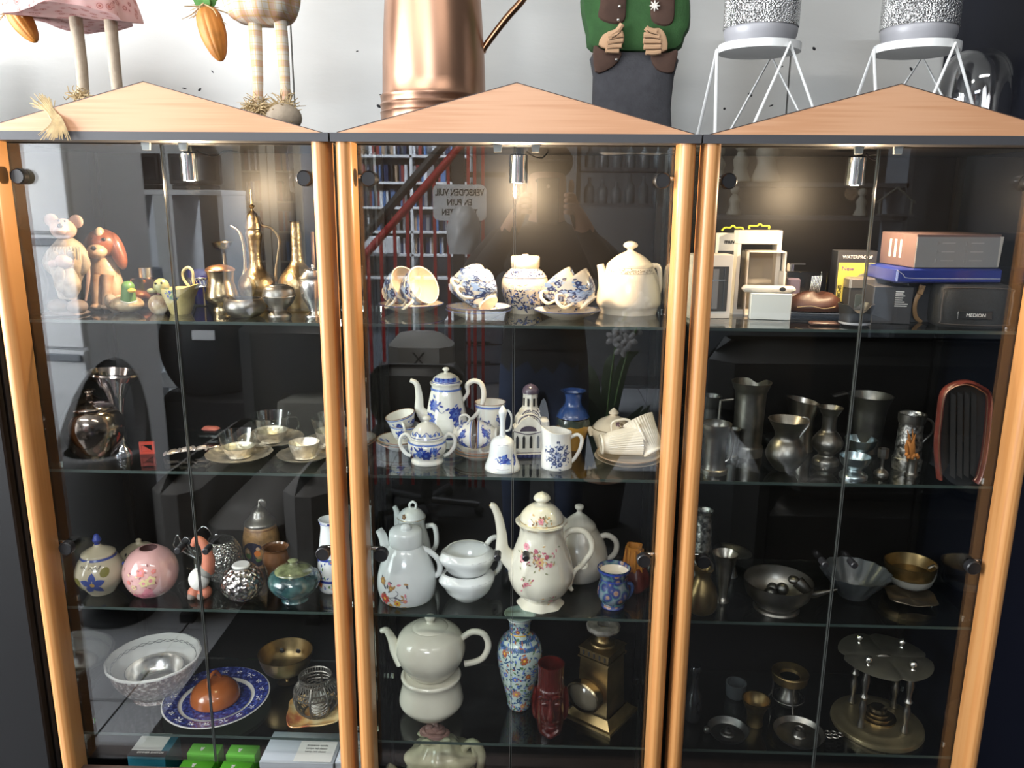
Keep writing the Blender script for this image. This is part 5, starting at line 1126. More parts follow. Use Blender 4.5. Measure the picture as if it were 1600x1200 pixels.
# cream lidded bowl
A = At(957, 700, S2, 24, y=.185); C = thing('cream_tureen', 'cream lidded bowl with brown leaf decoration', 'bowl', A.P); z_ = A.z
CR = mat('cream_china', (.72, .60, .44), .2, coat=.5)
turned(A, 'body', [(22, 700), (28, 690), (33, 676), (32, 668)], CR, C, op=False)
lp = [(A.r(33), z_(670)), (A.r(32), z_(667)), (A.r(24), z_(658)), (A.r(8), z_(650)), (A.r(5), z_(648)), (A.r(8), z_(645)), (A.r(4), z_(640)), (.0005, z_(637))]
turned(A, 'lid', None, CR, C, op=False, prof=lp)
Q = Paint(cat(lp[:4], 4)); rr = random.Random(3)
for j in range(22): Q.leaf(A.r(rr.uniform(2, 26)), z_(rr.uniform(655, 665)), A.r(5.5), A.r(2.5), rr.uniform(0, 6.28), rr.choice([0, 0, 1]))
Q.ring(z_(667.5), .0016, 0); Q.build([mat('sepia_paint', (.16, .11, .05), .4), mat('plum_paint', (.15, .07, .10), .4)], C)
MB().tube([A.p(926, 672), A.p(920, 668), A.p(924, 680)], A.r(3), 8).build('side_handle', CR, C)
# ribbed cream cups
g3 = 'ribbed cream cups'; A = At(981, 734, S2, 30); saucer('lower plain cream saucer under the ribbed cups', A.P, A.r(53), CR, 'cream saucers'); saucer('upper plain cream saucer under the ribbed cups', A.P+Vector((0, 0, .006)), A.r(50), CR, 'cream saucers', line=mat('rim_brown', (.35, .22, .12), .4))
CRL = mat('pale_cream_china', (.80, .71, .57), .2, coat=.5)
cup('ribbed cream cup lying with its foot to the left', A.P+A.p(938, 694, -.012), (1, .12, .10), A.r(24), A.r(62), CRL, CRL, g3, 1.35, pr0=TALLPR, ribs=True, hs=.95)
cup('ribbed cream cup with its foot facing front right', A.P+A.p(1022, 708, -.014), (-.42, .42, .80), A.r(25), A.r(58), CRL, CRL, g3, 0.6, pr0=TALLPR, ribs=True, hs=.95)
# ================================================================ MIDDLE CABINET, THIRD SHELF
A = At(637, 947, S3, 36); C = thing('teapot', 'white teapot with orange and red flower spray', 'teapot', A.P); z_ = A.z
pts = [(38, 934), (42, 928), (46, 912), (45, 895), (39, 875), (30, 857), (24, 849)]; turned(A, 'body', pts, COOLCHINA, C, op=False, seg=48)
turned(A, 'lid', None, COOLCHINA, C, op=False, prof=[(A.r(25), z_(850)), (A.r(26), z_(846)), (A.r(26), z_(832)), (A.r(22), z_(826)), (A.r(10), z_(822)), (.0005, z_(821))])
MB().ball(A.p(634, 825, -.012), (A.r(9), A.r(8), A.r(7))).build('knob', COOLCHINA, C)
MB().tube([A.p(612, 880), A.p(604, 858), A.p(598, 838), A.p(592, 828)], [A.r(14), A.r(9), A.r(7), A.r(6)], 12).build('spout', COOLCHINA, C)
teapot_handle(A, [(656, 855), (672, 862), (686, 877), (686, 895), (676, 900), (664, 899)], 4.5, COOLCHINA, C)
Q = Paint(outer(A, pts)); rr = random.Random(17)
for a, v, R, mi in ((-30, 918, 10, 0), (-8, 922, 6, 1), (4, 918, 4, 2), (-34, 893, 7, 4), (-18, 900, 5, 4), (-20, 928, 5, 4)): Q.flower(A.r(a), z_(v), A.r(R), 7, mi, 1 if mi != 1 else 0, rr.random())
Q.stroke([(A.r(-22), z_(915)), (A.r(-12), z_(912)), (A.r(-6), z_(906)), (A.r(-10), z_(902))], .0012, 3); Q.stroke([(A.r(-22), z_(915)), (A.r(-10), z_(920)), (A.r(4), z_(918)), (A.r(6), z_(912))], .0012, 3)
for j in range(34): Q.leaf(A.r(rr.uniform(-38, 6)), z_(rr.uniform(890, 932)), A.r(8), A.r(3.4), rr.uniform(0, 6.28), rr.choice([3, 3, 4, 2]))
Q.build([RED, YEL, PINKP, mat('grey_leaf', (.13, .13, .15), .5), mat('tan_paint', (.45, .25, .10), .4)], C)
A = At(645, 900, S3, 24, y=.215); C = thing('coffee_pot', 'small white coffee pot with looped knob at the back', 'coffee pot', A.P); z_ = A.z
turned(A, 'body', [(24, 898), (28, 885), (30, 860), (26, 838), (21, 820), (22, 808)], COOLCHINA, C, op=False)
turned(A, 'lid', None, COOLCHINA, C, op=False, prof=[(A.r(22), z_(808)), (A.r(21), z_(805)), (A.r(14), z_(797)), (A.r(4), z_(793))])
MB().tube([A.p(641, 796), A.p(640, 788), A.p(645, 784), A.p(650, 788), A.p(649, 796)], A.r(2), 8).build('knob_loop', COOLCHINA, C)
MB().tube([A.p(626, 850), A.p(622, 820), A.p(620, 800), A.p(616, 791)], [A.r(9), A.r(6), A.r(4.5), A.r(3.4)], 10).build('spout', COOLCHINA, C)
teapot_handle(A, [(666, 822), (678, 822), (682, 838), (680, 855), (668, 866)], 4, COOLCHINA, C)
Q = Paint(cat([(A.r(22), z_(808)), (A.r(21), z_(805)), (A.r(14), z_(797)), (A.r(4), z_(793))], 4)); Q.ring(z_(807), .0012, 0); Q.flower(A.r(-9), z_(802), A.r(4), 5, 1, 0); Q.build([GOLD, BRNP], C)
# two gravy boats
def gravy(label, P, A, sc):
    C = thing('gravy_boat', label, 'gravy boat', P, 0, 'stacked white gravy boats'); R = A.r(42)*sc; h = R*1.05
    def wb(th, r, z):
        k = max(0, math.cos(th+.72))**10; t = max(0, (z/h-.45)/.55)
        return (r*(1+.42*k*t), z+k*t*.008)
    pr = [(R*.50, 0), (R*.56, .003), (R*.80, h*.28), (R*.97, h*.62), (R, h*.8), (R*.92, h*.9), (R*.80, h)]
    MB().lathe(vessel(pr, .004, 4), 60, wb).build('body', COOLCHINA, C)
    MB().tube([Vector((R*.6, R*.55, h*.85)), Vector((R*.85, R*.75, h*1.10)), Vector((R*1.15, R*.95, h*1.0)), Vector((R*1.1, R*.85, h*.65)), Vector((R*.8, R*.6, h*.5))], R*.10, 10).build('handle', COOLCHINA, C)
    MB().tube([Vector((R*.985*math.cos(k*.2618), R*.985*math.sin(k*.2618), h*.83)) for k in range(24)], .0006, 4, sm=1, closed=True).build('grey_line', GREYPOT, C)
    return h
A = At(731, 943, S3, 24); h = gravy('white gravy boat at the bottom of the stack of two', A.P, A, 1.0)
gravy('white gravy boat on top of the stack of two', A.P+Vector((0, .004, h*.78)), A, 1.0)
# large rose coffee pot
A = At(844, 955, S3, 30); C = thing('coffee_pot', 'large ivory coffee pot with pink roses and scrolled handle', 'coffee pot', A.P); z_ = A.z
pts = [(35, 944), (36, 940), (29, 934), (28, 930), (42, 918), (50, 900), (50, 885), (44, 862), (36, 840), (33, 825), (38, 816), (40, 812)]
scal = lambda th, r, z: 1+(.03*math.cos(th*8) if z < .012 or z > .148 else .006*math.cos(th*8))
turned(A, 'body', pts, IVORY, C, op=False, seg=64, wob=scal)
lp = [(A.r(40), z_(814)), (A.r(34), z_(812)), (A.r(31), z_(802)), (A.r(20), z_(791)), (A.r(8), z_(786)), (A.r(7), z_(784)), (A.r(13), z_(779)), (A.r(10), z_(773)), (A.r(3), z_(769)), (.0005, z_(769))]
turned(A, 'lid', None, IVORY, C, op=False, seg=48, prof=lp)
MB().tube([A.p(805, 880), A.p(786, 860), A.p(784, 835), A.p(779, 808), A.p(772, 792), A.p(766, 789)], [A.r(16), A.r(11), A.r(8), A.r(6.5), A.r(5.5), A.r(4.5)], 14).build('spout', IVORY, C)
teapot_handle(A, [(878, 850), (882, 838), (892, 829), (912, 830), (924, 845), (924, 862), (914, 876), (908, 884), (900, 890), (894, 900), (890, 915), (894, 922)], [A.r(5), A.r(4), A.r(5), A.r(5), A.r(5), A.r(4.5), A.r(4.5), A.r(4), A.r(4), A.r(4), A.r(4), A.r(3)], IVORY, C)
MB().tube([A.p(914, 876), A.p(917, 884), A.p(910, 888), A.p(905, 880)], A.r(3), 8).build('handle_scroll', IVORY, C)
RM = [PINKP, mat('rose_red', (.45, .09, .14), .4), mat('sage_paint', (.30, .30, .18), .4), mat('peach_paint', (.66, .42, .18), .4), BRNP]
Q = Paint(outer(A, pts)); rr = random.Random(23)
for a, v, R, mi in ((-24, 842, 6, 0), (-8, 846, 4, 1), (-30, 858, 6, 0), (-2, 860, 7, 3), (8, 853, 4, 1), (14, 864, 4, 0), (-24, 893, 4, 0), (16, 921, 5, 0)):
    Q.flower(A.r(a), z_(v), A.r(R), 6, mi, 1, rr.random())
for j in range(110):
    if j < 70: a, v = rr.gauss(-6, 15), rr.gauss(857, 8)
    elif j < 85: a, v = rr.gauss(-24, 4), rr.gauss(893, 5)
    else: a, v = rr.gauss(16, 7), rr.gauss(921, 4)
    Q.leaf(A.r(a), z_(v), A.r(5.6), A.r(2.4), rr.uniform(0, 6.28), rr.choice([2, 2, 4, 3, 1, 0]))
Q.ring(z_(818), .0014, 5); Q.build(RM+[GOLD], C)
Q = Paint(cat(lp[:5], 4)); Q.flower(A.r(-1), z_(803), A.r(5), 6, 0, 1)
for j in range(30): Q.leaf(A.r(rr.gauss(-1, 8)), z_(rr.gauss(803, 4)), A.r(5), A.r(2.2), rr.uniform(0, 6.28), rr.choice([2, 4, 3]))
Q.ring(z_(811), .0014, 5); Q.build(RM+[GOLD], C)
MB().tube([A.p(765, 790), A.p(770, 786.5), A.p(775, 788)], A.r(1), 6).build('gold_lip', GOLD, C)
# cream teapot behind
A = At(902, 912, S3, 34, y=.2); C = thing('teapot', 'pale ivory teapot behind the rose coffee pot', 'teapot', A.P); z_ = A.z
IV2 = mat('pale_ivory', (.66, .62, .55), .22, coat=.5)
turned(A, 'body', [(26, 908), (38, 895), (46, 872), (42, 848), (30, 828), (26, 822)], IV2, C, op=False, seg=48)
turned(A, 'lid', None, IV2, C, op=False, prof=[(A.r(27), z_(824)), (A.r(25), z_(818)), (A.r(12), z_(806)), (A.r(5), z_(801)), (A.r(4), z_(797)), (A.r(7), z_(793)), (A.r(6), z_(789)), (.0005, z_(788))])
teapot_handle(A, [(928, 846), (946, 836), (962, 845), (962, 862), (950, 874), (934, 880)], 4.5, IV2, C)
# blue mug and orange candle
A = At(957, 955, S3, 18); C = thing('painted_mug', 'small cobalt mug painted with colourful figures', 'mug', A.P); z_ = A.z
pts = [(17, 949), (18, 945), (16, 941), (24, 930), (25, 920), (21, 904), (24, 893), (26, 886)]
MUGM = ramp_mat('mug_paint', 'voronoi', 60, [(0, (.25, .08, .05)), (.22, (.30, .20, .14)), (.34, (.03, .05, .17)), (.5, (.02, .03, .13)), (.62, (.06, .15, .17)), (.75, (.16, .2, .24))], .2, coat=.6)
turned(A, 'body', pts, MUGM, C); teapot_handle(A, [(977, 912), (986, 912), (988, 922), (982, 932), (976, 936)], 3, mat('cobalt_glaze', (0, 0, 0)), C)
Q = Paint(outer(A, pts)); Q.ring(z_(888), .004, 0); Q.ring(z_(902), .002, 0); Q.ring(z_(938), .006, 1); Q.ring(z_(946), .003, 0); Q.build([DBLUE, mat('turquoise_paint', (.10, .30, .34), .3)], C)
MB().lathe([(A.r(23.5), z_(888)), (A.r(19), z_(900)), (0, z_(908))], 36).build('inside', BONE, C)
A = At(988, 925, S3, 22, y=.15); C = thing('orange_candle', 'melted orange candle on a dark red stump', 'candle', A.P); z_ = A.z
turned(A, 'stump', [(22, 922), (25, 912), (24, 900), (20, 890), (16, 884)], mat('dark_red_wax', (.16, .02, .012), .35, var=.4, vs=30), C, op=False, wob=lambda t, r, z: 1+.08*math.sin(t*5))
m = MB(); m.lathe(vessel([(A.r(16), z_(892)), (A.r(14), z_(875)), (A.r(12), z_(860)), (A.r(13), z_(852))], .004), 28, lambda t, r, z: 1+.10*math.sin(t*4+z*60)); rr = random.Random(2)
for k in range(9): t = k*.7; q = A.r(13); m.tube([Vector((q*math.sin(t), -q*math.cos(t), z_(856))), Vector((q*1.12*math.sin(t), -q*1.12*math.cos(t), z_(872))), Vector((q*1.25*math.sin(t), -q*1.25*math.cos(t), z_(880+rr.uniform(0, 12))))], [.002, .003, .0035], 7)
m.build('wax', mat('orange_wax', (.55, .22, .035), .45, sss=.2), C)
# ================================================================ MIDDLE CABINET, BOTTOM SHELF
A = At(675, 1130, S4, 34); C = thing('tea_warmer', 'white china tea warmer under the round teapot', 'warmer', A.P); z_ = A.z
STONE = mat('stone_white', (.70, .66, .55), .2, coat=.5)
turned(A, 'body', [(34, 1111), (40, 1104), (49, 1094), (49, 1084), (45, 1068), (45, 1060), (47, 1054), (45, 1051)], STONE, C, th=.004, seg=48)
MB().lathe([(A.r(42), z_(1054)), (A.r(42), z_(1052)), (A.r(20), z_(1052)), (A.r(20), z_(1054)), (A.r(42), z_(1054))], 40).build('top_ring', STONE, C)
m = MB(); m.mark().lathe([(0, 0), (.0001, 0), (A.r(9), 0)], 24).tf(Matrix.Translation(A.p(722, 1088, -.004)) @ Matrix.Rotation(R90, 4, 'Y') @ Matrix.Diagonal((1.3, .8, 1, 1))).build('air_hole', mat('hole_olive', (.09, .085, .04), .7), C)
zt_ = z_(1052)+.0008; B = At(675, 1130, S4, 34); B.P = A.P+Vector((0, 0, zt_)); C = thing('teapot', 'round stone white teapot standing on the tea warmer', 'teapot', B.P); z_ = B.z
pts = [(28, 1056), (34, 1049), (46, 1034), (54, 1014), (50, 994), (40, 984), (30, 979)]; turned(B, 'body', pts, STONE, C, op=False, seg=48)
turned(B, 'lid', None, STONE, C, op=False, prof=[(B.r(29), z_(983)), (B.r(29), z_(981)), (B.r(24), z_(976.5)), (B.r(10), z_(973)), (B.r(6), z_(972)), (B.r(6), z_(969)), (B.r(8), z_(966)), (B.r(7), z_(962)), (.0005, z_(961))])
MB().tube([B.r(29)*Vector((math.cos(k*.2618), math.sin(k*.2618), 0))+Vector((0, 0, z_(981.5))) for k in range(24)], .0006, 4, sm=1, closed=True).build('lid_line', GREYPOT, C)
MB().tube([B.p(632, 1030), B.p(620, 1015), B.p(612, 997), B.p(604, 985), B.p(595, 986)], [B.r(16), B.r(11), B.r(7), B.r(5.5), B.r(4)], 12).build('spout', STONE, C)
teapot_handle(B, [(720, 998), (738, 987), (756, 991), (763, 1008), (756, 1026), (742, 1034), (726, 1037)], 5, STONE, C)
# floral vase
A = At(811, 1112, S4, 16); C = thing('floral_vase', 'tall vase densely painted with red and blue flowers', 'vase', A.P); z_ = A.z
pts = [(16, 1104), (18, 1098), (20, 1085), (28, 1058), (34, 1030), (34, 1010), (27, 996), (17, 988), (16, 978), (18, 968), (25, 958)]
VB = mat('vase_pale_green', (.50, .60, .56), .2, coat=.6); turned(A, 'body', pts, VB, C, seg=44)
Q = Paint(outer(A, pts)); rr = random.Random(41)
for k in range(700):
    v = rr.uniform(968, 1104); r0, _ = Q.rad(z_(v)); a = rr.uniform(-1, 1)*r0*2.2
    Q.leaf(a, z_(v), A.r(6)*rr.uniform(.6, 1.4), A.r(2.4), rr.uniform(0, 6.28), rr.choice([0, 0, 0, 1, 1, 2, 3]))
for a, v, R, mi in ((-24, 1008, 6, 2), (8, 1014, 7, 2), (-6, 1044, 6, 1), (-4, 1070, 8, 4), (20, 1062, 7, 4), (14, 1040, 5, 2), (-22, 1040, 5, 1), (6, 1092, 5, 4), (-3, 980, 4, 2), (26, 1034, 6, 1)): Q.flower(A.r(a), z_(v), A.r(R), 8, mi, 5, rr.random())
Q.ring(z_(992), A.r(3), 0); Q.ring(z_(986), A.r(2), 5); Q.ring(z_(963), A.r(2.4), 6)
for k in range(26): Q.leaf(-.05+k*.004, z_(998), A.r(7), A.r(4), -1.57, 0)
Q.build([mat('teal_blue_paint', (.03, .09, .20), .35), MBLUE, mat('brick_paint', (.38, .10, .04), .4), GRN, mat('salmon_paint', (.52, .24, .16), .4), YEL, CHINA], C)
# tiki mug
A = At(859, 1153, S4, 20); C = thing('tiki_mug', 'dark red glazed tiki head mug', 'mug', A.P); z_ = A.z; r_ = A.r
TIKI = mat('oxblood_glaze', (.07, .006, .004), .12, var=.5, vs=30, coat=.9)
ww = lambda th, r, z: 1+(.02*math.cos(th*26) if z > z_(1072) else 0)
turned(A, 'body', [(17, 1146), (19, 1138), (22, 1120), (23, 1100), (22, 1080), (21.5, 1072), (20, 1068), (20, 1044), (21, 1036)], TIKI, C, seg=104, wob=ww, th=.003)
f_ = lambda x, v, d: Vector((r_(x), -r_(d), z_(v)))
MB().tube([f_(0, 1080, 21), f_(0, 1092, 24), f_(0, 1104, 27), f_(0, 1110, 24)], [r_(3), r_(4), r_(6), r_(4)], 10).build('nose', TIKI, C)
for s in (-1, 1):
    MB().tube([f_(s*3, 1079, 22), f_(s*10, 1076, 22), f_(s*17, 1082, 15)], r_(3), 8).build('brow', TIKI, C)
    MB().ball(f_(s*10, 1088, 20.5), (r_(5), r_(3), r_(3.6)), 12, 8).build('eye', TIKI, C)
    MB().tube([f_(s*22, 1072, 2), f_(s*25, 1090, 4), f_(s*24, 1112, 4), f_(s*21, 1120, 4)], [r_(3), r_(4), r_(4), r_(2)], 8).build('ear', TIKI, C)
for v, d, w_ in ((1116, 23, 13), (1123, 23, 12)): MB().tube([f_(-w_, v, d-6), f_(-w_*.5, v-1, d), f_(0, v, d+1.5), f_(w_*.5, v-1, d), f_(w_, v, d-6)], [r_(1.5), r_(3), r_(3.2), r_(3), r_(1.5)], 8).build('lip', TIKI, C)
MB().tube([f_(-12, 1130, 16), f_(0, 1136, 21), f_(12, 1130, 16)], [r_(3), r_(5), r_(3)], 8).build('chin', TIKI, C)
# brass lamp
A = At(934, 1142, S4, 0); q0 = hz(964, 1144, S4); C = thing('brass_lantern', 'old square brass signal lamp with round lens', 'lantern', Vector((q0.x-.030, q0.y+.062, S4)), -.62); r_ = A.r; C.scale = (1.22, 1.22, 1)
def sqr(mb, s0, z0, s1, z1, mi=None):
    b = len(mb.v)
    for s, z in ((s0, z0), (s1, z1)): mb.v += [Vector((x*s, y*s, z)) for x, y in ((-1, -1), (1, -1), (1, 1), (-1, 1))]
    for k in range(4): mb.face([b+k, b+(k+1) % 4, b+4+(k+1) % 4, b+4+k], mi)
    return mb
Pz = C.location.copy()
zz = lambda v: hy(938, v, Pz.y).z-S4
m = MB(); sqr(m, .048, 0, .048, .006); sqr(m, .048, .006, .044, .008); sqr(m, .044, .008, .034, .022); m.poly([(-.048, -.048, 0), (-.048, .048, 0), (.048, .048, 0), (.048, -.048, 0)]); m.build('foot', OLDBRASS, C)
zb_ = zz(1022); m = MB(); sqr(m, .030, .018, .027, zb_); sqr(m, .0305, zb_, .0305, zb_+.004); sqr(m, .028, zb_+.004, .028, zb_+.020); sqr(m, .030, zb_+.020, .030, zb_+.023); sqr(m, .030, zb_+.023, .006, zb_+.030); m.build('housing', OLDBRASS, C)
m = MB()
for k in range(5): m.box((-.022+k*.0105, -.0287, zb_+.007), (-.019+k*.0105, -.0278, zb_+.017))
m.build('vent_slots', BLKP, C)
t_ = zb_+.028
MB().lathe(cat([(.022, t_-.002), (.021, t_+.002), (.016, t_+.004), (.012, t_+.008), (.0115, t_+.024), (.014, t_+.028)], 2), 32).build('chimney', OLDBRASS, C)
MB().lathe([(.014, t_+.027), (.026, t_+.030), (.029, t_+.036), (.027, t_+.042), (.020, t_+.044), (.011, t_+.043), (.011, t_+.030), (.014, t_+.027)], 36, lambda t, r, z: 1+.03*math.sin(t*9)).build('cap_ring', mat('chipped_paint', (.20, .18, .155), .6, var=.6, vs=70, bump=.3), C)
zl = zz(1070); m = MB().mark(); m.lathe(cat([(.027, 0), (.029, .012), (.033, .016), (.033, .030), (.030, .032)], 1), 40).tf(Matrix.Translation((-.006, -.022, zl)) @ Matrix.Rotation(R90, 4, 'X')); m.build('lens_ring', BRASS, C)
MB().mark().lathe(cat([(0, .036), (.012, .035), (.024, .031), (.029, .027)], 3), 32).tf(Matrix.Translation((-.006, -.022, zl)) @ Matrix.Rotation(R90, 4, 'X')).build('lens', mat('lens_glass', (.10, .085, .06), .06, spec=.9), C)
# ================================================================ MIDDLE CABINET, FLOOR
A = At(690, 1290, S5, 30, y=.12); C = thing('rose_teapot', 'ornate cream teapot with a pink rose on the lid', 'teapot', A.P); z_ = A.z; p = A.p
ORN = mat('old_ivory_glaze', (.52, .47, .32), .2, var=.2, vs=30, coat=.6)
turned(A, 'body', [(34, 1290), (44, 1270), (52, 1240), (50, 1215), (52, 1200), (50, 1190)], ORN, C, op=False, wob=lambda t, r, z: 1+.03*math.cos(t*8), seg=64)
turned(A, 'collar', None, ORN, C, op=False, prof=[(A.r(44), z_(1198)), (A.r(54), z_(1186)), (A.r(50), z_(1178)), (A.r(34), z_(1170)), (A.r(24), z_(1158)), (A.r(12), z_(1152))], wob=lambda t, r, z: 1+.05*math.cos(t*8), seg=64)
m = MB(); q = p(678, 1146, -.004); rr = random.Random(3)
for k in range(14):
    a = k*2.4; R = A.r(4+k*1.25); m.tube([q+Vector((R*math.cos(a+d), -R*.7*math.sin(a+d), A.r(13-k*1.0)+.002*math.sin(d*2))) for d in (-.9, -.4, 0, .4, .9)], [.002, .0055, .0065, .0055, .002], 7)
m.build('rose', mat('dusty_rose', (.42, .19, .18), .35, coat=.4), C)
for k in range(4): a = k*1.57+.5; MB().ball(q+Vector((A.r(20)*math.cos(a), -A.r(14)*math.sin(a), -A.r(6))), (A.r(9), A.r(5), A.r(5))).build('leaf', ORN, C)
m = MB(); m.tube([p(722, 1200), p(724, 1172), p(738, 1160), p(752, 1176), p(750, 1200), p(742, 1230), p(728, 1250)], [A.r(6), A.r(6), A.r(7), A.r(7), A.r(6), A.r(6), A.r(5)], 10); m.tube([p(738, 1160), p(742, 1176), p(740, 1188)], [A.r(5), A.r(5), A.r(3)], 8); m.build('handle', ORN, C)
MB().tube([p(648, 1240), p(626, 1225), p(616, 1205), p(606, 1196)], [A.r(12), A.r(9), A.r(7), A.r(5)], 10).build('spout', ORN, C)
# ================================================================ RIGHT CABINET, TOP SHELF
def fbox(name, label, cat_, u0, u1, v0, v1, z, depth, m, rz=0, part='carton', bev=.001, y=None, group=None, solid_=True):
    """a box whose front face covers a patch of the photo: returns root, width, height"""
    uc = (u0+u1)/2
    q = hz(uc, v1, z) if y is None else hy(uc, v1, y); P = Vector((q.x, q.y, z))
    if y is not None: P = Vector((hy(uc, 500, y).x, y, z)); P.x = CAM.x+(hz(uc, v1, z).x-CAM.x)/(hz(uc, v1, z).y-CAM.y)*(y-CAM.y)
    wd = (u1-u0)*mpp(P); h = hy(uc, v0, P.y).z-z
    C = thing(name, label, cat_, P, rz, group)
    if solid_: MB().box((-wd/2, 0, 0), (wd/2, depth, h), 0, bev).build(part, m, C)
    return C, wd, h
WCARD = mat('white_card', (.76, .70, .63), .55); YEDGE = mat('lime_edge', (.62, .68, .05), .5); CLRBOX = glassmat('clear_wrap', (.9, .88, .84), .08)
DGREY = mat('dark_grey_plastic', (.05, .05, .052), .4)
C, wd, h = fbox('phone_case_box', 'white phone case box with dark window beside the left post', 'box', 1076, 1141, 398, 498, S1, .05, WCARD, .12)
MB().box((wd*-.02, -.0012, h*.12), (wd*.40, .0004, h*.82), 0, .0005).build('window_panel', DGREY, C); m = MB(); m.box((wd*.02, -.0016, h*.16), (wd*.16, -.0012, h*.78)); m.build('case_picture', mat('case_grey', (.2, .2, .21), .4), C)
m = MB(); m.box((-wd*.02, -.0017, h*.60), (wd*.38, -.0013, h*.615)); m.box((wd*.30, -.0017, h*.14), (wd*.31, -.0013, h*.8)); m.build('case_outline', CHROME, C)
C, wd, h = fbox('muv_box', 'white hanging box lettered muv with lime edge', 'box', 1116, 1147, 364, 478, S1, .018, WCARD, .1, y=.215)
text('muv', .0125, BLKP, C, onfront(wd*.05, -.0008, h*.895), bold=.0003); MB().box((wd*.42, -.001, 0), (wd*.5, .0185, h)).build('lime_edge', YEDGE, C); MB().box((-wd*.5, -.001, h*.1), (wd*.3, .0002, h*.78)).build('window_panel', DGREY, C)
MB().tube([Vector((x, .009, h+z)) for x, z in ((-.012, .004), (-.006, .010), (.004, .010), (.010, .014), (.016, .010), (.028, .010), (.032, .004))], .0018, 6).build('hanger', YEDGE, C)
C, wd, h = fbox('hanging_box', 'white hanging box with clear window and lime hanger', 'box', 1146, 1214, 360, 478, S1, .03, WCARD, .06, y=.195, solid_=False)
m = MB(); m.box((-wd/2, 0, h*.84), (wd/2, .03, h), 0, .001); m.box((-wd/2, 0, 0), (-wd*.42, .03, h*.84)); m.box((wd*.40, 0, 0), (wd/2, .03, h*.84)); m.box((-wd*.42, 0, 0), (wd*.40, .03, .01)); m.build('frame', WCARD, C)
MB().box((-wd*.42, .001, .01), (wd*.40, .002, h*.84)).build('window', CLRBOX, C)
MB().tube([Vector((x, .015, h+z)) for x, z in ((-.018, .002), (-.018, .008), (-.004, .008), (.002, .012), (.008, .008), (.020, .008), (.020, .002))], .0018, 6).build('hanger', YEDGE, C)
# (the small square code printed on this box is left out)
C, wd, h = fbox('open_box', 'tall white open fronted gift box', 'box', 1163, 1220, 393, 494, S1, .07, WCARD, -.12, solid_=False)
m = MB(); t = .002; m.box((-wd/2, 0, 0), (-wd/2+t, .05, h)); m.box((wd/2-t, 0, 0), (wd/2, .05, h)); m.box((-wd/2, 0, h-t), (wd/2, .05, h)); m.box((-wd/2, .048, 0), (wd/2, .05, h)); m.box((-wd/2, 0, 0), (wd/2, .05, t)); m.build('shell', WCARD, C)
C2_, wd2, h2 = fbox('white_cube_box', 'small white box in front of the open gift box', 'box', 1172, 1233, 459, 500, S1, .034, mat('cool_white_card', (.70, .72, .71), .55), -.16)
C, w3, h3 = fbox('earbud_case', 'white rounded earbud case lying on the small white box', 'case', 1165, 1228, 444, 459, S1, .04, WCARD, -.16, solid_=False)
C.location = C2_.location+Vector((-.004, .004, h2+.0005)); C.rotation_euler = (math.radians(-4), 0, -.16); MB().box((-w3/2, .002, 0.001), (w3/2, .030, .014), 0, .005).build('shell', mat('glossy_white', (.80, .74, .67), .25), C)
MB().ball(Vector((w3*.25, .0018, .008)), (.006, .001, .004), 12, 8).build('button', BLKP, C)
# perfume box
C, wd, h = fbox('perfume_box', 'clear boxed perfume bottle with silver cap', 'perfume', 1226, 1289, 425, 474, S1, .03, CLRBOX, .05, y=.17)
MB().box((-wd/2-.006, .002, 0), (-wd/2-.001, .028, h), 0, .001).build('end_card', WCARD, C)
MB().box((-wd*.40, .008, .01), (-wd*.1, .024, h*.85), 0, .003).build('bottle', mat('perfume_liquid', (.22, .18, .26), .08, spec=.8), C); MB().box((-wd*.30, .004, .012), (-wd*.14, .0075, h*.5)).build('bottle_label', WCARD, C)
MB().mark().lathe([(0, 0), (.007, 0), (.007, .012), (0, .012)], 20).tf(Matrix.Translation((-wd*.36, .015, h+.001))).build('cap', SILVER, C); MB().box((-wd*.42, .01, h+.013), (-wd*.02, .02, h+.0155)).build('cap_plate', SILVER, C)
m = MB()
for k in range(7): m.tube([Vector((wd*.12+k*.003, .013, .012)), Vector((wd*.2+k*.003, .013, h*.9))], .0007, 4, sm=1)
tag(m.build('applicator_sticks', SILVER, C), kind='stuff')
# leather case on devices
LEATH = mat('brown_leather', (.075, .026, .015), .45, var=.4, vs=25, bump=.35, bs=50)
A = At(1270, 497, S1, 20); C = thing('black_receiver', 'flat black device with a row of keys under the leather case', 'device', A.P, -.1)
MB().box((-A.r(42), -.018, 0), (A.r(44), .034, .009), 0, .003).build('body', BLK, C); m = MB()
for k in range(14): m.box((-A.r(38)+k*A.r(5.5), -.012, .009), (-A.r(38)+k*A.r(5.5)+.004, -.006, .0105))
m.build('keys', DGREY, C); MB().tube([Vector((-A.r(42), -.0185, .008)), Vector((A.r(44), -.0185, .008))], .0009, 6, sm=1).build('trim_line', CHROME, C)
B = A.P+Vector((0, .006, .0118)); C = thing('leather_case', 'brown leather camera case lying on the black device', 'case', B, -.12); r_ = A.r
m = MB(); n = 28
for sx, sy, z in ((.96, .9, 0), (1.0, 1.0, .006), (1.0, 1.0, .012), (.92, .88, .022), (.62, .6, .031), (.25, .3, .034)):
    for k in range(n): t = 2*math.pi*k/n; c_, s_ = math.cos(t), math.sin(t); q = (abs(c_)**3+abs(s_)**3)**(-1/3); m.v.append(Vector((r_(41)*sx*q*c_, .030*sy*q*s_, z+.004*math.sin(3*t+sx*4)*(z > .01))))
for i in range(5):
    for k in range(n): k2 = (k+1) % n; m.face([i*n+k, i*n+k2, (i+1)*n+k2, (i+1)*n+k])
m.face([5*n+k for k in range(n)]); m.face([k for k in range(n)][::-1]); m.build('flap', LEATH, C)
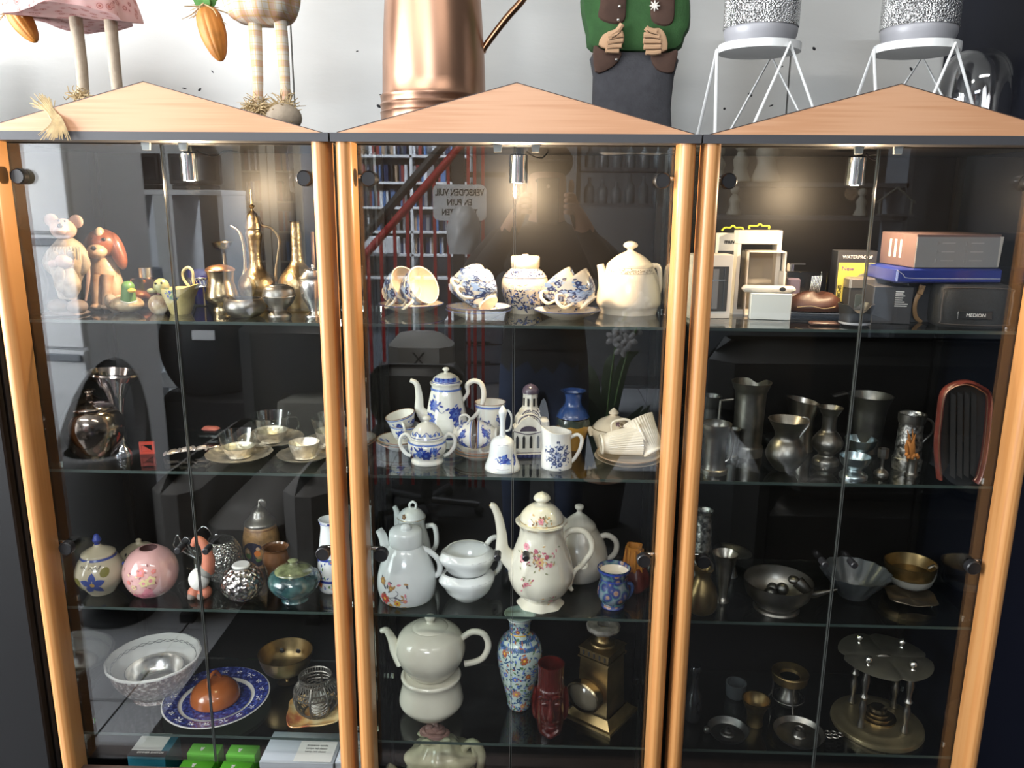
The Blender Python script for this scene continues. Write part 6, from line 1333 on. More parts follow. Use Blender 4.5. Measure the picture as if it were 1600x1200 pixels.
MB().tube([Vector((r_(41)*.98*q[0], -.0296*1.0, .008+q[1])) for q in ((-.7, 0), (-.2, .003), (.3, -.001), (.7, .003))], .0007, 5).build('seam', STRAW, C)
A = At(1288, 509, S1, 6); o = MB().box((-A.r(22), -.010, 0), (A.r(22), .014, .006), 0, .002).build('wallet_strap', LEATH); o.location = A.P; o.rotation_euler = (0, 0, -.05); tag(o, 'thin brown leather slab at the front of the shelf', 'wallet')
# sport camera box
YBOX = mat('yellow_box', (.62, .52, .10), .45, var=.25, vs=25)
C, wd, h = fbox('sport_camera_box', 'yellow and black sports camera box lettered WATERPROOF', 'box', 1303, 1362, 392, 474, S1, .04, DARKCARD, -.04, y=.185)
MB().box((-wd*.46, -.0008, h*.05), (wd*.46, .0002, h*.82)).build('yellow_panel', YBOX, C); text('WATERPROOF', .0085, WHITEB, C, onfront(0, -.0012, h*.905)); text('New', .012, mat('purple_print', (.16, .05, .22), .5), C, onfront(-wd*.22, -.0012, h*.73)); text('SPORT', .0105, BLKP, C, onfront(-wd*.40, -.0014, h*.36) @ Matrix.Rotation(-R90, 4, 'Z'))
MB().mark().lathe([(0, .0014), (.016, .0014), (.018, 0)], 24).tf(Matrix.Translation((wd*.22, -.0008, h*.52)) @ Matrix.Rotation(R90, 4, 'X')).build('camera_picture', mat('print_grey', (.10, .09, .07), .5), C)
MB().mark().lathe([(0, .002), (.009, .002), (.009, 0)], 20).tf(Matrix.Translation((wd*.20, -.0008, h*.52)) @ Matrix.Rotation(R90, 4, 'X')).build('lens_picture', mat('print_tan', (.42, .34, .26), .5), C)
# black lens with hood, compact camera, dark cartons
A = At(1334, 512, S1, 24); C = thing('lens_hood', 'black camera lens with petal shaped hood', 'lens', A.P)
MB().lathe(vessel([(A.r(20), 0), (A.r(23), .004), (A.r(23), A.z(492)), (A.r(27), A.z(474))], .002, 1), 48, lambda t, r, z: (r, z*(1-.38*max(0, math.cos(2*t+.2))**2) if z > .02 else z)).build('petal_hood', BLK, C)
MB().lathe(solid([(A.r(19), .004), (A.r(19), A.z(487))], 1), 36).build('barrel', DGREY, C); MB().lathe([(A.r(23.4), .004), (A.r(23.8), .006), (A.r(23.4), .008)], 40).build('ring', GREYPOT, C)
C, wd, h = fbox('black_carton', 'black carton with a block of white print', 'carton', 1362, 1420, 448, 506, S1, .07, DARKCARD, -.1)
m = MB(); rr = random.Random(4)
for k in range(8): m.box((wd*.05, -.0008, h*(.86-.055*k)), (wd*(.2+rr.uniform(.02, .2)), .0002, h*(.88-.055*k)))
tag(m.build('printed_lines', WHITEB, C), kind='stuff')
C, wd, h = fbox('compact_camera', 'small silver and black camera on top of dark cartons', 'camera', 1326, 1388, 436, 468, S1, .03, DGREY, .06, y=.15)
C.location.z = S1
MB().box((-wd/2-.001, -.001, h*.74), (wd/2+.001, .031, h+.002), 0, .003).build('silver_top', mat('satin_silver', (.34, .31, .28), .35, .7), C); MB().box((-wd*.35, -.0015, h*.25), (wd*.42, 0, h*.62), 0, .0005).build('front_plate', mat('slate', (.07, .085, .085), .3), C); MB().box((wd*.05, -.002, h*.74), (wd*.40, -.001, h*.9)).build('flash_window', CHROME, C)
C, wd, h = fbox('black_gift_box', 'black box with round logo behind the strap', 'box', 1412, 1460, 442, 504, S1, .06, DARKCARD, .02, y=.11)
MB().tube([Vector((.004*math.cos(k*.52)-wd*.15, -.0005, h*.80+.004*math.sin(k*.52))) for k in range(12)], .0007, 5, sm=1, closed=True).build('round_logo', PEWTER, C)
A = At(1436, 505, S1, 4); C = thing('leather_strap', 'tan leather wrist strap hanging in front of black box', 'strap', A.P)
TANL = mat('tan_leather', (.36, .21, .10), .5, var=.2, vs=40)
MB().tube([A.p(1442, 447, -.002), A.p(1437, 458, -.006), A.p(1431, 470, -.008), A.p(1429, 485, -.006), A.p(1432, 497, 0), A.p(1440, 503, .004)], [.004, .005, .004, .004, .004, .003], 8, flat=.35).build('band', TANL, C)
MB().box((-.005, -.004, 0), (.005, .002, .018), 0, .001).build('keeper', TANL, C, A.p(1436, 460, -.006), (0, .25, 0))
# camera bag
A = At(1508, 513, S1, 40); C = thing('camera_bag', 'black camera bag with a name plate', 'bag', A.P, -.1); r_ = A.r
BAGM = mat('black_nylon', (.014, .014, .014), .7, bump=.3, bs=250)
m = MB(); h = A.z(443); n = 36
for k_, (s, z) in enumerate(((.92, 0), (1, .008), (1.02, h*.5), (1, h*.9), (.9, h))):
    for k in range(n): t = 2*math.pi*k/n; c_, s_ = math.cos(t), math.sin(t); q = (abs(c_)**6+abs(s_)**6)**(-1/6); m.v.append(Vector((r_(53)*s*q*c_, .034*s*q*s_, z)))
for i in range(4):
    for k in range(n): k2 = (k+1) % n; m.face([i*n+k, i*n+k2, (i+1)*n+k2, (i+1)*n+k])
m.face([4*n+k for k in range(n)]); m.face([k for k in range(n)][::-1]); m.build('body', BAGM, C)
PIP = mat('dark_piping', (.05, .04, .035), .5); x0 = r_(49); y0 = -.0352
MB().tube([Vector((x, y0, z)) for x, z in ((-x0, h*.2), (-x0, h*.8), (-x0*.85, h*.93), (x0*.85, h*.93), (x0, h*.8), (x0, h*.2), (x0*.85, .006), (-x0*.85, .006))], .0012, 6, closed=True).build('piping', PIP, C)
MB().box((-r_(26), -.0372, h*.20), (r_(24), -.034, h*.40), 0, .001).build('name_plate', mat('plate_black', (.02, .02, .02), .3), C); text('MEDION', .0085, WHITEB, C, onfront(0, -.0376, h*.30))
bagtop = A.P.z+h
# blue binder box and grey carton on top
BLUEB = mat('blue_box', (.018, .034, .22), .35, var=.2, vs=8, coat=.3)
C, wd, h = fbox('blue_box', 'flat royal blue box lying on the camera bag', 'box', 1398, 1566, 424, 446, bagtop+.001, .15, BLUEB, 0, y=.075)
C.location.x += .0; hb = .026
for ch in list(C.children): bpy.data.objects.remove(ch)
MB().box((-wd/2, 0, 0), (wd/2, .15, hb), 0, .003).build('lid', BLUEB, C); MB().tube([Vector((-wd*.5, -.0006, hb*.9)), Vector((-wd*.44, -.0006, hb*.6)), Vector((-wd*.38, -.0006, hb*.35)), Vector((0, -.0006, hb*.33)), Vector((wd*.48, -.0006, hb*.33))], .0006, 5).build('flap_line', mat('pale_edge', (.5, .5, .55), .5), C); C.rotation_euler = (0, 0, .06)
zt2 = bagtop+.001+hb+.0008
C, wd, h = fbox('grey_carton', 'grey carton with small triangle print on the blue box', 'carton', 1424, 1561, 368, 424, zt2, .13, mat('taupe_card', (.19, .165, .155), .5), 0, y=.085)
for ch in list(C.children): bpy.data.objects.remove(ch)
h = hy(1490, 366, .085).z-zt2; C.rotation_euler = (0, 0, .10)
GC = mat('grey_printed_card', (.21, .205, .205), .5); MB().box((-wd/2, 0, 0), (wd/2, .12, h), 0, .001).build('carton', mat('plum_brown_card', (.135, .085, .078), .5), C)
MB().box((-wd/2+.0008, -.0012, .001), (wd/2-.0008, .0002, h-.005)).build('front_panel', GC, C); MB().prism([(wd/2-.003, .002), (wd/2, .002), (wd/2+.003, h-.004), (wd/2-.003, h-.004)], -.0016, .0).build('torn_edge', mat('pale_cardboard', (.42, .38, .34), .7), C)
m = MB()
for i in range(2):
    for k in range(3):
        x, z = -wd*.26+i*wd*.34, h*(.74-.26*k); m.tube([Vector((x, -.0015, z-.004)), Vector((x+.006, -.0015, z)), Vector((x, -.0015, z+.004))], .0004, 4, sm=1, closed=True); m.box((x+.010, -.0015, z-.0008), (x+.034, -.0011, z+.0008))
m.build('printed_marks', mat('print_pale', (.33, .31, .30), .5), C)
m = MB()
for k in range(3): m.box((-wd/2-.0006, .045+k*.018, h*.25), (-wd/2+.0002, .052+k*.018, h*.8))
m.build('side_print', mat('white_print', (.6, .52, .5), .5), C)
# ================================================================ RIGHT CABINET, SECOND SHELF
def handle(A, pts, r, m, C): return MB().tube([A.p(*q) for q in pts], r if isinstance(r, list) else A.r(r), 8).build('handle', m, C)
A = At(1106, 705, S2, 16, y=.22); turned(A, 'pewter_beaker', [(14, 700), (13, 690), (12, 660), (11, 640), (12, 634), (17, 618)], DKPEWTER, label='small flared pewter beaker at the back beside the left post', cat_='beaker')
A = At(1114, 744, S2, 20); C = thing('pewter_mug', 'pewter mug with copper lined rim beside the left post', 'mug', A.P)
turned(A, 'body', [(21, 736), (21, 731), (17, 727), (17, 690), (18, 680), (23, 668), (24, 661)], PEWTER, C, ang=30); handle(A, [(1132, 676), (1143, 672), (1145, 690), (1140, 715), (1131, 722)], 2.4, PEWTER, C)
A = At(1143, 719, S2, 9); turned(A, 'pewter_measure', [(10, 715), (10, 711), (8, 708), (8, 684), (9, 676), (11, 670)], DKPEWTER, label='slim pewter measure in front of the tall tankard', cat_='cup')
A = At(1166, 708, S2, 22, y=.18); C = thing('pewter_tankard', 'tall straight pewter tankard with angular handle', 'tankard', A.P)
def notch(th, r, z): return (r, z-.010*max(0, math.cos(th-2.6))**20*(z > .1))
turned(A, 'body', [(24, 700), (24, 696), (22, 694), (22, 680), (23, 640), (24, 615), (27, 606), (31, 596)], PEWTER, C, seg=60, wob=notch, ang=30); MB().tube([A.p(1146, 624), A.p(1126, 626), A.p(1122, 668)], A.r(2.2), 6, sm=1).build('handle', PEWTER, C)
A = At(1225, 738, S2, 14); C = thing('pewter_jug', 'bellied pewter jug with wide rim and thin curved handle', 'jug', A.P)
turned(A, 'body', [(14, 732), (20, 728), (29, 715), (30, 704), (25, 692), (19, 684), (19, 676), (24, 666), (31, 655)], PEWTER, C, seg=44); handle(A, [(1253, 652), (1262, 654), (1263, 664), (1254, 676), (1245, 688)], [A.r(1.6), A.r(2), A.r(2), A.r(1.8), A.r(1.2)], SILVER, C)
A = At(1247, 716, S2, 20, y=.22); C = thing('pewter_beaker', 'flared pewter beaker tilted behind the bellied jug', 'beaker', A.P)
m = MB(); m.lathe(vessel([(A.r(20), 0), (A.r(19), .01), (A.r(18), A.z(670)), (A.r(19), A.z(650)), (A.r(25), A.z(625))], .002), 40, lambda t, r, z: (r, z+.20*r*math.sin(-t)*(z > .08))); m.build('body', PEWTERIN, C)
A = At(1289, 729, S2, 17); turned(A, 'pewter_vase', [(20, 723), (19, 717), (12, 711), (13, 707), (22, 698), (23, 688), (16, 677), (11, 670), (11, 652), (14, 645), (19, 636)], PEWTER, label='slender waisted pewter vase beside the bellied jug', cat_='vase')
A = At(1350, 712, S2, 22, y=.215); C = thing('pewter_bucket', 'large flared pewter beaker with a long lip handle', 'beaker', A.P)
turned(A, 'body', [(20, 704), (22, 690), (25, 650), (27, 635), (34, 617)], PEWTER, C, seg=44); MB().prism([(A.p(1300, 615).x, A.z(618)), (A.p(1322, 615).x, A.z(612)), (A.p(1324, 615).x, A.z(615)), (A.p(1303, 615).x, A.z(620))], -.006, .006).build('lip_handle', PEWTER, C)
BOWLG = mat('pale_pewter', (.40, .47, .49), .3, 1, var=.2, vs=30)
for u, vb, y, lb in ((1332, 752, None, 'small footed pale metal cup at the front of the shelf'), (1341, 725, .17, 'small footed pale metal cup behind the front one')):
    A = At(u, vb, S2, 20, y=y); v = vb-752
    o = turned(A, 'egg_cup', [(21, 744+v), (20, 740+v), (11, 734+v), (12, 731+v), (20, 724+v), (24, 712+v)], BOWLG, label=lb, cat_='cup', th=.0015)
A = At(1376, 744, S2, 10); C = thing('mini_goblet', 'tiny pewter goblet with square cup', 'goblet', A.P)
turned(A, 'stem', [(11, 740), (10, 737), (3, 731), (2.5, 722), (3, 716)], PEWTER, C, op=False); MB().lathe(vessel([(A.r(8), A.z(715)), (A.r(8.5), A.z(712)), (A.r(8.5), A.z(701))], .0012, 1), 8).build('cup', PEWTER, C)
A = At(1416, 727, S2, 18, y=.11); C = thing('relief_tankard', 'narrow pewter tankard with embossed figures', 'tankard', A.P)
RELP = ramp_mat('embossed_pewter', 'noise', 95, [(.38, (.07, .07, .065)), (.5, (.35, .34, .32)), (.62, (.62, .6, .57))], .35, 1, bump=1.0)
turned(A, 'body', [(21, 720), (22, 716), (20, 712), (19, 690), (18, 665), (19, 655), (20, 646)], RELP, C); MB().lathe([(A.r(19), A.z(660)), (A.r(20), A.z(655)), (A.r(20.6), A.z(646))], 36).build('collar', PEWTER, C)
handle(A, [(1434, 656), (1448, 654), (1458, 662), (1456, 676), (1442, 690), (1437, 700)], 2, PEWTER, C)
A = At(1423, 746, S2, 9); C = thing('dried_flower_cup', 'tiny pewter cup holding dried orange leaves', 'cup', A.P)
turned(A, 'cup', [(9, 742), (9.5, 739), (8, 737), (8, 722), (10, 716)], PEWTER, C, th=.001); DRY = mat('dried_orange', (.42, .15, .025), .7, var=.4, vs=60); rr = random.Random(5)
for k in range(7):
    a, b = rr.uniform(-6, 6), rr.uniform(-9, 9); MB().tube([A.p(1423+a*.4, 728), A.p(1422+a, 700, rr.uniform(-.006, .006)), A.p(1423+b, 668+rr.uniform(0, 22))], [.001, .0036, .0006], 6, flat=.3).build('leaf', DRY, C)
m = MB()
for k in range(8): m.ball(A.p(1423+rr.uniform(-10, 12), 714+rr.uniform(-5, 3), rr.uniform(-.006, .004)), A.r(3.2), 8, 6)
tag(m.build('dried_heads', DRY, C), kind='stuff')
# purse
A = At(1506, 759, S2, 8); C = thing('purse', 'open red brown purse standing on end', 'purse', A.P); p = A.p
REDL = mat('red_brown_leather', (.14, .028, .020), .35, var=.4, vs=40, coat=.3)
out_ = [(1468, 748), (1464, 700), (1468, 650), (1474, 615), (1490, 601), (1512, 597), (1532, 605), (1545, 618), (1544, 660), (1538, 710), (1530, 744), (1524, 754)]
MB().tube([p(u, v, 0) for u, v in out_], [.004]*12, 8, flat=2.6).build('outer_edge', REDL, C)
MB().tube([p(1503+(u-1503)*.93, 680+(v-680)*.95, -.010) for u, v in out_], [.0012]*12, 6).build('brass_zip', COPPER, C)
m = MB(); q = cat(out_, 3); b = len(m.v); m.v.append(p(1505, 690, .016))
for u, v in q: m.v.append(p(u, v, .006))
for k in range(len(q)-1): m.face([b, b+1+k, b+2+k])
m.build('back_lining', BLKP, C)
for k in range(4): x = 1482+k*12; MB().prism([(p(x, 745).x, A.z(742)), (p(x+9, 745).x, A.z(748)), (p(x+10, 618).x, A.z(618)), (p(x+1, 618).x, A.z(612))], -.004+.003*k, -.003+.003*k).build('divider', mat('lining_black', (.006, .006, .006), .8), C)
# ================================================================ RIGHT CABINET, THIRD SHELF
A = At(1092, 930, S3, 18, y=.2); turned(A, 'relief_vase', [(16, 926), (17, 900), (15, 860), (13, 820), (12, 805), (15, 797)], RELP, label='tall embossed vase hidden behind the left post', cat_='vase')
A = At(1094, 964, S3, 16); C = thing('brass_pitcher', 'round brass pitcher half hidden behind the left post', 'pitcher', A.P)
turned(A, 'body', [(14, 957), (22, 950), (25, 938), (22, 920), (13, 904), (12, 896), (16, 888)], OLDBRASS, C); handle(A, [(1104, 898), (1112, 892), (1112, 880), (1102, 872), (1092, 876)], 2.4, PEWTER, C)
A = At(1128, 943, S3, 10); turned(A, 'trumpet_goblet', [(11, 939), (10, 935), (7, 929), (9, 915), (12, 895), (14, 880), (18, 870), (21, 864)], PEWTERIN, label='trumpet shaped metal goblet with crest', cat_='goblet')
A = At(1142, 905, S3, 12, y=.21); turned(A, 'tilted_dish', None, DKPEWTER, label='shallow dark dish behind the trumpet goblet', cat_='dish', prof=[(A.r(10), 0), (A.r(8), .01), (A.r(6), .03), (A.r(12), .045), (A.r(29), .058)], wob=lambda t, r, z: (r, z+.12*r*math.sin(-t)*(z > .04)))
A = At(1211, 965, S3, 34); C = thing('ladle_bowl', 'wide pewter bowl with stepped foot', 'bowl', A.P)
pr = A.prof([(35, 951), (35, 948), (33, 946), (34, 942), (32, 940), (48, 926), (53, 905)]); MB().lathe(vessel(pr, .002, 2), 56).build('body', PEWTER, C)
for k, (x, y, z, r) in enumerate(((-.012, .004, .022, .013), (.014, .016, .026, .013), (-.002, .026, .022, .012))):
    o = MB().ball((0, 0, 0), r).build('metal_ball', DKPEWTER); o.location = A.P+Vector((x, y, z+.006)); tag(o, ('dark ball at the front inside the pewter bowl', 'dark ball beside the ladle inside the pewter bowl', 'dark ball at the back inside the pewter bowl')[k], 'ball', 'balls in the pewter bowl')
L = thing('ladle', 'pewter ladle with curved handle resting in the bowl', 'ladle', A.P)
MB().tube([A.p(1246, 908, -.01), A.p(1256, 918, -.016), A.p(1268, 928, -.018), A.p(1285, 926, -.018), A.p(1308, 921, -.018)], [A.r(10), A.r(9), A.r(6.5), A.r(4), A.r(1.6)], 14).build('handle', PEWTER, L); MB().ball(A.p(1240, 906, -.006), (A.r(9), A.r(9), A.r(6))).build('scoop', PEWTER, L)
A = At(1332, 935, S3, 14); turned(A, 'scalloped_dish', [(22, 930), (24, 926), (30, 918), (42, 904), (52, 892)], mat('smoked_glass', (.05, .055, .06), .3, spec=.6), label='dark scalloped glass dish on a low foot', cat_='dish', seg=72, wob=lambda t, r, z: 1+(.03*math.cos(t*14) if r > .04 else 0))
A = At(1421, 950, S3, 30); C = thing('leaf_dish', 'square leaf shaped metal dish lying flat', 'dish', A.P, -.15); LB = mat('bronze_dish', (.20, .16, .115), .4, 1, var=.3, vs=30)
m = MB(); n = 32
for s, z in ((0, .002), (.7, .002), (1, .009), (.99, .0105), (.68, .0036), (0, .0036)):
    for k in range(n): t = 2*math.pi*k/n; c_, s_ = math.cos(t), math.sin(t); q = (abs(c_)**4+abs(s_)**4)**(-.25); m.v.append(Vector((A.r(36)*s*q*c_, A.r(25)*s*q*s_*1.3, z+.002*s*math.sin(t*5))))
for i in range(5):
    for k in range(n): k2 = (k+1) % n; m.face([i*n+k, i*n+k2, (i+1)*n+k2, (i+1)*n+k])
m.build('dish_body', LB, C)
A = At(1419, 925, S3, 16, y=.18); C = thing('sauce_cup', 'metal sauce cup with ring handle and white lined bowl', 'cup', A.P)
turned(A, 'bowl', [(18, 922), (30, 908), (34, 898)], mat('grey_enamel_bowl', (.30, .29, .26), .3), C); 
MB().lathe(vessel([(A.r(32), A.z(898)+.001), (A.r(34), A.z(890)), (A.r(37), A.z(878))], .002), 40, lambda t, r, z: (r*(1+.10*max(0, math.cos(t-4.5))**4), z)).build('upper_cup', OLDBRASS, C)
MB().tube([A.p(1450, 888), A.p(1461, 884), A.p(1463, 895), A.p(1458, 906), A.p(1450, 902)], A.r(2.6), 8).build('ring_handle', PEWTER, C)
# ================================================================ RIGHT CABINET, BOTTOM SHELF
A = At(1082, 1130, S4, 12); turned(A, 'dark_bottle', [(12, 1125), (13, 1115), (12, 1090), (6, 1074), (5, 1056), (9, 1046), (7, 1040)], mat('black_glass', (.008, .008, .009), .1, spec=.8), label='black glass bottle beside the left post on the lowest shelf', cat_='bottle', op=False)
A = At(1147, 1110, S4, 14, y=.2); turned(A, 'dark_beaker', [(13, 1108), (14, 1096), (15, 1080), (16, 1066)], mat('smoked_glass', (0, 0, 0)), label='small dark beaker behind the brass cup', cat_='beaker')
A = At(1178, 1138, S4, 13); turned(A, 'brass_cup', [(13, 1133), (13, 1128), (12, 1122), (14, 1110), (20, 1098), (22, 1092)], OLDBRASS, label='small flared brass cup on the lowest shelf', cat_='cup')
A = At(1136, 1160, S4, 20); C = thing('chamber_stick', 'small dark metal saucer candlestick', 'candlestick', A.P)
turned(A, 'pan', [(20, 1150), (26, 1146), (32, 1138)], DKPEWTER, C, th=.0015); turned(A, 'socket', None, DKPEWTER, C, prof=[(A.r(12), .003), (A.r(10), .006), (A.r(5), .008), (A.r(5), .016)]); MB().ball(A.p(1105, 1140), A.r(6)).build('thumb_knob', DKPEWTER, C)
A = At(1229, 1112, S4, 24, y=.17); C = thing('burner_stand', 'metal spirit burner stand with three legs and a pierced ring', 'stand', A.P); z_ = A.z
MB().lathe([(A.r(26), z_(1062)), (A.r(28), z_(1050)), (A.r(27), z_(1049)), (A.r(16), z_(1054)), (A.r(15), z_(1058)), (A.r(25), z_(1062)), (A.r(26), z_(1062))], 40).build('ring', OLDBRASS, C)
for k in range(3): a = k*2.094+.5; MB().tube([Vector((A.r(25)*math.cos(a), A.r(25)*math.sin(a), z_(1060))), Vector((A.r(24)*math.cos(a), A.r(24)*math.sin(a), z_(1085))), Vector((A.r(31)*math.cos(a), A.r(31)*math.sin(a), .002))], [.002, .002, .0016], 6).build('leg', PEWTER, C)
turned(A, 'burner', None, PEWTER, C, op=False, prof=[(A.r(15), z_(1098)), (A.r(17), z_(1090)), (A.r(13), z_(1082)), (A.r(10), z_(1076)), (A.r(9), z_(1072))])
MB().tube([Vector((A.r(24)*math.cos(k*.2618), A.r(24)*math.sin(k*.2618), z_(1088))) for k in range(24)], .0012, 5, sm=1, closed=True).build('brace_ring', PEWTER, C)
A = At(1246, 1166, S4, 26); C = thing('candle_dish', 'pewter candle dish with a pierced handle', 'candlestick', A.P)
turned(A, 'pan', [(24, 1154), (32, 1150), (39, 1142)], PEWTER, C, th=.0015); turned(A, 'socket', None, PEWTER, C, prof=[(A.r(11), .003), (A.r(9), .007), (A.r(8), .016), (A.r(9), .019)])
m = MB(); q0 = Vector((A.r(38), -.004, .010))
for x, y, r in ((.008, .004, .006), (.008, -.006, .006), (.020, .004, .006), (.020, -.006, .006), (.031, -.001, .006)): m.tube([q0+Vector((x+r*math.cos(k*.785), y+r*math.sin(k*.785), 0)) for k in range(8)], .0016, 6, sm=2, closed=True)
m.build('pierced_handle', PEWTER, C)
# pillar stand
A = At(1365, 1166, S4, 60); C = thing('pillar_stand', 'brass tealight stand with four pillars and scalloped top', 'stand', A.P); z_ = A.z
PB = mat('pale_brass', (.40, .33, .19), .4, .9, var=.3, vs=20)
turned(A, 'base', None, PB, C, op=False, prof=[(A.r(67), 0), (A.r(68), .003), (A.r(67), .010), (A.r(62), .013), (A.r(56), .013), (A.r(53), .017), (A.r(46), .018)], sm=1, seg=56)
turned(A, 'stepped_cone', None, BRASS, C, op=False, prof=[(A.r(27), .018), (A.r(27), .022), (A.r(22), .024), (A.r(22), .028), (A.r(17), .030), (A.r(17), .034), (A.r(13), .036), (A.r(12), .042), (A.r(9), .044)], sm=1)
zt_ = hy(1378, 1026, A.P.y).z-S4
for k in range(4):
    a = k*1.571+.62; x, y = A.r(44)*math.cos(a), A.r(44)*math.sin(a)
    m = MB().mark(); hh = zt_-.019; m.lathe(cat([(.0075, 0), (.007, hh*.05), (.0045, hh*.15), (.0078, hh*.32), (.0045, hh*.44), (.0088, hh*.5), (.0045, hh*.56), (.0078, hh*.75), (.0045, hh*.92), (.006, hh)], 2), 12); m.tf(Matrix.Translation((x, y, .019))); m.build('pillar', PEWTER, C)
    MB().mark().lathe(solid([(.005, 0), (.0032, .004), (.0078, .010), (.006, .017), (.001, .020)]), 12).tf(Matrix.Translation((x, y, zt_+.0022))).build('finial', SILVER, C)
m = MB(); m.lathe([(0, zt_), (A.r(66), zt_), (A.r(67), zt_+.001), (A.r(66), zt_+.002), (0, zt_+.002)], 72, lambda t, r, z: 1-(.10*max(0, math.cos(4*t))**14 if r > .03 else 0)); m.build('top_plate', mat('tarnished_plate', (.15, .14, .11), .5, .7, var=.4, vs=14), C)
MB().ball(Vector((-A.r(2), 0, zt_-.012)), (A.r(18), A.r(4), .018)).build('hanging_shield', PEWTER, C)
# ================================================================ THE SHOP BEHIND THE PHOTOGRAPHER (seen mirrored in the doors)
def mir(u, v, t):
    q = hy(u, v, t); return Vector((q.x, -q.y, q.z))
def mzone(u0, u1, v0, v1, t):
    a, b = mir(u0, v0, t), mir(u1, v1, t); return a.x, b.x, b.z, a.z      # x0, x1, z0, z1
LGREY = mat('grey_laminate', (.70, .72, .75), .45); MGREY = mat('mid_grey_laminate', (.18, .20, .23), .5); SHWHITE = mat('shelf_white', (.75, .77, .80), .5); SCREEN = mat('dark_screen', (.01, .012, .016), .15)
BEIGE = mat('beige_frame', (.42, .38, .31), .5); DLEATH = mat('dark_leather', (.022, .023, .022), .38, var=.3, vs=6, bump=.2, bs=25, coat=.15); GFAB = mat('grey_fabric', (.13, .125, .12), .9, var=.15, vs=20)
REDM = mat('red_rail_paint', (.42, .02, .025), .4); DKM = mat('dark_metal', (.03, .032, .036), .5)
# grey drawer cabinet close to the left
x0, x1, _, _ = mzone(36, 128, 300, 300, 1.75); C = thing('drawer_cabinet', 'tall light grey drawer cabinet mirrored at the far left', 'cabinet', ((x0+x1)/2-.045, -2.0, 0), .14); wd = (x1-x0)*1.22
MB().box((-wd/2, -.25, 0), (wd/2, .22, 2.1), 0, .004).build('body', LGREY, C)
zs = [0.04, .55, mir(80, 545, 1.75).z, 1.45, 2.08]
for a, b in zip(zs, zs[1:]):
    d = MB().box((-wd/2+.004, .221, a+.006), (wd/2-.004, .245, b-.006), 0, .003).build('drawer_front', LGREY, C); MB().box((-wd*.12, .246, b-.05), (wd*.46, .262, b-.02), 0, .004).build('handle', MGREY, d)
x0, x1, _, _ = mzone(126, 172, 300, 300, 2.5); C = thing('shaded_side_column', 'dark grey column added as the shaded side of the grey drawers', 'column', ((x0+x1)/2, -2.62, 0)); MB().box((-(x1-x0)/2, -.2, 0), ((x1-x0)/2, .1, 2.4), 0, .003).build('shaft', MGREY, C); MB().box((-(x1-x0)/2-.004, -.204, 0), ((x1-x0)/2+.004, .104, .08)).build('skirting', DKM, C)  # dark column added in place of the drawer cabinet's shaded side
q = mir(135, 640, 1.3); C = thing('tub_chair', 'round grey tub chair mirrored low in the left door', 'chair', (q.x-.035, -1.42, 0)); TUB = mat('tub_grey', (.06, .06, .062), .85)
zt_ = mir(120, 588, 1.25).z
MB().lathe(vessel([(.15, .10), (.17, .2), (.18, .45), (.175, zt_-.06), (.155, zt_)], .03), 32, lambda th, r, z: (r, z if z < .5 else .5+(z-.5)*(.35+.65*max(0, -math.cos(th+math.pi))))).build('shell', TUB, C)
MB().lathe(solid([(.14, .28), (.148, .36), (.13, .42)]), 28).build('seat_cushion', GFAB, C); MB().lathe(solid([(.14, 0), (.14, .02), (.03, .04), (.03, .105)], 1), 24).build('pedestal', DKM, C)
# television shelf
T_ = 3.3; x0, x1, z0, z1 = mzone(172, 345, 225, 297, T_); C = thing('television_shelf', 'white shelf unit carrying two televisions', 'shelf unit', ((x0+x1)/2, -T_-.2, 0)); wd = x1-x0
for z in (z0-.03, .9, .45, .05): MB().box((-wd/2, -.2, z), (wd/2, .2, z+.03), 0, .003).build('shelf_board', SHWHITE, C)
for s in (-1, 0, 1): MB().box((s*(wd/2-.015)-.015, -.19, 0), (s*(wd/2-.015)+.015, .19, z0-.03)).build('upright', LGREY, C)
for k, (u0, u1, lb) in enumerate(((172, 240, 'black television on the left of the white shelf unit'), (250, 335, 'black television on the right of the white shelf unit'))):
    a, b, c, d = mzone(u0, u1, 232, 290, T_); tv = thing('television', lb, 'television', ((a+b)/2, -T_-.1, z0+.001), 0, 'televisions on the shelf')
    MB().box((-(b-a)/2, -.03, .03), ((b-a)/2, .02, d-c), 0, .006).build('casing', BLK, tv); MB().box((-(b-a)/2+.02, .0205, .055), ((b-a)/2-.02, .022, d-c-.02)).build('screen', SCREEN, tv); MB().box((-.12, -.06, 0), (.12, .06, .028), 0, .005).build('stand', BLK, tv)
a, b, c, d = mzone(178, 214, 310, 350, 3.2); o = MB().box((-(b-a)/2, -.12, 0), ((b-a)/2, .12, .24), 0, .01).build('paper_crate', mat('blue_white', (.62, .70, .82), .5)); o.location = ((a+b)/2, -3.35, .931); tag(o, 'pale blue crate of papers below the televisions', 'crate')
C = thing('black_backpack', 'black backpack with a white tag in front of the shelves', 'backpack', (mir(230, 400, 2.7).x+.22, -2.85, 0)); MB().box((-.26, -.12, 0), (.26, .12, .55), 0, .04).build('lower_pouch', BLK, C); q = MB(); q.ball((0, 0, .8), (.27, .16, .32)); q.build('main_pouch', mat('black_cloth', (.012, .013, .015), .6), C); MB().box((-.02, .150, .86), (.10, .158, .91)).build('white_tag', SHWHITE, C); MB().tube([Vector((-.1, 0, 1.08)), Vector((0, 0, 1.17)), Vector((.1, 0, 1.08))], .012, 8).build('carry_loop', BLK, C)
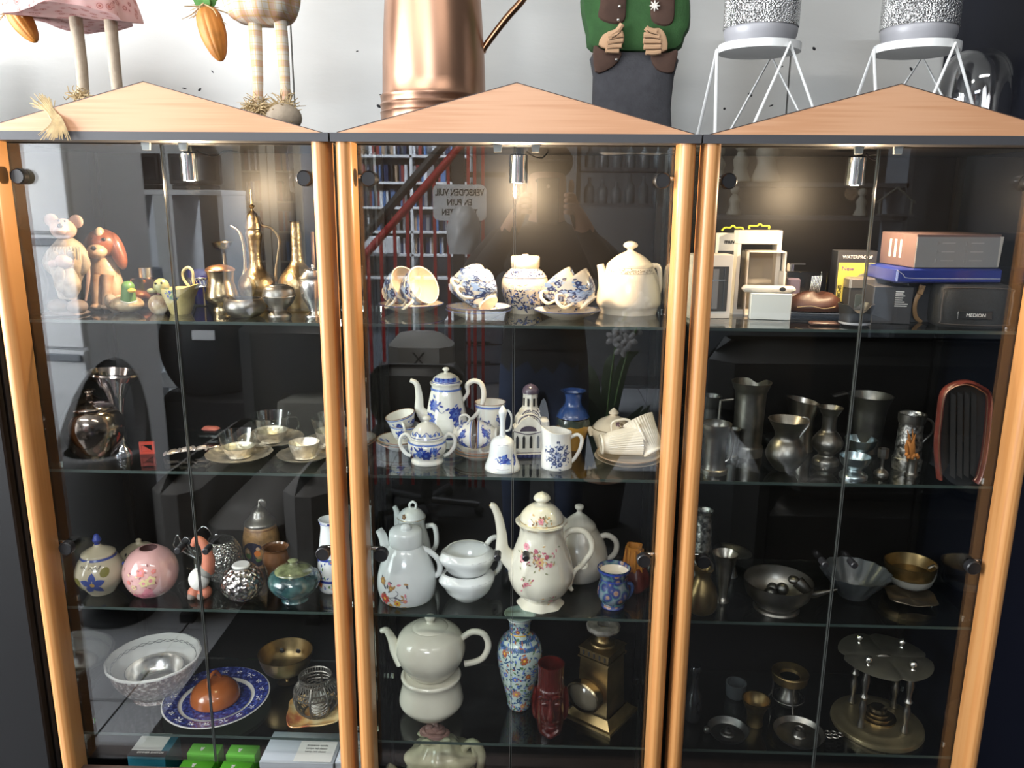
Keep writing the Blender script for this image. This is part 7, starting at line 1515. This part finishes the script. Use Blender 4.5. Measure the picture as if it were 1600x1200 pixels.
# media cases
CASE_COL = [mat('case_%s' % n, c, .35) for n, c in (('navy', (.02, .03, .08)), ('white', (.6, .62, .66)), ('grey', (.2, .21, .24)), ('black', (.015, .015, .018)), ('red', (.2, .03, .03)), ('blue', (.08, .16, .35)), ('tan', (.35, .25, .17)))]
case_me = {}; CNAME = ('navy', 'white', 'grey', 'black', 'red', 'blue', 'tan'); ROWN = ('topmost', 'second', 'third', 'fourth', 'fifth', 'sixth')
def media_row(x0, x1, y, z, h, dp, rg_, label, group, dens=.9):
    x = x0; n = 0
    while x < x1-.03:
        w_ = rg_.choice([.014, .016, .018, .026]); k = rg_.randrange(7)
        if rg_.random() < dens:
            key = (w_, k, round(h, 3), dp)
            if key not in case_me: case_me[key] = MB().box((0, -dp/2, 0), (w_-.001, dp/2, h), 0, .001).build('media_case', CASE_COL[k]); o = case_me[key]
            else: o = case_me[key].copy(); COL.objects.link(o)
            o.location = (x, y, z+.0005); o.rotation_euler = (0, 0, 0); tag(o, label % CNAME[k], 'media case', group); o.scale = (1, 1, rg_.uniform(.93, 1.0)); n += 1
        x += w_+.0005
    return n
rgm = random.Random(77)
# white shelves behind the stairs
T_ = 5.2; x0, x1, _, z1 = mzone(548, 735, 228, 300, T_); C = thing('white_shelves', 'white shelves full of upright film cases behind the stairs', 'shelf unit', ((x0+x1)/2, -T_-.12, 0)); wd = x1-x0
for s in (-1, 0, 1): MB().box((s*(wd/2-.01)-.01, -.12, 0), (s*(wd/2-.01)+.01, .12, 2.35)).build('upright', SHWHITE, C)
MB().box((-wd/2, -.125, 0), (wd/2, -.12, 2.35)).build('back_board', MGREY, C)
for k, v in enumerate((242, 284, 323, 361, 397, 433)):
    z = mir(640, v, T_).z; MB().box((-wd/2, -.119, z-.02), (wd/2, .12, z), 0, .002).build('shelf_board', SHWHITE, C)
    if k < 5:
        for s in (0, 1): media_row((x0+x1)/2+(-wd/2+.025 if s == 0 else .015), (x0+x1)/2+(-.015 if s == 0 else wd/2-.03), -T_-.10, z, .135, .1, rgm, '%s film case on the '+ROWN[k]+' white shelf, '+('left' if s == 0 else 'right')+' bay', 'film cases on the white shelves', .78)
MB().box((-.15, -.1, 0), (.15, .1, .14), 0, .01).build('white_basket', SHWHITE); o = bpy.data.objects['white_basket']; o.location = (x0+.22, -T_-.04, mir(640, 397, T_).z+.001+.0); tag(o, 'white basket on a low shelf behind the stairs', 'basket')
# beige glass door cabinets
T_ = 4.6; x0, x1, _, _ = mzone(362, 472, 228, 300, T_); C = thing('display_cupboard', 'beige framed glass door cupboard holding rows of cases', 'cupboard', ((x0+x1)/2, -T_-.16, 0)); wd = x1-x0
m = MB(); m.box((-wd/2, -.16, 0), (wd/2, -.14, 2.3)); m.box((-wd/2, -.14, 0), (-wd/2+.02, .14, 2.3)); m.box((wd/2-.02, -.14, 0), (wd/2, .14, 2.3)); m.box((-wd/2, -.14, 2.28), (wd/2, .14, 2.3)); m.build('carcass', MGREY, C)
for s in (-1, 1):
    d = MB(); c0 = s*wd/4; w2 = wd/4-.004; d.box((c0-w2, .141, .05), (c0-w2+.05, .16, 2.28)); d.box((c0+w2-.05, .141, .05), (c0+w2, .16, 2.28)); d.box((c0-w2, .141, 2.2), (c0+w2, .16, 2.28)); d.box((c0-w2, .141, .05), (c0+w2, .16, .12)); o = d.build('door_frame', BEIGE, C); MB().box((c0-w2+.05, .148, .12), (c0+w2-.05, .152, 2.2)).build('pane', PANE, o)
for z in (.9, 1.12, 1.34, 1.56, 1.78, 2.0):
    MB().box((-wd/2+.02, -.139, z-.012), (wd/2-.02, .13, z)).build('shelf_board', BEIGE, C)
    if z > 1: media_row((x0+x1)/2-wd/2+.06, (x0+x1)/2+wd/2-.06, -T_-.13, z, .15, .12, rgm, '%s case on the '+ROWN[int(round((2.0-z)/.22))]+' shelf behind beige cupboard doors', 'cases in the beige cupboard', .8)
# stair rail with sign and bag
T_ = 2.9; C = thing('stair_rail', 'red and black stair railing crossing in front of the shelves', 'railing', (mir(640, 300, T_).x, -T_, 0)); O = Vector(C.location)
L_ = lambda u, v, t=T_: mir(u, v, t)-O
MB().tube([L_(725, 222), L_(556, 415)], .022, 10, sm=1).build('red_handrail', REDM, C); MB().tube([L_(712, 205), L_(552, 388)], .024, 8, sm=1).build('dark_handrail', DKM, C)
MB().box((-.03, -.03, 0), (.03, .03, 2.5)).build('newel_post', DKM, C, (L_(716, 300).x, -.02, 0))
for u in (575, 595, 616, 636, 657, 678, 700): q = L_(u, 222+(725-u)*1.142); MB().box((-.008, -.008, 0), (.008, .008, q.z), 0).build('baluster', REDM, C, (q.x, 0, 0))
for u in (732, 742, 755): q = L_(u, 225); MB().box((-.008, -.008, 0), (.008, .008, 2.4), 0).build('baluster', REDM, C, (q.x, .02, 0))
MB().box((L_(700, 270).x, -.02, L_(0, 272).z), (L_(790, 270).x, .0, L_(0, 264).z)).build('cross_bar', DKM, C)
x0, x1, z0, z1 = mzone(676, 760, 288, 345, 2.75); C = thing('prohibition_sign', 'white enamel sign lettered VERBODEN VUIL hung on the railing', 'sign', ((x0+x1)/2, -2.75, (z0+z1)/2)); hw, hh = (x1-x0)/2, (z1-z0)/2
pl = []
for cx_, cz_, a0 in ((hw-.03, hh-.03, 0), (-hw+.03, hh-.03, 90), (-hw+.03, -hh+.03, 180), (hw-.03, -hh+.03, 270)):
    for k in range(5): a = math.radians(a0+k*22.5); pl.append((cx_+.03*math.cos(a), cz_+.03*math.sin(a)))
MB().prism(pl, -.004, .004).build('plate', mat('enamel_white', (.62, .66, .70), .3), C)
bk = lambda x, z: Matrix.Translation((x, .0048, z)) @ Matrix.Rotation(math.pi, 4, 'Z') @ FRONT
text('VERBODEN VUIL', .046, BLKP, C, bk(0, hh*.55), sx=.72, bold=.0014); text('EN PUIN', .042, BLKP, C, bk(0, hh*.0), sx=.8, bold=.0014); text('TE STORTEN', .042, BLKP, C, bk(0, -hh*.55), sx=.75, bold=.0014)
x0, x1, z0, z1 = mzone(700, 748, 322, 396, 2.6); C = thing('plastic_bag', 'crumpled clear plastic bag hanging from the railing', 'bag', ((x0+x1)/2, -2.6, z0)); m = MB(); m.lathe(vessel([((x1-x0)/2, 0), ((x1-x0)/2*1.05, .08), ((x1-x0)/2, (z1-z0)*.7), ((x1-x0)*.25, z1-z0)], .003, 3), 28, lambda t, r, z: 1+.06*math.sin(t*5+z*40)); m.build('bag_body', mat('frosted_bag', (.42, .45, .48), .3), C); MB().tube([Vector((0, 0, z1-z0)), Vector((0, -.1, z1-z0+.06))], .004, 6, sm=1).build('tie', SHWHITE, C)
# drawers, bin, office chair
x0, x1, z0, z1 = mzone(694, 786, 505, 595, 3.4); C = thing('drawer_unit', 'grey three drawer unit mirrored below the top shelf', 'drawers', ((x0+x1)/2, -3.6, 0)); wd = x1-x0
MB().box((-wd/2, -.2, 0), (wd/2, .18, z1+.02), 0, .004).build('body', LGREY, C)
for k in range(3): zb = z1-.01-(k+1)*(z1-z0)/2.9; d = MB().box((-wd/2+.005, .181, zb+.006), (wd/2-.005, .20, zb+(z1-z0)/2.9-.004), 0, .003).build('drawer_front', mat('blue_grey_laminate', (.20, .23, .29), .45), C); MB().box((-.10, .201, zb+.13), (.10, .22, zb+.145), 0, .003).build('handle', DKM, d)
o = MB().lathe(vessel([(.12, 0), (.15, .3)], .004, 1), 4).build('blue_bin', mat('bin_blue', (.12, .24, .38), .5)); o.location = (mir(668, 570, 3.1).x, -3.1, 0.001); o.scale = (1, 1, 1.9); tag(o, 'square blue bin beside the grey drawers', 'bin')
q = mir(625, 620, 2.5); C = thing('office_chair', 'black office chair mirrored at the left of the middle cabinet', 'chair', (q.x+.13, -2.47, 0.0022))
MB().box((-.24, -.24, .44), (.24, .24, .52), 0, .03).build('seat', DLEATH, C); MB().box((-.22, .20, .56), (.22, .27, mir(625, 565, 2.3).z), 0, .05).build('backrest', DLEATH, C); MB().lathe(solid([(.03, .06), (.03, .44)], 1), 16).build('gas_column', DKM, C)
for k in range(5): a = k*1.257; MB().tube([Vector((0, 0, .08)), Vector((.27*math.cos(a), .27*math.sin(a), .055))], .018, 8, sm=1).build('base_arm', DKM, C); MB().ball((.27*math.cos(a), .27*math.sin(a), .027), .027, 12, 8).build('castor', BLK, C)
MB().box((-.02, .235, .46), (.02, .25, .62)).build('back_bracket', DKM, C)
C2_ = thing('grey_rucksack', 'light grey rucksack with a black mark resting on the office chair', 'rucksack', (q.x+.11, -2.52, .5232)); MB().box((-.16, -.12, 0), (.16, .10, .42), 0, .06).build('sack', mat('pale_canvas', (.30, .30, .29), .9), C2_); text('X', .10, BLKP, C2_, Matrix.Translation((0, .102, .30)) @ Matrix.Rotation(math.pi, 4, 'Z') @ FRONT)
# dark armchair on the left
a = mir(215, 900, 1.2).x; b = mir(540, 700, 1.6).x; C = thing('armchair', 'dark leather armchair with grey seat mirrored in the left doors', 'armchair', ((a+b)/2, -1.75, 0)); wd = b-a
for s in (-1, 1): MB().box((s*(wd/2-.09)-.09, -.42, .03), (s*(wd/2-.09)+.09, .45, .60), 0, .06).build('arm', GFAB, C)
MB().box((-wd/2+.19, -.40, .08), (wd/2-.19, .43, .46), 0, .06).build('seat', GFAB, C); MB().box((-wd/2+.05, -.58, .08), (wd/2-.05, -.36, 1.08), 0, .08).build('backrest', DLEATH, C)
for sx in (-1, 1):
    for y in (-.5, .38): MB().box((sx*(wd/2-.09)-.025, y-.025, 0), (sx*(wd/2-.09)+.025, y+.025, .035)).build('foot', BLK, C)
o = MB().mark().box((-.17, -.05, -.14), (.17, .05, .14), 0, .045).tf(Matrix.Rotation(.2, 4, 'X')).build('cushion', mat('olive_grey_cloth', (.16, .16, .14), .95)); o.location = (C.location.x+wd*.18, C.location.y-.20, .625); tag(o, 'soft grey cushion leaning in the dark armchair', 'cushion')
# leather sofa on the right
a = mir(1180, 600, 1.6).x; C = thing('leather_sofa', 'dark leather sofa mirrored in the right doors', 'sofa', (a+.85, -2.0, .0022))
MB().box((-.85, -.45, .06), (.85, .35, .42), 0, .06).build('seat_base', DLEATH, C)
for k in range(2): MB().box((-.68+k*.68, -.28, .42), (-.01+k*.68, .36, .54), 0, .05).build('seat_cushion', DLEATH, C)
MB().box((-.85, -.58, .1), (.85, -.32, mir(1300, 545, 2.2).z), 0, .10).build('backrest', DLEATH, C)
for s in (-1, 1): MB().box((s*.77-.1, -.42, .06), (s*.77+.1, .36, .62), 0, .08).build('arm', DLEATH, C)
for sx in (-1, 1):
    for y in (-.5, .28): MB().box((sx*.75-.03, y-.03, 0), (sx*.75+.03, y+.03, .062)).build('foot', BLK, C)
# shelves with figurines and glassware on the right
T_ = 3.4; x0, x1, _, _ = mzone(1095, 1420, 240, 300, T_); C = thing('figurine_shelf', 'dark shelves with white figurines mirrored at the upper right', 'shelf unit', ((x0+x1)/2, -T_-.15, 0)); wd = x1-x0; FZ = [mir(1250, v, T_).z for v in (285, 337)]
for z in FZ+[.9, .4]: MB().box((-wd/2, -.15, z-.025), (wd/2, .15, z)).build('shelf_board', MGREY, C)
for s in (-1, 1): MB().box((s*wd/2-.015, -.15, 0), (s*wd/2+.015, .15, 2.3)).build('upright', MGREY, C)
FIG = mat('pale_figurine', (.55, .56, .50), .5); rgf = random.Random(6)
def figurine(u, z, hgt, lb, kind):
    q = mir(u, 300, T_); C = thing('small_figurine', lb, 'figurine', (q.x, -T_-.02, z+.001), 0, 'figurines on the dark shelves'); r = hgt*.22
    MB().lathe(solid([(r, 0), (r*1.1, hgt*.05), (r*.7, hgt*.3), (r*.85, hgt*.5), (r*.4, hgt*.68), (r*.35, hgt*.72)]), 20).build('body', FIG, C); MB().ball((0, 0, hgt*.84), r*.72, 16, 10).build('head', FIG, C)
    if kind: MB().lathe(solid([(r*.9, hgt*.93), (r*.8, hgt*.96), (r*.3, hgt*1.1)]), 16).build('hat', MGREY, C)
for k, (u, s, h, lb) in enumerate(((1122, 0, .2, 'pale crouching figurine at the left end of the upper dark shelf'), (1156, 0, .24, 'pale child figurine second from the left on the upper dark shelf'), (1196, 0, .34, 'tall pale figurine with a hat on the upper dark shelf'), (1150, 1, .17, 'tall white bottle shaped figurine on the lower dark shelf'), (1350, 1, .16, 'pale figurine near the house frame on the lower dark shelf'))): figurine(u, FZ[s], h, lb, k == 2)
C = thing('house_frame', 'small white wooden house frame on the lower dark shelf', 'ornament', (mir(1400, 320, T_).x, -T_, FZ[1]+.001)); m = MB()
for a_, b_ in (((-.09, 0), (-.09, .085)), ((.09, 0), (.09, .085)), ((-.11, .075), (0, .162)), ((0, .162), (.11, .075)), ((-.09, .007), (.09, .007))): m.tube([Vector((a_[0], 0, a_[1])), Vector((b_[0], 0, b_[1]))], .007, 6, sm=1)
m.build('frame', mat('grey_wood', (.3, .32, .3), .7), C); MB().box((-.10, -.03, 0), (.10, .03, .012)).build('base', MGREY, C)
T_ = 4.2; x0, x1, _, _ = mzone(905, 1070, 240, 300, T_); C = thing('glassware_shelf', 'dark shelf holding glass bottles behind the photographer', 'shelf unit', ((x0+x1)/2, -T_-.15, 0)); wd = x1-x0; GZ = [mir(980, v, T_).z for v in (262, 318)]
for z in GZ+[.8, .3]: MB().box((-wd/2, -.15, z-.025), (wd/2, .15, z)).build('shelf_board', MGREY, C)
for s in (-1, 1): MB().box((s*wd/2-.015, -.15, 0), (s*wd/2+.015, .15, 2.4)).build('upright', DKM, C)
bot = None; BG = mat('bottle_glass', (.30, .36, .40), .1, spec=.8)
for k in range(14):
    z = GZ[k % 2]; x = x0+.08+(k//2)*(wd-.16)/6; lb = '%s glass bottle from the left on the %s dark shelf' % (('first', 'second', 'third', 'fourth', 'fifth', 'sixth', 'seventh')[k//2], ('upper', 'lower')[k % 2])
    if bot is None: o = bot = MB().lathe(vessel([(.03, 0), (.034, .01), (.034, .12), (.012, .16), (.012, .21)], .002, 3), 16).build('glass_bottle', BG)
    else: o = bot.copy(); COL.objects.link(o)
    o.location = (x, -T_-.1, z+.001); o.scale = (1, 1, .7+.3*((k*7) % 5)/5); tag(o, lb, 'bottle', 'bottles on the dark shelf')
# orchid
q = mir(945, 640, 2.4); C = thing('potted_orchid', 'white flowering orchid mirrored right of the photographer', 'plant', (q.x, -2.4, 0)); rgo = random.Random(9)
MB().lathe(vessel([(.09, 0), (.12, .25)], .006, 1), 24).build('pot', BLK, C); MB().lathe(solid([(.105, .2), (.11, .225)], 1), 20).build('soil', BRNP, C)
for k in range(9): a = k*.7; MB().tube([Vector((0, 0, .22)), Vector((.10*math.cos(a), .10*math.sin(a), .45+.04*k)), Vector((.22*math.cos(a), .2*math.sin(a), .62+.03*k))], [.01, .035, .004], 6, flat=.2).build('leaf', mat('orchid_leaf', (.03, .06, .03), .5), C)
for s in range(2):
    st_ = [Vector((0, 0, .22)), Vector((.02+.04*s, 0, .7)), Vector((.06+.08*s, 0, 1.0)), Vector((.14+.06*s, .02, 1.16-.06*s))]; MB().tube(st_, .005, 6).build('flower_stem', GRN, C)
    for k in range(5):
        c = Vector((.03+.03*k+.04*s, .03*rgo.uniform(-1, 1)+.02, .95+.045*k-.05*s)); m = MB()
        for p_ in range(5): a = p_*1.257+k; m.mark(); m.ball((0, 0, 0), (.022, .004, .014), 8, 6); m.tf(Matrix.Translation(c+Vector((.022*math.cos(a), 0, .022*math.sin(a)))) @ Matrix.Rotation(-a, 4, 'Y'))
        m.build('flower', mat('orchid_white', (.5, .52, .55), .6), C)
# ---------------------------------------------------------------- the photographer
def skin_body(V, E, R, name, loc, matfun, mats, sub=2):
    me = bpy.data.meshes.new(name); me.from_pydata([tuple(v) for v in V], E, []); o = bpy.data.objects.new(name, me); COL.objects.link(o)
    md = o.modifiers.new('skin', 'SKIN'); ss = o.modifiers.new('sub', 'SUBSURF'); ss.levels = ss.render_levels = sub
    for i, r in enumerate(R):
        d = me.skin_vertices[0].data[i]; d.radius = (r, r) if not isinstance(r, tuple) else r; d.use_root = (i == 0)
    dg = bpy.context.evaluated_depsgraph_get(); nm = bpy.data.meshes.new_from_object(o.evaluated_get(dg)); o.modifiers.clear(); o.data = nm; bpy.data.meshes.remove(me)
    nm.materials.clear()
    for m_ in mats: nm.materials.append(m_)
    for p_ in nm.polygons: p_.use_smooth = True; p_.material_index = matfun(p_.center)
    return o
PX, PY = CX+.03, -1.78
V = [(0, 0, .98), (0, 0, 1.12), (0, 0, 1.28), (0, 0, 1.42), (0, .01, 1.50), (0, .02, 1.58), (0, .03, 1.66), (0, .03, 1.76)]
R = [(.17, .12), (.165, .115), (.18, .125), (.16, .11), (.065, .065), (.075, .08), (.085, .10), (.06, .075)]
E_ = [(i, i+1) for i in range(7)]
def add(pts, rs, root):
    k = root
    for p_, r in zip(pts, rs): V.append(p_); R.append(r); E_.append((k, len(V)-1)); k = len(V)-1
    return k
hands = []
for s in (-1, 1):
    w_ = add([(s*.17, 0, 1.43), (s*.27, .03, 1.33), (s*.30, .10, 1.22), (s*.22, .22, 1.36), (s*.13, .31, 1.50), (s*.095, .335, 1.555)], [.085, .07, .062, .055, .036, .034], 3)
    for f in range(4): add([(s*.088, .352, 1.585+.019*f-.02), (s*.066, .372, 1.583+.019*f-.02), (s*.058, .356, 1.583+.019*f-.02)], [.0095, .009, .008], w_)
    add([(s*.080, .325, 1.60), (s*.062, .322, 1.618)], [.010, .009], w_)
    add([(s*.10, .0, .88), (s*.11, .02, .50), (s*.11, -.01, .12), (s*.12, .02, .06), (s*.13, .16, .045)], [.10, .068, .05, .05, .042], 0)
def mf(c):
    if c.z > 1.52 and c.y < .2: return 2
    if c.y > .315 and c.z > 1.5: return 2
    if c.z < .09: return 3
    return 1 if c.z < .96 else 0
ph = thing('person', 'person in a dark jacket and cap holding up a phone', 'person', (PX, PY, 0))
SKIN = mat('skin', (.42, .24, .17), .55)
bd = skin_body([Vector(v) for v in V], E_, R, 'body', None, mf, [mat('dark_jacket', (.018, .016, .016), .75, bump=.3, bs=30), mat('denim', (.03, .05, .11), .85), SKIN, BLK]); bd.parent = ph
zmin = min(v.co.z for v in bd.data.vertices)
for v in bd.data.vertices: v.co.z -= zmin
cap_ = MB(); cap_.ball((0, .01, 1.745-zmin), (.098, .115, .075)); cap_.box((-.075, .09, 1.735-zmin), (.075, .20, 1.745-zmin), 0, .004); cap_.build('cap', mat('cap_black', (.012, .012, .012), .8), ph)
fc = MB(); fc.ball((0, .135, 1.645-zmin), (.012, .02, .022), 10, 8)
for s in (-1, 1): fc.ball((s*.092, .03, 1.65-zmin), (.012, .02, .03), 10, 8)
fc.build('nose_and_ears', SKIN, ph); ey = MB()
for s in (-1, 1): ey.ball((s*.034, .118, 1.672-zmin), (.012, .006, .007), 10, 8)
ey.build('eyes', BLKP, ph); MB().ball((0, .125, 1.605-zmin), (.024, .006, .006), 10, 8).build('mouth', mat('lips', (.30, .11, .09), .5), ph)
pn = thing('smartphone', 'black smartphone held by the photographer', 'phone', (PX, -DIST-.030, CAMZ-.012)); MB().box((-.038, -.004, -.078), (.038, .004, .078), 0, .003).build('case', BLK, pn); MB().mark().lathe(solid([(.006, 0), (.006, .002)], 1), 16).tf(Matrix.Translation((0, .004, .05)) @ Matrix.Rotation(-R90, 4, 'X')).build('camera_lens', CHROME, pn); MB().box((-.034, -.0046, -.07), (.034, -.004, .07)).build('screen', SCREEN, pn)
